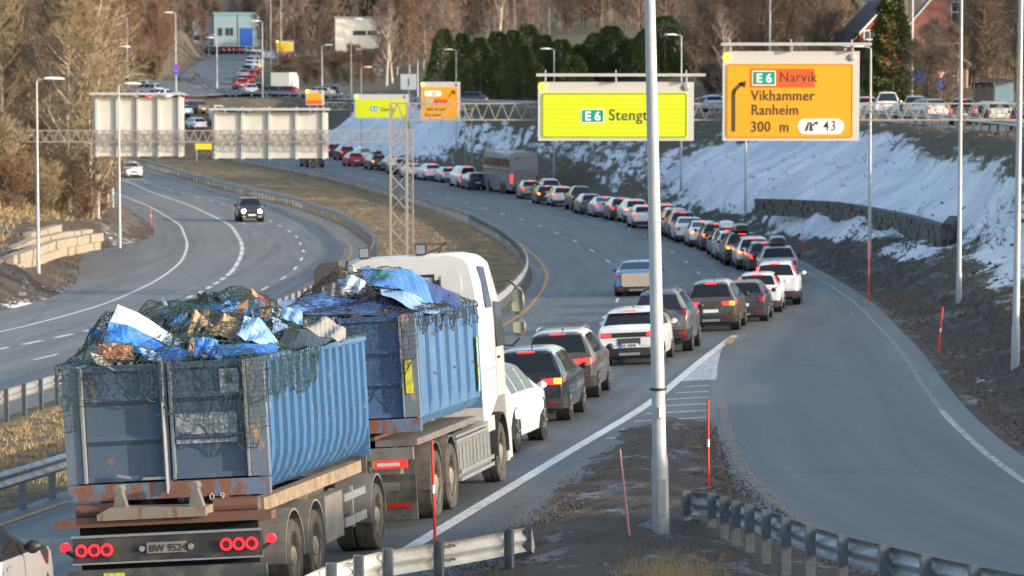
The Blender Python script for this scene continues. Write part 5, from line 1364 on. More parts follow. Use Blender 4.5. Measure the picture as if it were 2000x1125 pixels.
    return o
cA = container('waste_container', 'ribbed blue container with rounded bottom on the trailer, nearest the viewer', 6.3, 1.34, 2.98, .02, 14, True, side_paint, door_paint)
st = mat('worn white sticker', (.42,.43,.44), .6, var=.35, scale=9, dirt=(.16,.20,.27), dscale=9, dlo=.4, dhi=.55)
MB().box(.70,.93,-.004,.012,2.52,2.86).build('pictogram_sticker', st, cA); MB().box(.76,.86,-.008,.0,2.68,2.79).build('pictogram', mat('dark print', (.07,.09,.11), .7), cA)
MB().box(.12,.88,-.004,.012,1.98,2.34).build('name_sticker', st, cA); text_mesh('lettering', 'Wesenstam', .13, mat('faded print', (.05,.055,.065), .7), cA, (.17,-.010,2.03), bold=.002)
text_mesh('lettering', '0. 9', .13, mat('chalk white', (.45,.44,.42), .8), cA, (.50,-.062,1.29))
rig_place(cA, 0)
cB = container('waste_container', 'blue container with broad upright ribs on the lorry, just behind the cab', 5.9, 1.40, 3.17, .0, 7, False, side2_paint, rusty('dark blue door', (.06,.13,.26), .1, (.10,.07,.05)))
MB().box(1.06,1.16,-.085,-.065,1.98,2.48).build('reflective_strip', mat('yellow reflective tape', (.72,.66,.03), .5, dirt=(.2,.18,.1), dscale=9), cB)
MB().box(1.253,1.258,5.55,5.62,1.7,2.6).build('reflective_strip', MATS['yellow reflective tape'], cB)
rig_place(cB, 10.35)
# ---- the lorry
lo = thing('lorry', 'white-cabbed tipper lorry towing the trailer towards the queue', 'lorry')
mb = MB(); mb.box(-.5,-.36,-.7,8.6,.85,1.12).box(.36,.5,-.7,8.6,.85,1.12).box(-.36,.36,-.7,-.5,.7,1.12)
for y in (.8,2.4,4.2,6.0): mb.box(-.36,.36,y,y+.14,.9,1.08)
mb.build('frame', chassis, lo)
MB().box(-1.15,-.5,.1,5.6,1.18,1.28).box(.5,1.15,.1,5.6,1.18,1.28).build('deck_plate', dustgrey, lo)
MB().box(-1.2,1.2,-.62,-.5,1.02,1.20).build('rear_crossbar', dustgrey, lo)
for s_ in (-1,1):
    MB().box(min(s_*.62,s_*1.12),max(s_*.62,s_*1.12),-.66,-.63,.90,1.02).build('tail_light', mat('worn red board', (.55,.03,.03), .4, emit=(1,.03,.02), es=.25), lo)  # red marking board with a faint glow added to its colour
    MB().box(min(s_*.66,s_*1.0),max(s_*.66,s_*1.0),-.672,-.662,.935,.985).build('chevrons', galv_pale, lo)
    MB().box(min(s_*.3,s_*1.2),max(s_*.3,s_*1.2),-.5,-.44,.12,.80).build('mudflap', rubber, lo); MB().box(min(s_*.5,s_*1.1),max(s_*.5,s_*1.1),-.52,-.505,.30,.36).build('red_band', tail_off, lo)
    for y, r in ((1.05,.52),(2.45,.52)): dual(lo, s_*1.25, y, r, s_, .58)
    fender(lo, s_*.7, s_*1.25, 1.05, .56, .62, chassis); fender(lo, s_*.7, s_*1.25, 2.45, .56, .62, chassis)
    MB().cyl((0,1.05,.52), .08, s_*1.0, 'x', 8).cyl((0,2.45,.52), .08, s_*1.0, 'x', 8).cyl((0,7.75,.52), .08, s_*1.0, 'x', 8).build('axle', chassis, lo)
    dual(lo, s_*1.23, 7.75, .52, s_, .32)
    MB().box(min(s_*.75,s_*1.2),max(s_*.75,s_*1.2),3.3,6.7,.42,1.0).build('tank', dustgrey, lo)
    mb = MB()
    for k in range(9): mb.box(min(s_*1.2,s_*1.225),max(s_*1.2,s_*1.225),3.4+k*.36,3.5+k*.36,.5,.95)
    for zz in (.40,.52): mb.box(min(s_*1.2,s_*1.26),max(s_*1.2,s_*1.26),3.3,6.7,zz-.03,zz+.03)
    for zz in (1.02,1.09): mb.box(min(s_*1.05,s_*1.22),max(s_*1.05,s_*1.22),3.2,6.7,zz-.02,zz+.02)
    mb.build('side_guard', galv, lo)
MB().cyl((-.95,-.25,.62), .26, 1.9, 'x', 20).build('air_tank', mat('dusty tread plate', (.16,.15,.13), .6, .4, var=.3, scale=20), lo)
MB().box(-.8,.8,.1,7.2,.55,.85).build('drivetrain', chassis, lo)
# cab: roof taper at the sides and front, door, windows
cy0, cy1 = 6.35, 8.85
prf = [(-1.25,1.15),(1.25,1.15),(1.25,2.9),(1.20,3.5),(1.12,3.86),(1.02,3.97),(.8,4.03),(-.8,4.03),(-1.02,3.97),(-1.12,3.86),(-1.20,3.5),(-1.25,2.9)]
rows = []
for y, kx, dz in ((cy0-.0,.94,-.05),(cy0+.05,.985,-.01),(cy0+.12,1,0),(cy0+1.2,1,0),(cy1-.75,1,-.05),(cy1-.35,.995,-.35),(cy1-.1,.97,-.75),(cy1,.93,-1.1)):
    rows.append([(x*kx, y, z+(dz*(z-1.15)/2.88 if z > 2 else 0)+(.35 if (z < 1.2 and y > cy0+.9) else 0)) for x, z in prf+[prf[0]]])
mb = MB().grid(rows)
for r in (rows[0], rows[-1]): n = len(mb.v); mb.v += r[:-1]; mb.f.append(tuple(range(n, n+12))); mb.m.append(0)
cab = mb.build('cab', cab_white, lo, smooth=True)
g = MB(); yb = cy0-.022
g.prism(rrect(-.98,.45,3.02,3.62,.06), 'y', yb, yb+.02); g.prism(rrect(-.98,.45,1.75,2.85,.06), 'y', yb, yb+.02)
for zz in (3.35, 2.95, 2.5): g.prism(rrect(.58,.92,zz,zz+.3,.04), 'y', yb+.004, yb+.02)
g.box(-.04,-.01,yb-.004,yb+.02,1.8,2.8)
g.build('rear_panels', cab_white, cab, smooth=False)
MB().box(-1.0,.47,yb-.02,yb+.01,3.64,3.68).box(.44,.47,yb-.02,yb+.01,3.42,3.64).box(-1.0,-.97,yb-.02,yb+.01,3.42,3.64).build('seal', black_plastic, cab)
MB().box(.50,.56,yb-.03,yb+.01,3.42,3.58).build('connector', black_plastic, cab)
for x in (-.72,.26):
    o = MB().box(x-.09,x+.09,cy0+.0,cy0+.12,4.02,4.20).build('work_lamp', black_plastic, cab); MB().box(x-.075,x+.075,cy0-.008,cy0+.004,4.035,4.185).build('lens', mat('work lamp glass', (.25,.28,.32), .2), o)
MB().tube([(.55,cy0+.1,4.02),(.62,cy0+.1,4.16),(.70,cy0+.1,4.20)], .012, 5).tube([(.3,cy0+.1,4.02),(.62,cy0+.08,4.14)], .01, 4).build('aerial', black_plastic, cab)
MB().prism([(-1.5,3.25),(-1.06,3.25),(-1.06,4.0),(-1.38,3.98),(-1.5,3.85)], 'y', cy0-.55, cy0+.3).build('side_deflector', mat('dark moulded deflector', (.07,.062,.055), .6, var=.15), lo, smooth=True)
for s_ in (1,-1):
    sx = lambda z: s_*(1.275 if z <= 2.9 else 1.275-(z-2.9)/.6*.05 if z <= 3.5 else 1.225-(z-3.5)/.36*.08)
    MB().quad((sx(3.05),cy0+.42,3.05),(sx(3.05),cy0+1.05,3.05),(sx(3.75),cy0+.95,3.75),(sx(3.78),cy0+.30,3.78)).build('sleeper_window', mat('blue tinted panel', (.05,.07,.16), .25), cab)
    MB().quad((sx(2.35),cy0+1.25,2.35),(sx(2.35),cy0+2.2,2.35),(sx(3.1),cy0+2.0,3.1),(sx(3.15),cy0+1.25,3.15)).build('door_window', glass_light, cab)
    MB().box(min(s_*1.25,s_*1.256),max(s_*1.25,s_*1.256),cy0+1.17,cy0+1.19,1.5,3.6).box(min(s_*1.25,s_*1.256),max(s_*1.25,s_*1.256),cy0+.1,cy0+1.17,2.0,2.015).build('door_seam', mat('seam shadow', (.2,.2,.19), .8), cab)
    MB().box(min(s_*1.255,s_*1.285),max(s_*1.255,s_*1.285),cy0+1.35,cy0+1.5,2.15,2.19).build('door_handle', black_plastic, cab)
    # front wheel arch
    fender(lo, s_*.9, s_*1.27, 7.75, .58, .64, mat('dark arch liner', (.03,.03,.03), .8)); MB().box(min(s_*.95,s_*1.235),max(s_*.95,s_*1.235),cy0+.05,7.75-.62,.95,1.2).build('step_panel', cab_white, lo)
    MB().box(min(s_*1.0,s_*1.24),max(s_*1.0,s_*1.24),8.42,8.9,.35,1.55).build('bumper_corner', cab_white, lo)
    # mirrors on an arched bracket
    mb = MB(); mb.tube([(s_*1.2,8.5,3.45),(s_*1.38,8.62,3.48),(s_*1.52,8.66,3.35),(s_*1.54,8.66,3.1)], .022, 6); mb.build('mirror_bracket', black_plastic, lo); mb = MB(); mb.tube([(s_*1.2,8.55,2.35),(s_*1.4,8.62,2.32),(s_*1.52,8.66,2.45)], .022, 6); mb.build('mirror_bracket', black_plastic, lo)
    for (za, zb_) in ((2.86,3.36),(2.48,2.80)):
        rr = []
        for k in range(7):
            t = k/6; q = math.sin(math.pi*(.06+.88*t))**.6; rr.append([(s_*1.53+.13*q*math.cos(a), 8.66+.09*q*math.sin(a), za+(zb_-za)*t) for a in [2*math.pi*j/12 for j in range(13)]])
        o = MB().grid(rr).build('mirror', mat('mirror housing', (.10,.10,.10), .4), lo, smooth='full')
        MB().prism(rrect(s_*1.53-.10,s_*1.53+.10,za+.06,zb_-.06,.05), 'y', 8.566, 8.574).build('mirror_glass', mat('mirror glass', (.35,.36,.30), .08, .9), o)
MB().box(-1.2,1.2,8.6,8.86,.30,1.15).build('front_bumper', cab_white, lo)
rig_place(lo, 10.35)

# ---------------------------------------------------------------- waste, loose pieces and nets
plastic_blue = mat('blue tarpaulin', (.035,.19,.62), .38, var=.45, scale=9, coat=.2, dirt=(.10,.22,.40), dscale=6, bump=1.0); plastic_lt = mat('light blue sheet', (.14,.31,.55), .35, var=.4, scale=9, dirt=(.4,.45,.5), dscale=7, bump=1.0)
white_sh = mat('white sheet', (.55,.60,.68), .5, var=.2, scale=9, dirt=(.30,.42,.60), dscale=5, bump=.6); cardb = mat('cardboard', (.33,.235,.15), .85, var=.15, scale=5); dark_sh = mat('black sheeting', (.02,.022,.024), .45, var=.3)
grey_sh = mat('grey fleece', (.28,.27,.25), .9, var=.35, scale=12); brick_m = mat('reddish fibre board', (.42,.20,.12), .9, var=.35, scale=14); green_sh = mat('green foil', (.02,.16,.10), .3, var=.3); red_sh = mat('red carton', (.38,.03,.03), .6)
def heapA(x, y):
    e = max(0, 1-(abs(x)/1.22)**4)*max(0, min(1, (y+.02)/.35))*max(0, min(1, (6.0-y)/.7))
    return 2.80+e*(.30+.16*math.sin(x*2.1+1.0)*math.sin(y*1.3+.5)+.20*math.exp(-((y-3.6)/1.0)**2-((x-.1)/.7)**2)+.34*math.exp(-((y-.9)/.7)**2-((x+.85)/.35)**2)+.15*math.exp(-((y-2.2)/.6)**2-((x+.2)/.5)**2)+.05*math.sin(x*7+y*3))
def heapB(x, y):
    e = max(0, 1-(abs(x)/1.22)**4)*max(0, min(1, (y+.05)/.5))*max(0, min(1, (5.9-y)/.5))
    return 3.03+e*(.34+.24*math.exp(-((y-3.9)/1.5)**2-((x+.15)/.65)**2)+.08*math.sin(x*2.6+y*1.1)+.10*math.exp(-((y-1.6)/.8)**2-((x+.7)/.4)**2)+.04*math.sin(x*6-y*4))
def heap_mesh(hf, L, label, seed):
    rg = random.Random(seed); mb = MB(); ms = [dark_sh, grey_sh, plastic_blue, cardb, plastic_lt, white_sh, brick_m]
    rows = [[(-1.15+2.3*i/24, .05+(L-.1)*j/50, hf(-1.15+2.3*i/24, .05+(L-.1)*j/50)-.10+rg.uniform(-.04,.04)) for i in range(25)] for j in range(51)]
    mb.grid(rows)
    for _ in range(1100):
        x, y = rg.uniform(-1.1,1.1), rg.uniform(.1,L-.15); z = hf(x,y)-.03; mb.cur = rg.choice([0,0,1,1,2,2,2,3,3,4,4,5,6]); s = rg.uniform(.05,.26)
        a = Vector((rg.uniform(-1,1),rg.uniform(-1,1),rg.uniform(-.5,.7))).normalized()*s; b = Vector((rg.uniform(-1,1),rg.uniform(-1,1),rg.uniform(-.3,.5))).normalized()*s*rg.uniform(.4,1)
        c = Vector((x,y,z)); mb.quad(c, c+a, c+a+b+Vector((0,0,.03)), c+b)
    mb.cur = 0; o = mb.build('mixed_waste', ms, None); setp(o, label, 'waste', None, 'stuff'); return o
LOADP = {0: [], 1: []}
def strip_piece(name, label, cat, m, top, bot, ya, yb, wav=0, fold=.03, seed=0, nv=6):
    """a sheet between an upper and a lower edge; edges given as picture points on planes ya / yb metres along the rig"""
    rg = random.Random(seed*31+3); n = 12
    def edge(L, y):
        out = []
        for px, py in L:
            d = TD+fw.y*y; X = P3(px, py, d).x; xl = (X-(TX+fw.x*y))/rt.x; d2 = d+rt.y*xl; p = P3(px, py, d2); out.append(p)
        res = []
        for k in range(n+1):
            t = k/n*(len(out)-1); i = min(int(t), len(out)-2); res.append(out[i].lerp(out[i+1], t-i))
        return res
    A, B = edge(top, ya), edge(bot, yb); rows = []; base = A[0].copy(); ph = rg.uniform(0, 6)
    for v in range(nv+1):
        r = []
        for k in range(n+1):
            p = A[k].lerp(B[k], v/nv); o_ = fold*math.sin(k*1.1+ph+v*.8)+rg.uniform(-.012,.012)+(wav*math.sin(k*math.pi) if wav else 0)
            c_ = wav*math.cos(v*math.pi*1.0) if wav else 0
            p = p+Vector((0, -o_*.8-c_, o_*.35)); r.append(tuple(p-base))
        rows.append(r)
    mb = MB().grid(rows); mb.grid([[(q[0], q[1]+.012, q[2]-.004) for q in r][::-1] for r in rows])
    o = mb.build(name, m); setp(o, label, cat); o.location = base
    for k in range(0, len(rows)*(n+1), 3):
        q = Vector(rows[k//(n+1)][k%(n+1)])+base; s_ = (Vector((q.x-TX, q.y-TD, 0))).dot(fw); xl = (Vector((q.x-TX, q.y-TD, 0))).dot(rt)
        g0 = float(BZ(TX+fw.x*s_+rt.x*xl, TD+fw.y*s_+rt.y*xl)); LOADP[1 if s_ > 9 else 0].append((xl, s_-(10.35 if s_ > 9 else 0), q.z-g0, (k//(n+1))/(len(rows)-1)))
    return o
tan_card = mat('tan card', (.38,.25,.14), .85, var=.12); pale_card = mat('pale card', (.5,.45,.36), .85, var=.1); navy_sh = mat('navy sheet', (.02,.05,.20), .4, var=.2); dgreen = mat('dark green foil', (.03,.06,.05), .5, var=.3); gplate = mat('grey plate', (.20,.24,.25), .5, var=.2)
ST = [('plastic_sheet','long white corrugated sheet sloping from the left rear corner of the load','plastic sheet',white_sh,[(230,594),(269,610),(301,630),(340,655),(378,683)],[(215,629),(246,634),(290,655),(327,673),(372,694)],1.1,.75,.012,.01),
 ('plastic_sheet','broad blue tarpaulin below the long white corrugated sheet','plastic sheet',plastic_blue,[(213,628),(249,635),(321,672),(382,690)],[(200,676),(250,685),(320,703),(382,703)],.7,.35,0,.03),
 ('fibre_board','reddish fibre board at the left rear corner of the load','board',brick_m,[(193,673),(225,670),(259,676)],[(190,697),(225,702),(262,703)],.30,.22,0,.01),
 ('plastic_sheet','pale blue sheet next to the reddish fibre board','plastic sheet',plastic_lt,[(272,678),(295,684),(312,690)],[(282,700),(300,706),(318,710)],.28,.16,0,.02),
 ('plastic_sheet','bright blue piece hanging over the middle of the rear door','plastic sheet',plastic_blue,[(380,660),(404,658),(426,664)],[(378,695),(400,697),(418,697)],.40,.18,0,.02),
 ('plastic_sheet','long blue strip along the right half of the rear rim','plastic sheet',plastic_blue,[(424,673),(470,672),(510,671),(546,676)],[(424,694),(470,693),(510,691),(540,688)],.45,.15,0,.015),
 ('cardboard','torn cardboard piece standing up in the middle of the rear load','cardboard',cardb,[(374,611),(384,605),(398,620),(409,628)],[(366,660),(385,662),(400,655),(418,650)],1.5,1.1,0,.03),
 ('cardboard','small orange-brown cardboard behind the torn piece','cardboard',tan_card,[(388,612),(398,606),(407,606)],[(392,628),(402,632),(411,630)],1.7,1.55,0,.0),
 ('cardboard','pointed cardboard flap right of the middle of the rear load','cardboard',tan_card,[(430,622),(438,612),(462,622),(478,632)],[(404,652),(430,656),(448,662),(462,664)],1.6,1.0,0,.02),
 ('plastic_sheet','black foil in a hollow between the cardboard pieces','plastic sheet',dark_sh,[(378,640),(395,636),(410,642)],[(380,662),(395,664),(405,658)],1.0,.9,0,.03),
 ('plastic_sheet','light blue slats right of the cardboard flap','plastic sheet',plastic_lt,[(478,618),(505,620),(525,640),(545,672)],[(462,655),(480,664),(505,672),(530,684)],1.6,.7,0,.05),
 ('plastic_sheet','dark blue slats between the cardboard flap and the rear rim','plastic sheet',plastic_blue,[(465,640),(480,636),(492,650)],[(460,662),(478,668),(495,672)],1.2,.8,0,.04),
 ('plastic_sheet','blue and white bag near the right front of the rear load','bag',plastic_lt,[(545,603),(565,600),(590,609)],[(552,622),(572,628),(592,636)],2.6,2.2,0,.03),
 ('plastic_sheet','white upright strip at the left of the upper rear load','plastic strip',white_sh,[(314,582),(319,580)],[(328,614),(337,612)],3.0,2.7,0,0),
 ('plastic_sheet','dark green foil at the top left of the rear load','plastic sheet',dgreen,[(330,590),(360,596),(372,592)],[(338,618),(365,620),(385,615)],3.0,2.4,0,.04),
 ('plastic_sheet','blue sheet lying across the upper rear load','plastic sheet',plastic_blue,[(370,595),(400,594),(420,590),(432,592)],[(382,606),(402,607),(420,606),(436,602)],3.2,2.8,0,.01),
 ('plastic_sheet','blue sheet just below the highest cardboard','plastic sheet',plastic_blue,[(433,588),(448,580),(463,577)],[(442,594),(455,598),(464,596)],3.6,3.2,0,.01),
 ('cardboard','cardboard on the very top of the rear load','cardboard',cardb,[(463,577),(480,568),(491,562),(503,574)],[(468,596),(482,590),(496,588),(512,592)],4.0,3.5,0,.02),
 ('carton','dark red carton right of the top of the rear load','carton',red_sh,[(500,570),(512,578),(524,590)],[(505,577),(514,592),(528,601)],3.7,3.5,0,0),
 ('plate','grey plate leaning below the dark red carton','plate',gplate,[(478,592),(496,585),(512,582)],[(480,606),(500,604),(520,600)],3.0,2.7,0,.01),
 ('cardboard','small cardboard strip below the grey plate','cardboard',tan_card,[(505,606),(518,604),(528,606)],[(508,618),(518,622),(526,624)],2.6,2.4,0,.01),
 ('fleece','grey fleece bundle at the right front of the rear load','fleece',grey_sh,[(596,626),(630,618),(655,628),(676,645)],[(590,640),(625,655),(655,664),(672,668)],5.2,3.4,0,.08),
 ('plastic_sheet','black sheeting along the right rim of the rear load','plastic sheet',dark_sh,[(560,640),(590,640),(620,655),(650,662)],[(540,680),(570,682),(600,678),(630,672)],3.2,1.6,0,.06),
 ('plastic_sheet','large blue tarpaulin across the rear of the front container','plastic sheet',plastic_blue,[(545,590),(600,578),(632,572),(700,586),(790,588)],[(548,602),(600,614),(660,615),(740,615),(812,614)],12.6,10.7,0,.04),
 ('plastic_sheet','light blue foil draped to the right rim of the front container','plastic sheet',plastic_lt,[(742,563),(790,560),(830,580),(866,604)],[(745,574),(785,592),(815,610),(850,612)],13.8,11.0,0,.05),
 ('plastic_sheet','deep blue tarpaulin at the top of the front load','plastic sheet',plastic_blue,[(703,523),(740,524),(775,526),(802,525),(830,545)],[(716,556),(745,562),(780,562),(820,585),(850,600)],15.0,13.2,0,.05),
 ('plastic_sheet','navy sheet behind the cab on the front load','plastic sheet',navy_sh,[(830,545),(860,560),(895,575)],[(845,590),(868,602),(905,598)],15.4,13.6,0,.03),
 ('fleece','pale fleece bundle on the left of the front load','fleece',white_sh,[(660,548),(680,538),(700,540),(714,552)],[(668,566),(685,574),(702,575),(712,570)],13.4,12.8,0,.06),
 ('fleece','brown-grey fleece beside the pale bundle','fleece',grey_sh,[(628,562),(645,554),(664,552)],[(636,578),(655,580),(680,578)],13.2,12.4,0,.05),
 ('plastic_sheet','green foil under the top blue tarpaulin','plastic sheet',green_sh,[(726,536),(750,530),(772,540)],[(728,548),(750,552),(772,552)],14.2,13.9,0,.03),
 ('cardboard','small pale carton at the top left of the front load','cardboard',pale_card,[(679,528),(690,521),(703,534)],[(680,538),(692,538),(704,540)],14.6,14.3,0,0)]
for i, a in enumerate(ST): strip_piece(a[0], a[1], a[2], a[3], a[4], a[5], a[6], a[7], a[8], a[9], i+1)
def load_fn(P, rim, L):
    A = np.array(P)
    def f(x, y, top=False):
        w = np.exp(-((A[:,0]-x)**2+(A[:,1]-y)**2)/(2*.22**2)); sw = w.sum()
        e = max(0, 1-(abs(x)/1.2)**6)*max(0, min(1, (y+.02)/.15))*max(0, min(1, (L-y)/.4))
        base = rim-.12+.20*e
        z = ((A[:,2]*w).sum()+base*.25)/(sw+.25)
        if top:
            m = (np.abs(A[:,0]-x) < .09) & (np.abs(A[:,1]-y) < .13)
            if m.any(): z = max(z, A[m,2].max())
            return z
        return rim-.15+(max(z-.10, rim-.15)-(rim-.15))*e
    return f
heapA = load_fn(LOADP[0], 2.98, 6.3); heapB = load_fn(LOADP[1], 3.17, 5.85)
hA = heap_mesh(lambda x,y: heapA(x,y)-.05, 6.2, 'mixed crumpled waste filling the rear container', 3); rig_place(hA, 0)
hB = heap_mesh(lambda x,y: heapB(x,y)-.10, 5.85, 'mixed waste filling the front container', 5); rig_place(hB, 10.35)
def net(hf, L, rim, label, m, rear, side, side_l, y0rig, cell=.062, lift=.10, y0=-.10):
    mb = MB(); e = cell
    def strands(Pf, nu, nv, keep):
        for i in range(nu):
            for j in range(nv):
                if not keep(i, j): continue
                a = Pf(i, j); 
                for (di, dj) in (((1,1)), ((1,-1))):
                    if 0 <= j+dj <= nv and keep(i, j): mb.bar(a, Pf(i+di, j+dj), .0065)
        return mb
    xs = 1.27
    nu, nv = int((L+.1)/e), int(2*xs/e)
    rg = random.Random(9); jit = {}
    def J(k, i, j, a=.016):
        if (k,i,j) not in jit: jit[(k,i,j)] = Vector((rg.uniform(-a,a), rg.uniform(-a,a), rg.uniform(-a,a)))
        return jit[(k,i,j)]
    def top(i, j):
        y = y0+i*e; x = -xs+2*xs*j/nv; ex = max(0, 1-(abs(x)/xs)**6); ey = min(1, max(0,(y-y0)/.25))
        xc = min(1.15,max(-1.15,x)); yc = min(L-.1,max(.1,y))
        z = rim+.035+max(0, hf(xc,yc,True)+.035-rim-.035)*ex*ey
        return Vector((x, y, z))+J(0,i,j)
    def keep_top(i, j): return (i+j) % 1 == 0
    for i in range(nu):
        for j in range(nv+1):
            a = top(i, j)
            if j < nv: mb.bar(a, top(i, j+1), .0058)
            if i+1 <= nu: mb.bar(a, top(i+1, j), .0058)
    # rear skirt
    def rk(i, j):
        x = -xs+2*xs*i/nv; z = rim+.03-j*e; return Vector((x+.02*math.sin(j*.6+i*.3), y0-.02-.012*math.sin(i*.9)-.012*math.sin(j*1.3), z))+J(1,i,j)
    for i in range(nv+1):
        n = int(rear(-xs+2*xs*i/nv)/e)
        for j in range(n):
            a = rk(i, j); mb.bar(a, rk(i, j+1), .0058)
            if i < nv and j <= int(rear(-xs+2*xs*(i+1)/nv)/e): mb.bar(a, rk(i+1, j), .0058)
    for s_, fn in ((1, side), (-1, side_l)):
        def sk(i, j): return Vector((s_*(xs+.025+.015*math.sin(i*1.1+j*.5)), y0+i*e, rim+.03-j*e))+J(2+s_,i,j)
        for i in range(nu):
            n = int(fn(y0+i*e)/e)
            for j in range(n):
                a = sk(i, j); mb.bar(a, sk(i, j+1), .0058)
                if j <= int(fn(y0+(i+1)*e)/e): mb.bar(a, sk(i+1, j), .0058)
            if i % 1 == 0:                                  # hem cord
                mb.bar(sk(i, n), sk(i+1, int(fn(y0+(i+1)*e)/e)), .013)
    for i in range(nv):
        mb.bar(rk(i, int(rear(-xs+2*xs*i/nv)/e)), rk(i+1, int(rear(-xs+2*xs*(i+1)/nv)/e)), .013)
    o = mb.build('cargo_net', m); setp(o, label, 'cargo net', 'cargo nets'); rig_place(o, y0rig); return o
net_green = mat('green net cord', (.030,.060,.052), .8); net_dark = mat('dark net cord', (.035,.034,.036), .8)
def rearA(x):
    v = .55+.10*math.sin(x*3)
    if x < -1.05: return .85
    if -.95 < x < -.35: return .50-.36*math.exp(-((x+.62)/.17)**2)
    if x > .0: v = .62+.55*min(1, x/1.0)-.30*(x>1.15)
    return v
def sideA(y):
    if y > 3.2: return .06
    return .58-.03*y+.10*abs(math.sin(y*2.6))-.12*abs(math.sin(y*1.3+.4)) if y < 2.6 else .9-.9*(y-2.2)
def rearB(x): return .62+.9*max(0, 1-abs(x-.75)/.55) if x > -.2 else .5
def sideB(y): return .20+.18*abs(math.sin(y*2.4+.3))**3+.05*math.sin(y*7)
net(heapA, 6.3, 2.98, 'green net over the rear container, hanging in tatters down its doors and side', net_green, rearA, sideA, lambda y: .2, 0)
net(heapB, 5.85, 3.17, 'dark net over the front container, hanging to a point down its rear', net_dark, rearB, sideB, lambda y: .2, 10.35, .07)
# ---------------------------------------------------------------- trees
def bark(name, c, c2): 
    m, t, b = newmat(name); P = t.obj(); mp = t.node('ShaderNodeMapping'); t.l.new(P, mp.inputs[0]); mp.inputs['Scale'].default_value = (6,6,2)
    t.l.new(t.mix(t.ramp(t.noise(2, 4, .7, mp.outputs[0]), [(.42,0.),(.6,1.)]), c, c2), b.inputs['Base Color']); b.inputs['Roughness'].default_value = .9; return m
bark_pale = bark('pale birch bark', (.42,.36,.28), (.14,.11,.085)); bark_brown = bark('brown bark', (.13,.095,.07), (.07,.05,.04)); bark_white = bark('white birch bark', (.60,.52,.44), (.20,.16,.13))
def twig_mat(name, a, b_):
    m, t, b = newmat(name); i = t.n.new('ShaderNodeObjectInfo'); P = t.obj(); n = t.noise(.35, 3, .6, P)
    c = t.mix(n, a, b_); c = t.mix(t.math('MULTIPLY', i.outputs['Random'], .5), c, tuple(x*.62 for x in a)); t.l.new(c, b.inputs['Base Color']); b.inputs['Roughness'].default_value = .95; b.inputs['Specular IOR Level'].default_value = .1; return m
tw_tan = twig_mat('tan twigs', (.40,.32,.22), (.28,.225,.155)); tw_red = twig_mat('reddish twigs', (.30,.19,.135), (.21,.145,.11)); tw_grey = twig_mat('grey-brown twigs', (.25,.20,.165), (.17,.14,.12)); tw_pink = twig_mat('pinkish birch twigs', (.34,.25,.21), (.25,.19,.165))  # reddish, grey and pink tones paled in place of distance haze
def bare_tree_meshes(seed, H, spread, n_tw, tw_len, tw_w, trunk_r, base=.18, shrub=False, ascend=.75):
    rg = random.Random(seed); wood = MB(); tv = []; tf = []
    def tw(p, d, L, w):
        d = d.normalized(); s = d.cross(Vector((rg.uniform(-1,1),rg.uniform(-1,1),rg.uniform(-1,1)))).normalized()*w
        n = len(tv); e = p+d*L+Vector((0,0,L*.12)); m_ = p+d*L*.5; tv.extend([tuple(p-s), tuple(p+s), tuple(e)]); tf.append((n,n+1,n+2))
        s2 = d.cross(s).normalized()*w; n = len(tv); tv.extend([tuple(p-s2), tuple(p+s2), tuple(e)]); tf.append((n,n+1,n+2))
    stems = 1 if not shrub else 7; pts_all = []
    for s_ in range(stems):
        lean = Vector((rg.uniform(-.06,.06), rg.uniform(-.06,.06), 1)) if not shrub else Vector((rg.uniform(-.55,.55), rg.uniform(-.55,.55), 1))
        h = H*rg.uniform(.85,1) if shrub else H; P = [Vector((rg.uniform(-.3,.3)*(shrub), rg.uniform(-.3,.3)*shrub, -.3))]
        for k in range(1, 9): P.append(P[0]+lean*(h*k/8)+Vector((rg.uniform(-.10,.10), rg.uniform(-.10,.10), 0))*k*.35)
        r = [trunk_r*(1-.9*k/8)*(1 if stems == 1 else .5)+.01 for k in range(9)]; wood.tube([tuple(p) for p in P], r, 6, cap=False)
        nb = int(n_tw[0]/stems)
        for i in range(nb):
            t = base+(1-base)*rg.random()**.8; f = t*8; k = min(7, int(f)); o = P[k].lerp(P[k+1], f-k); a = rg.uniform(0, 2*math.pi)
            env = math.sin(math.pi*min(1, (t-base)/(1-base)*.80+.20))**.75
            L = spread*env*rg.uniform(.55,1.1)+.3; d = Vector((math.cos(a), math.sin(a), ascend+rg.uniform(-.25,.35)))
            q = [o]; dd = d.normalized()
            for j in range(4): dd = (dd+Vector((rg.uniform(-.22,.22),rg.uniform(-.22,.22),rg.uniform(-.05,.22)))).normalized(); q.append(q[-1]+dd*L/4)
            wood.tube([tuple(x) for x in q], [trunk_r*.28*(1-t*.6)*(1-.2*j)+.006 for j in range(5)], 3, cap=False)
            for j in range(n_tw[1]):
                u = rg.random()**.7*4; kk = min(3, int(u)); b0 = q[kk].lerp(q[kk+1], u-kk)
                d2 = (dd*rg.uniform(.2,1)+Vector((rg.uniform(-1,1),rg.uniform(-1,1),rg.uniform(-.5,1)))).normalized(); l2 = tw_len*rg.uniform(.5,1.2)
                tw(b0, d2, l2, tw_w)
                for _ in range(3):
                    b1 = b0+d2*l2*rg.uniform(.2,.95); tw(b1, d2+Vector((rg.uniform(-1,1),rg.uniform(-1,1),rg.uniform(-.6,.8))), l2*rg.uniform(.4,.8), tw_w*.75)
    me = bpy.data.meshes.new('trunk'); me.from_pydata(wood.v, [], wood.f); me.update(); mc = bpy.data.meshes.new('crown'); mc.from_pydata(tv, [], tf); mc.update()
    return me, mc
PROTO = {}
def proto(key, **kw):
    PROTO[key] = bare_tree_meshes(**kw)
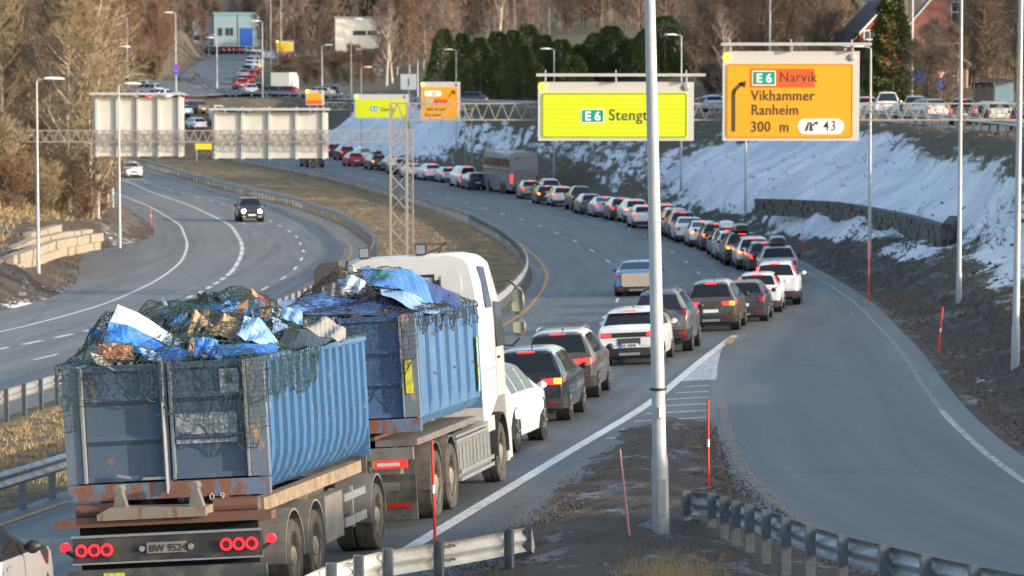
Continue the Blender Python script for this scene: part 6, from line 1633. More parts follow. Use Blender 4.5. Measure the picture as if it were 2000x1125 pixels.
for i in range(3): proto('tall%d'%i, seed=11+i, H=14, spread=3.0, n_tw=(95,13), tw_len=.85, tw_w=.016, trunk_r=.17, base=.08)
for i in range(3): proto('mid%d'%i, seed=31+i, H=10, spread=2.8, n_tw=(85,13), tw_len=.75, tw_w=.022, trunk_r=.14, base=.10)
for i in range(2): proto('far%d'%i, seed=51+i, H=10, spread=3.2, n_tw=(80,12), tw_len=.9, tw_w=.034, trunk_r=.16, base=.06)
for i in range(3): proto('bush%d'%i, seed=71+i, H=3.6, spread=1.5, n_tw=(90,12), tw_len=.55, tw_w=.018, trunk_r=.06, base=.05, shrub=True)
proto('birch', seed=91, H=12, spread=2.6, n_tw=(60,9), tw_len=.7, tw_w=.015, trunk_r=.20, base=.25, ascend=1.3)
MESHM = {}
def tree(key, X, d, label, twm, bk, sc=1, group=None, name='bare_tree', cat='tree', z=None, rg=random, sz=None):
    z = tz(X, d)-.15 if z is None else z
    root = thing(name, label, cat, (X, d, z), (0, 0, rg.uniform(0, 6.28)), group); k = sc*rg.uniform(.9,1.1); root.scale = (k, k, k*(sz or rg.uniform(.92,1.1)))
    for j, (nm, m) in enumerate((('trunk', bk), ('crown', twm))):
        kk = (key, j, m.name)
        if kk not in MESHM:
            me = PROTO[key][j]
            if me.materials: me = me.copy()
            me.materials.clear(); me.materials.append(m); MESHM[kk] = me
        o = bpy.data.objects.new(nm, MESHM[kk]); col.objects.link(o); o.parent = root
    return root
TR = random.Random(21)
ONES = ['','first','second','third','fourth','fifth','sixth','seventh','eighth','ninth','tenth','eleventh','twelfth','thirteenth','fourteenth','fifteenth','sixteenth','seventeenth','eighteenth','nineteenth']
def ordinal(k):
    if k < 20: return ONES[k]
    t, o = divmod(k, 10); T = {2:'twent',3:'thirt',4:'fort',5:'fift',6:'sixt',7:'sevent',8:'eight',9:'ninet'}[t]
    return T+'ieth' if o == 0 else T+'y-'+ONES[o]
def number(L, label):
    L.sort(key=lambda o: o.location.x/o.location.y)
    for i, o in enumerate(L): o['label'] = label+', '+ordinal(i+1)+' from the left'
def scatter(n, px0, px1, d0, d1, keys, twm, bk, label, group, sc=(.85,1.15), avoid=4.0, name='bare_tree', cat='tree', cond=None):
    k = 0; tries = 0; made = []
    while k < n and tries < n*12:
        tries += 1; d = TR.uniform(d0, d1); px = px0+(px1-px0)*(k+TR.random())/n; X = (px-1000)/F*d
        if d < 420 and (XL(d)-avoid < X < XR(d)+3): continue
        bad = False
        for L, hw in CARVE:
            q, _ = seg_dist(np.array([X]), np.array([d]), L)
            if q[0] < hw+2.0: bad = True
        if bad or (cond and not cond(px, d, X)): continue
        made.append(tree(TR.choice(keys), X, d, label, TR.choice(twm) if isinstance(twm, list) else twm, bk, TR.uniform(*sc), group, name, cat, rg=TR)); k += 1
    number(made, label)
T3 = ['tall0','tall1','tall2']; M3 = ['mid0','mid1','mid2']; B3 = ['bush0','bush1','bush2']; F2 = ['far0','far1']
scatter(46, -60, 215, 205, 300, T3, [tw_tan,tw_tan,tw_grey], bark_pale, 'bare tan tree in the left bank thicket', 'bare trees on the left bank', (.9,1.15), 2.5)
scatter(18, -40, 190, 188, 215, B3, [tw_tan,tw_red], bark_brown, 'leafless shrub at the foot of the left thicket', 'shrubs below the left thicket', (.8,1.2), 2.0, 'shrub', 'shrub')
scatter(20, 150, 262, 300, 410, M3, [tw_tan,tw_red], bark_brown, 'bare brown tree by the left grey panel', 'bare trees beside the left sign panel', (1.,1.3), 3)
scatter(26, 212, 372, 500, 600, M3, [tw_red,tw_red,tw_pink], bark_brown, 'reddish bare tree behind the junction queue', 'reddish bare trees behind the junction', (1.0,1.35), 4)
scatter(16, 250, 385, 490, 540, B3, [tw_red,tw_tan], bark_brown, 'reddish shrub behind the junction queue', 'shrubs behind the junction', (.9,1.3), 4, 'shrub', 'shrub')
scatter(4, 345, 400, 755, 785, F2, tw_red, bark_brown, 'reddish bare tree before the blue hall', 'bare trees before the blue hall', (.7,.9))
scatter(24, 515, 645, 640, 760, F2, [tw_grey,tw_pink], bark_brown, 'bare brown tree between the two halls', 'bare trees between the halls', (.95,1.2))
scatter(30, 545, 740, 475, 600, B3, [tw_red,tw_grey], bark_brown, 'brown shrub on the slope below the white hall', 'shrubs below the white hall', (.6,1.0), 4, 'shrub', 'shrub', lambda px,d,X: True)
scatter(24, 752, 885, 490, 620, M3, [tw_pink,tw_grey,tw_red], bark_pale, 'bare birch between white hall and evergreens', 'bare birches by the white hall', (1.0,1.25))
scatter(46, 840, 1400, 620, 820, F2, [tw_pink,tw_grey], bark_brown, 'bare brown tree behind the dark evergreens', 'bare trees behind the evergreens', (1.1,1.5))
scatter(40, 1340, 1640, 330, 520, M3, [tw_pink,tw_grey,tw_red], bark_brown, 'bare tree on the slope behind the orange exit sign', 'bare trees behind the exit sign', (.9,1.25))
scatter(16, 1380, 1700, 300, 340, B3, [tw_red,tw_grey], bark_brown, 'brown shrub behind the exit sign', 'shrubs along the upper road', (.8,1.2), 4, 'shrub', 'shrub')
mk_ = []
for i, (px, d, k) in enumerate([(1790,250,.62),(1808,246,.68),(1822,252,.70),(1838,245,.5),(1856,250,.62),(1702,292,.45),(1668,305,.5)]):
    X = (px-1000)/F*d; mk_.append(tree(M3[i%3], X, d, 'x', tw_grey if i < 5 else tw_red, bark_brown, k, 'bare trees in front of the red houses', rg=TR))
number(mk_, 'bare tree in front of the red houses')
scatter(22, 1890, 2080, 262, 340, M3, [tw_grey], bark_brown, 'bare grey tree behind the bus shelter', 'bare trees behind the bus shelter', (.9,1.2))
scatter(20, 1700, 2040, 238, 252, B3, [tw_red,tw_tan], bark_brown, 'rust-brown shrub beside the upper road', 'rust-brown shrubs by the upper road', (.42,.6), 4, 'shrub', 'shrub')
scatter(26, 20, 620, 800, 950, F2, [tw_grey,tw_red], bark_brown, 'bare tree on the hill behind the blue hall', 'bare trees on the far hill', (1.0,1.4))
def single(px, py, d, key, twm, bk, sc, label, name='birch_tree'):
    p = P3(px, py, d); return tree(key, p.x, d, label, twm, bk, sc, None, name, 'tree', rg=TR)
single(135, 410, 205, 'tall1', tw_tan, bark_white, 1.0, 'pale-trunked tree standing at the front of the left thicket', 'pale_tree')
single(975, 60, 600, 'birch', tw_pink, bark_white, 1.25, 'big white-stemmed birch above the dark evergreens')
single(755, 180, 470, 'birch', tw_pink, bark_white, .9, 'white birch stem left of the square white sign'); single(766, 180, 476, 'birch', tw_pink, bark_white, .85, 'second white birch stem beside the square white sign')
single(1418, 190, 320, 'birch', tw_pink, bark_white, .75, 'white birch stem between the two large signs'); single(1612, 150, 380, 'birch', tw_pink, bark_white, .9, 'white birch right behind the orange exit sign'); single(1650, 160, 370, 'birch', tw_grey, bark_pale, .85, 'birch stem beside the dark red gable')

def green(name, a, b_, ):
    m, t, b = newmat(name); i = t.n.new('ShaderNodeObjectInfo'); P = t.obj(); n = t.noise(1.1, 4, .65, P); n2 = t.noise(9, 2, .6, P)
    c = t.mix(t.ramp(n, [(.35,0.),(.65,1.)]), a, b_); c = t.mix(t.math('MULTIPLY', n2, .5), c, tuple(x*.45 for x in a)); t.l.new(c, b.inputs['Base Color']); b.inputs['Roughness'].default_value = .85; b.inputs['Specular IOR Level'].default_value = .15; return m
gr_dark = green('dark evergreen', (.065,.105,.05), (.17,.20,.075)); gr_spruce = green('spruce needles', (.08,.115,.035), (.17,.18,.06)); gr_far = green('far spruce forest', (.018,.030,.024), (.035,.050,.035))
def evergreen(name, label, X, d, z, h, w, shape, m, seed, n=5200, leaf=.20, group=None):
    rg = random.Random(seed); root = thing(name, label, 'tree', (X, d, z), group=group)
    MB().tube([(0,0,-.3),(0,0,h*.9)], [.16*h/9,.02], 7).build('trunk', bark_brown, root)
    lobes = [(rg.uniform(0,6.28), rg.uniform(.05,.95), rg.uniform(.25,.5)) for _ in range(14)]
    tv, tf = [], []
    for _ in range(n):
        t = rg.random()**(.85 if shape == 'round' else .75)*.97; t = t if shape == 'round' else 1-rg.random()**.62
        a = rg.uniform(0, 2*math.pi)
        if shape == 'round': env = (math.sin(math.pi*min(1, .16+t*.84))**.45)*(.78+.22*math.cos(t*3))
        else: env = (1-t)**.75*(.86+.14*math.sin(t*42+2*math.sin(a*3)))
        lump = 1
        for (la, lt, lr) in lobes:
            da = math.atan2(math.sin(a-la), math.cos(a-la)); lump += .20*math.exp(-(da/.5)**2-((t-lt)/.13)**2)-.012
        r = w/2*env*lump*(1-.42*rg.random()**2.2)*(1.13 if rg.random() < .09 else 1); p = Vector((r*math.cos(a), r*math.sin(a), h*(.02+.98*t)+rg.uniform(-.1,.1)))
        out = Vector((math.cos(a), math.sin(a), .35 if shape == 'round' else -.15+rg.uniform(-.2,.3))).normalized()
        u = (out+Vector((rg.uniform(-.6,.6),rg.uniform(-.6,.6),rg.uniform(-.5,.5)))).normalized(); v = u.cross(Vector((rg.uniform(-1,1),rg.uniform(-1,1),rg.uniform(-1,1)))).normalized()
        l = leaf*rg.uniform(.6,1.3); k = len(tv); tv += [tuple(p-v*l*.35), tuple(p+v*l*.35), tuple(p+u*l)]; tf.append((k,k+1,k+2))
        k = len(tv); v2 = u.cross(v)*l*.35; tv += [tuple(p-v2), tuple(p+v2), tuple(p+u*l*.9)]; tf.append((k,k+1,k+2))
    mb = MB(); mb.v = tv; mb.f = tf; mb.m = [0]*len(tf); mb.build('crown', m, root); return root
EV = [(868,58,3.6),(903,66,3.4),(938,74,3.6),(972,62,3.8),(1003,60,4.0),(1030,48,4.2),(1062,70,4.0),(1098,78,4.2),(1135,88,4.2),(1163,66,4.0),(1193,52,4.2),(1232,76,4.2),(1268,58,4.4),(1298,32,5.6),(1335,52,4.6),(1350,98,3.6),(1022,90,3.6),(1120,110,3.4)]
EVL = ['dark evergreen at the left end of the row','second dark evergreen from the left end of the row','third dark evergreen from the left, under a lamp head','fourth dark evergreen from the left of the row','fifth dark evergreen from the left of the row','dark evergreen with a raised tip, left of the middle of the row',
 'dark evergreen just left of the lamp head above the yellow sign','dark evergreen behind the left end of the big yellow sign','low dark evergreen behind the yellow sign','dark evergreen right of the white gable','dark evergreen with the tallest tip in the middle of the row','dark evergreen left of the near lamp post','dark evergreen half behind the near lamp post',
 'broad tallest evergreen right of the near lamp post','evergreen at the right end of the row behind a lamp head','small evergreen at the far right end of the row','small round evergreen standing before the row, left part','small evergreen before the row, behind the yellow sign']
for i, (px, top, w_) in enumerate(EV):
    d = 392+(i*7 % 13)-(18 if i > 15 else 0)-(i > 10)*8; p = P3(px, 200, d); z = tz(p.x, d)-.2; h = P3(px, top, d).z-z
    evergreen('evergreen_tree', EVL[i], p.x, d, z, h*1.03, w_*1.55, 'round', gr_dark, 100+i, 5600, .24, 'row of dark evergreens')
d = 268; p = P3(1742, 180, d); z = tz(p.x, d)-.2; evergreen('spruce_tree', 'tall yellow-green spruce beside the dark red gable', p.x, d, z, 10.8, 6.2, 'cone', gr_spruce, 200, 12000, .24)
d = 300; p = P3(1872, 120, d); z = tz(p.x, d)-.2; evergreen('spruce_tree', 'narrow dark spruce in front of the pink-red gable', p.x, d, z, 9.5, 2.6, 'cone', gr_dark, 201, 5000, .22)
d = 420; p = P3(1655, 120, d); z = tz(p.x, d)-.2; evergreen('spruce_tree', 'dark spruce behind the dark red gable', p.x, d, z, 12, 4, 'cone', gr_dark, 202, 4000, .3)
# far-off spruce forest along the hilltop (reads as one mass)
def woodland():
    rg = random.Random(78); tv, tf = [], []
    for k in range(620):
        d = rg.uniform(600, 930); X = rg.uniform(-.20, .22)*d; z = tz_q(X, d)-.5; h = rg.uniform(8, 14); px = 1000+F*X/d
        if 345 < px < 520 and d < 800: continue
        if 620 < px < 752 and d < 670: continue
        if d > 800 and 500 < px < 960 and rg.random() < .7: continue
        for j in range(150):
            t = .08+.92*rg.random(); a = rg.uniform(0,6.28); env = math.sin(math.pi*min(1,.22+t*.78))**.7; r = h*.26*env*rg.random()**.5
            p = Vector((X+r*math.cos(a), d+r*math.sin(a), z+h*t)); v = Vector((math.cos(a)+rg.uniform(-.5,.5), math.sin(a)+rg.uniform(-.5,.5), rg.uniform(.2,2.2))).normalized()*rg.uniform(.9,2.2)
            s = Vector((-math.sin(a), math.cos(a), 0))*.05; n = len(tv); tv += [tuple(p-s), tuple(p+s), tuple(p+v)]; tf.append((n,n+1,n+2))
        n = len(tv); tv += [(X-.13,d,z),(X+.13,d,z),(X,d,z+h)]; tf.append((n,n+1,n+2))
    mb = MB(); mb.v = tv; mb.f = tf; mb.m = [0]*len(tf); o = mb.build('woodland', tw_pink); setp(o, 'bare brown woodland covering the far hillside', 'woodland', None, 'stuff')
_qx = np.linspace(-330, 330, 67); _qd = np.linspace(560, 1340, 79); _QX, _QD = np.meshgrid(_qx, _qd); _QZ = TZ(_QX.ravel(), _QD.ravel()).reshape(_QX.shape)
def tz_q(X, d):
    i = (X-_qx[0])/(_qx[1]-_qx[0]); j = (d-_qd[0])/(_qd[1]-_qd[0]); i = min(max(i,0),65.99); j = min(max(j,0),77.99); a, b = int(i), int(j); u, v = i-a, j-b
    return float(_QZ[b,a]*(1-u)*(1-v)+_QZ[b,a+1]*u*(1-v)+_QZ[b+1,a]*(1-u)*v+_QZ[b+1,a+1]*u*v)
woodland()
def forest():
    rg = random.Random(77); tv, tf = [], []
    for k in range(1500):
        d = rg.uniform(930, 1300); X = rg.uniform(-.24, .24)*d
        if k < 420: d = rg.uniform(800, 900); X = (rg.uniform(530, 960) if k < 330 else rg.uniform(1340, 1500))*d/F-1000*d/F
        z = tz_q(X, d)-1; h = rg.uniform(9, 16); w = h*.20
        for j in range(26):
            t = rg.random()**1.3*.95; a = rg.uniform(0,6.28); r = w*(1-t)*rg.uniform(.6,1.15)
            p = Vector((X+r*math.cos(a), d+r*math.sin(a), z+h*t)); l = 1.5; n = len(tv); v = Vector((-math.sin(a), math.cos(a), 0))*l*.5
            tv += [tuple(p-v), tuple(p+v), tuple(p+Vector((math.cos(a)*.4, math.sin(a)*.4, -.9 if rg.random() < .5 else 1.4)))]; tf.append((n,n+1,n+2))
        n = len(tv)
        for q in range(5): a = 6.28*q/5; tv.append((X+w*.8*math.cos(a), d+w*.8*math.sin(a), z+h*.12))
        tv.append((X, d, z+h)); tf.extend([(n+q, n+(q+1)%5, n+5) for q in range(5)])
    mb = MB(); mb.v = tv; mb.f = tf; mb.m = [0]*len(tf); o = mb.build('forest', gr_far); setp(o, 'dark spruce forest on the hill along the top of the picture', 'forest', None, 'stuff')
forest()
# ---------------------------------------------------------------- dry grass, clods and scrub (uncountable)
def blades(name, label, pts, m, hmin, hmax, w, seed, bend=.5):
    rg = random.Random(seed); tv, tf = [], []
    for (X, d, z, k) in pts:
        for _ in range(k):
            x, y = X+rg.gauss(0,.07), d+rg.gauss(0,.07); h = rg.uniform(hmin, hmax); a = rg.uniform(0,6.28); v = Vector((math.cos(a), math.sin(a), 0))*w; b = Vector((rg.gauss(0,bend), rg.gauss(0,bend), 1)).normalized()*h
            n = len(tv); tv += [(x-v.x, y-v.y, z-.03), (x+v.x, y+v.y, z-.03), (x+b.x, y+b.y, z+b.z)]; tf.append((n,n+1,n+2))
    mb = MB(); mb.v = tv; mb.f = tf; mb.m = [0]*len(tf); o = mb.build(name, m); setp(o, label, 'grass', None, 'stuff'); return o
gr_tan = twig_mat('straw', (.46,.34,.18), (.30,.22,.12)); gr_dull = twig_mat('dull dead grass', (.20,.15,.09), (.12,.095,.06))
GR = random.Random(5); pts = []
while len(pts) < 420:                                      # foreground tuft beside the lamp post
    d = GR.uniform(37, 46); X = GR.uniform(1.2, 4.2)
    dens = math.exp(-((X-2.0)/.42)**2-((d-39.2)/1.7)**2)
    if GR.random() < dens: pts.append((X, d, float(BZ(X,d))+.06, 9))
blades('dry_grass', 'dry straw-coloured grass between the lamp post and the ramp guard rail', pts, gr_tan, .06, .26, .005, 1)
pts = []
for _ in range(2600):
    d = GR.uniform(30, 66); X = GR.uniform(float(W1(d))+1.5, float(V1(d))-.3) if V1(d)-W1(d) > 2 else W1(d)+1.6
    if math.sin(X*2.3+d*.7)+math.sin(d*1.9-X)+GR.uniform(-1,1) > .5: pts.append((X, d, float(BZ(X,d))+.05, 5))
blades('dead_grass', 'matted dead grass in the muddy verge', pts, gr_dull, .03, .13, .007, 2, 1.2)
pts = []
for _ in range(9000):                                       # the median
    d = 45*(395/45)**GR.random(); a, b = float(RB(d))+.4, float(RA(d))-.4; X = GR.uniform(a, b)
    if math.sin(X*.9+d*.21)+math.sin(d*.13-X*.5)+GR.uniform(-1.4,1.4) > -.5: pts.append((X, d, tz(X,d) if False else float(BZ(X,d))+.01, 3+int(d<120)*3))
blades('median_grass', 'tan dead grass on the median', pts, gr_tan, .08, .26, .014, 3, .9)
pts = []
for _ in range(5200):                                       # left bank
    d = GR.uniform(125, 230); X = float(XL(d))-GR.uniform(3.5, 16)
    pts.append((X, d, 0, 3))
zz = TZ(np.array([p[0] for p in pts]), np.array([p[1] for p in pts])); pts = [(p[0], p[1], float(z), p[3]) for p, z in zip(pts, zz)]
blades('bank_grass', 'long tan grass on the left bank', pts, gr_tan, .2, .55, .03, 4, .8)
pts = []
for _ in range(9000):                                       # scrub on the right embankment between the snow patches
    d = 95*(390/95)**GR.random(); X = float(XR(d))+GR.uniform(2.5, 26); pts.append((X, d, 0, 2))
Xa = np.array([p[0] for p in pts]); da = np.array([p[1] for p in pts]); zz = TZ(Xa, da); ppx, ppy = proj(Xa, da, zz)
keep = [(p[0], p[1], float(z), 3) for p, z, x, y in zip(pts, zz, ppx, ppy) if (math.sin(p[0]*.6+p[1]*.1)+math.sin(p[1]*.23-p[0]*.31)+GR.uniform(-1,1) > .25) and not (1300 < x < 2000 and 285 < y < 400 and GR.random() < .78)]
blades('bank_scrub', 'brown heather and grass poking out of the snowy bank', keep, gr_dull, .12, .42, .03, 6, .9)
def clods(name, label, f, n, m, smin, smax, seed):
    rg = random.Random(seed); mb = MB()
    for _ in range(n):
        X, d = f(rg); z = tz_fast(X, d); s = rg.uniform(smin, smax)*rg.uniform(.5,1); k = len(mb.v)
        for q in range(6):
            a = 6.28*q/6+rg.uniform(-.3,.3); mb.v.append((X+s*math.cos(a)*rg.uniform(.6,1.1), d+s*math.sin(a)*rg.uniform(.6,1.1), z-s*.2))
        mb.v.append((X+rg.uniform(-.3,.3)*s, d+rg.uniform(-.3,.3)*s, z+s*rg.uniform(.3,.8)))
        for q in range(6): mb.f.append((k+q, k+(q+1)%6, k+6)); mb.m.append(0)
    o = mb.build(name, m); setp(o, label, 'soil', None, 'stuff'); return o
mud_m = mat('frozen mud', (.075,.062,.052), .95, var=.5, scale=20)
def tz_fast(X, d): return float(BZ(X, d))+.04
clods('mud_clods', 'clods of mud and gravel in the verge around the near lamp post', lambda rg: (lambda d: (rg.uniform(float(W1(d))+1.3, max(float(W1(d))+1.5, float(V1(d))-.2)), d))(rg.uniform(28, 68)), 5200, mud_m, .015, .075, 8)
def tz_fast(X, d): return tz(X, d)
clods('mud_heaps', 'lumpy ploughed-up mud along the right edge of the ramp', lambda rg: (lambda d: (float(XR(d))+.3+abs(rg.gauss(0, 2.2)), d))(58*(175/58)**rg.random()), 4200, mud_m, .04, .24, 9)
clods('bank_mud', 'dirt and grit along the left edge of the oncoming road', lambda rg: (lambda d: (float(XL(d))-.2-abs(rg.gauss(0, 1.8)), d))(rg.uniform(112, 215)), 1800, mud_m, .05, .22, 10)

# ---------------------------------------------------------------- walls of stone blocks
stone_m = mat('grey wall stone', (.13,.115,.10), .9, var=.4, scale=7, dirt=(.05,.045,.04), dscale=4); stone_w = mat('warm wall stone', (.30,.25,.19), .9, var=.25, scale=5, dirt=(.22,.18,.13), dscale=3)
def block_wall(label, path, rows_n, bh, bl, m, seed):
    rg = random.Random(seed); P = resample(path, bl); o_ = thing('stone_wall', label, 'stone wall', P[0]); mb = MB(); B = Vector(P[0])
    for i in range(len(P)-1):
        a, b = Vector(P[i])-B, Vector(P[i+1])-B; t = (b-a); L = t.length; t.normalize(); n = Vector((t.y,-t.x,0))
        for r in range(rows_n):
            off = (r%2)*.5; p = a+t*(off*L); q = p+t*L*.965; z0 = r*bh*.99; dpt = rg.uniform(-.06,.06)
            base = len(mb.v); hz = bh*.96
            for (e, zz) in ((0,0),(0,hz),(1,0),(1,hz)):
                for s_ in (p, q):
                    v = s_+n*((-.25 if e else .25)+dpt*(1-e)+rg.uniform(-.02,.02)+r*-.05)+Vector((0,0,z0+zz+rg.uniform(-.015,.015))); mb.v.append(tuple(v))
            for f in ((0,1,3,2),(4,6,7,5),(2,3,7,6),(0,4,5,1),(0,2,6,4),(1,5,7,3)): mb.f.append(tuple(base+k for k in f)); mb.m.append(0)
    mb.build('blocks', m, o_); return o_
def gpath(L): return [tuple(P3(*p)) for p in L]
wp = [(X, d, z+.05) for X, d, z in smooth_line(gpath([(1478,418,205),(1560,422,196),(1640,428,184),(1720,445,172),(1790,462,162),(1838,480,154),(1850,482,152),(1868,462,154)]), 2)]
block_wall('dark stone retaining wall curving through the snow on the right', [(x,y,z-.1) for x,y,z in wp], 3, .34, .9, stone_m, 4)
for i, (L_, lb) in enumerate([([(-20,526,147),(50,500,154),(110,480,162),(188,466,172)], 'lowest pale stone step on the left bank'),([(10,500,158),(60,478,165),(120,464,172),(170,458,178)], 'middle pale stone step on the left bank'),([(48,468,172),(108,450,180)], 'short upper stone step on the left bank')]):
    block_wall(lb, [(p[0], p[1], p[2]-.55) for p in resample(gpath(L_), 4)], 2, .42, 1.4, stone_w, 20+i)

# ---------------------------------------------------------------- buildings
wood_red = mat('red boarding', (.30,.045,.035), .7, var=.12, scale=3); wood_pink = mat('faded red boarding', (.50,.22,.175), .75, var=.12, scale=3); trim_w = mat('white trim', (.72,.70,.66), .6); roof_d = mat('dark roof tiles', (.045,.042,.045), .7, var=.2); win_m = mat('window glass', (.05,.07,.09), .1)
def house(name, label, px, py, d, w, dep, hw, hr, rot, wallm, roofm=roof_d, wins=(), chimney=False, over=.45, boards=True, cat='house'):
    """gable end faces local -Y; py is the picture row of the ground line"""
    p = P3(px, py, d); o = thing(name, label, cat, (p.x, d, p.z), (0,0,rot)); hx = w/2
    mb = MB(); mb.prism([(-hx,-2),(hx,-2),(hx,hw),(0,hw+hr),(-hx,hw)], 'y', 0, dep); wl = mb.build('wall', wallm, o)
    if boards:
        sb = MB(); z = .3
        while z < hw+hr-.3:
            ww = hx if z < hw else hx*(1-(z-hw)/hr)
            sb.box(-ww+.02, ww-.02, -.018, .0, z, z+.018); z += .22
        sb.build('board_joints', mat('joint shade', tuple(x*.6 for x in wallm.node_tree.nodes['Principled BSDF'].inputs['Base Color'].default_value[:3]), .8), wl)
        MB().box(-hx-.02,-hx+.12,-.03,.02,-2,hw).box(hx-.12,hx+.02,-.03,.02,-2,hw).build('corner_boards', trim_w, wl)
    t = .16; s = hr/hx; rf = MB()
    for sg in (-1,1):
        a = (sg*(hx+over), hw-over*s); b = (0, hw+hr+.02)
        n = Vector((s*sg, 1)).normalized()*t
        rf.prism([a, b, (b[0], b[1]+t*1.2), (a[0]+n.x, a[1]+n.y)], 'y', -over, dep+over)
    r_ = rf.build('roof', roofm, o)
    bg_ = MB()
    for sg in (-1,1):
        a = (sg*(hx+over), hw-over*s); b = (0, hw+hr+.02); bg_.prism([(a[0],a[1]-.14),(b[0],b[1]-.14),(b[0],b[1]+.10),(a[0],a[1]+.10)], 'y', -over-.04, -over-.002)
    bg_.build('barge_boards', trim_w, r_)
    if chimney: MB().box(-.35,.35,dep*.4,dep*.4+.6,hw+hr-.4,hw+hr+1.1).build('chimney', mat('brick chimney', (.25,.10,.07), .9), r_)
    for (x, z, a, b) in wins:
        f = MB().box(x-a/2-.12, x+a/2+.12, -.05, .01, z-.12, z+b+.12).build('window', trim_w, o)
        MB().box(x-a/2, x-.04, -.07, -.04, z, z+b*.46).box(x+.04, x+a/2, -.07, -.04, z, z+b*.46).box(x-a/2, x-.04, -.07, -.04, z+b*.54, z+b).box(x+.04, x+a/2, -.07, -.04, z+b*.54, z+b).build('pane', win_m, f)
    return o
house('wooden_house', 'dark red wooden house with a white-edged gable left of the spruce', 1735, 160, 330, 9.0, 9, 3.2, 4.8, R(6), wood_red, wins=[(-1.9,3.4,1.0,1.6),(1.0,3.4,1.0,1.6),(-2.2,.6,1.1,1.4)])
house('wooden_house', 'large faded red wooden house behind bare trees near the right edge', 1856, 188, 296, 7.4, 9, 6.3, 4.4, R(-5), wood_pink, wins=[(2.2,5.0,1.0,1.7),(.6,6.6,1.0,1.7),(2.2,2.2,1.0,1.6),(.2,3.0,1.0,1.6)])
h2 = house('wooden_annex', 'low faded red annex with white windows left of the large red house', 1832, 190, 284, 5.0, 5, 3.0, 1.6, R(-6), wood_pink, wins=[(-1.9,1.0,.5,1.8),(.1,1.0,.9,1.6),(.1+1.25,1.0,.5,1.6)], cat='house')
house('white_house', 'white gabled house with a dark roof above the evergreens', 1093, 88, 700, 6.0, 9, 2.2, 2.6, R(-38), mat('white boarding', (.72,.70,.66), .7), wins=[(0,1.2,1.2,1.2)], chimney=True, boards=False)
house('white_house', 'white gable partly hidden at the right end of the evergreen row', 1352, 110, 460, 5, 8, 2.0, 2.2, R(12), mat('white boarding', (.72,.70,.66), .7), boards=False)
house('cottage', 'low white-roofed cottage above the orange exit sign', 1482, 62, 640, 6, 7, 1.6, 1.8, R(-20), mat('pale boarding', (.5,.48,.45), .7), mat('snowy roof', (.62,.62,.62), .8), boards=False)
house('cottage', 'grey-blue roofed cottage right of the evergreen row', 1368, 72, 620, 8, 7, 2.0, 1.8, R(30), mat('dull red boarding', (.22,.09,.07), .7), mat('blue-grey roof', (.20,.24,.28), .7), boards=False)
def hall(name, label, px0, px1, ytop, ybot, d, wallm, bands, dep=14):
    a = P3(px0, ybot, d); b = P3(px1, ytop, d); w = (b.x-a.x)/2; h = b.z-a.z; o = thing(name, label, 'building', ((a.x+b.x)/2, d, a.z))
    MB().box(-w, w, 0, dep, -3, h).build('wall', wallm, o); MB().box(-w-.2, w+.2, -.2, dep+.2, h, h+.35).build('roof', mat('flat roof edge', (.30,.31,.32), .7), o)
    for (nm, x0, x1, z0, z1, m) in bands: MB().box(-w+2*w*x0, -w+2*w*x1, -.08, .02, h*z0, h*z1).build(nm, m, o)
    return o
fac = mat('pale blue cladding', (.26,.34,.40), .6, var=.08, scale=.4); fac2 = mat('grey-blue cladding', (.34,.40,.44), .6, var=.06, scale=.4); bluep = mat('blue banner', (.02,.10,.42), .5); dkw = mat('dark window band', (.04,.05,.065), .2)
hall('industrial_hall', 'pale blue industrial hall with a blue banner at the top left', 418, 500, 27, 100, 790, fac, [('banner',.62,.92,.12,.62,bluep),('window',.28,.36,.42,.62,dkw),('window',.38,.46,.42,.62,dkw),('window',.1,.2,.42,.62,dkw),('seam',.555,.57,.0,1,dkw),('trim',0,1,.93,1,mat('turquoise trim', (.12,.35,.42), .6))])
hall('low_hall', 'low grey-blue annex left of the blue hall', 352, 417, 38, 100, 792, fac2, [('window',.1,.3,.35,.5,dkw),('window',.4,.6,.35,.5,dkw),('window',.7,.9,.35,.5,dkw)])
hall('white_hall', 'white office block with a dark window band left of the evergreens', 655, 738, 36, 118, 650, mat('white render wall', (.74,.70,.62), .6, var=.04, scale=.5), [('window',.42,.72,.60,.71,dkw),('window',.76,.97,.60,.71,dkw),('canopy',.55,1.0,.18,.24,mat('grey canopy', (.20,.21,.23), .6)),('window',.6,.95,.05,.15,dkw)])
hall('brown_shed', 'small red-brown shed under the white office block', 716, 738, 118, 148, 560, mat('red-brown boards', (.22,.075,.04), .8, var=.2), [('door',.7,.95,0,.7,mat('green door', (.02,.10,.10), .5))], 4)
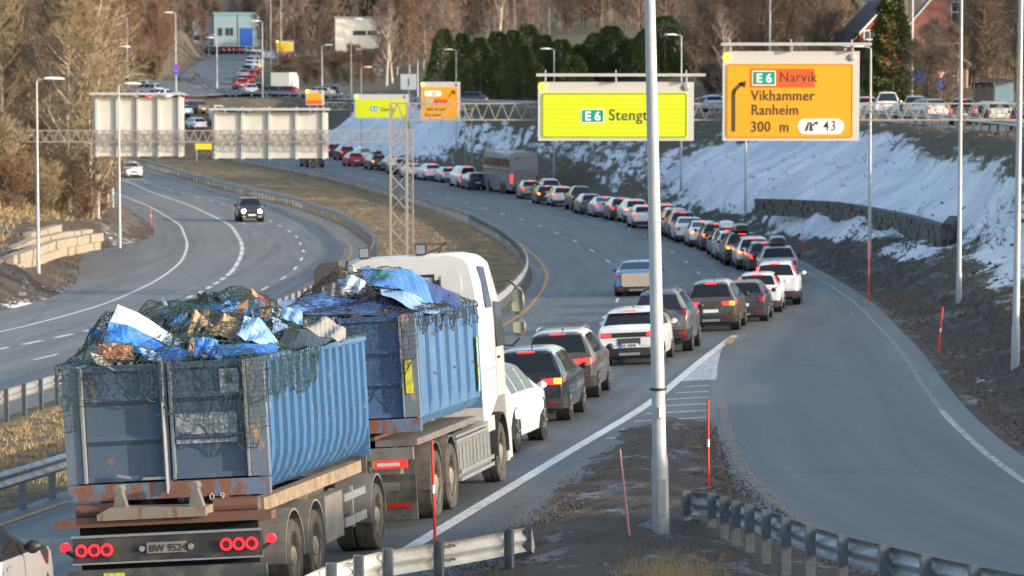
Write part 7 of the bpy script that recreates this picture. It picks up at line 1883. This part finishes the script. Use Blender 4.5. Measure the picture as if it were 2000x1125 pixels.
# bus shelter on the upper road
p = P3(1940, 203, 232); o = thing('bus_shelter', 'dark bus shelter with glass panes near the right edge', 'bus shelter', (p.x, 232, p.z), (0,0,R(-4)))
dk = mat('dark shelter frame', (.03,.03,.033), .5)
MB().prism([(-1.5,1.55),(1.5,1.55),(1.45,1.66),(.2,1.80),(-1.35,1.72)], 'y', -.6, 1.0).build('roof', dk, o)
for x in (-1.4,-1.0,-.45): MB().box(x-.04,x+.04,-.4,-.32,0,1.6).build('post', dk, o)
MB().box(.1,1.4,-.02,.03,.1,1.5).build('glass_pane', mat('shelter glass', (.18,.28,.36), .15), o); MB().box(-1.3,.0,.0,.04,.2,1.5).build('side_panel', dk, o)
def round_sign(name, px, py, d, r, m, label, tri=False, m2=None):
    p = P3(px, py, d); z = tz(p.x, d); o = thing(name, label, 'road sign', (p.x, d, z)); h = p.z-z
    MB().cyl((0,.05,0), .045, h+.3, n=6).build('post', pole_mat, o)
    if tri: f = MB().prism([(-r,h+r*.7),(r,h+r*.7),(0,h-r)], 'y', -.02, .02).build('plate', r_m, o); MB().prism([(-r*.62,h+r*.48),(r*.62,h+r*.48),(0,h-r*.6)], 'y', -.03, -.018).build('face', white_face, o); MB().box(-.3,.3,-.02,.02,h-r*1.2-.6,h-r*1.2).build('sub_plate', m2, o)
    else: MB().cyl((0,-.02,h), r, .04, 'y', 20).build('plate', m, o)
round_sign('road_sign', 1797, 150, 250, .42, sign_blue, 'round blue sign before the bare trees of the red house')
round_sign('road_sign', 1838, 146, 248, .42, r_m, 'red-edged triangular give-way sign before the red house', True, sign_blue)

# broken grit along the edge where the verge meets the asphalt, and a puddle by the ramp
def tz_fast(X, d): return float(BZ(X, d))+.012
clods('edge_grit', 'grit and crumbs strewn where the verge meets the asphalt', lambda rg: (lambda d: (float(W1(d))+1.35+rg.gauss(0, .28), d))(rg.uniform(30, 66)), 5200, mud_m, .008, .035, 12)
clods('ramp_grit', 'grit along the left edge of the ramp', lambda rg: (lambda d: (float(V1(d))-.35+rg.gauss(0, .22), d))(rg.uniform(30, 64)), 2200, mud_m, .008, .03, 13)
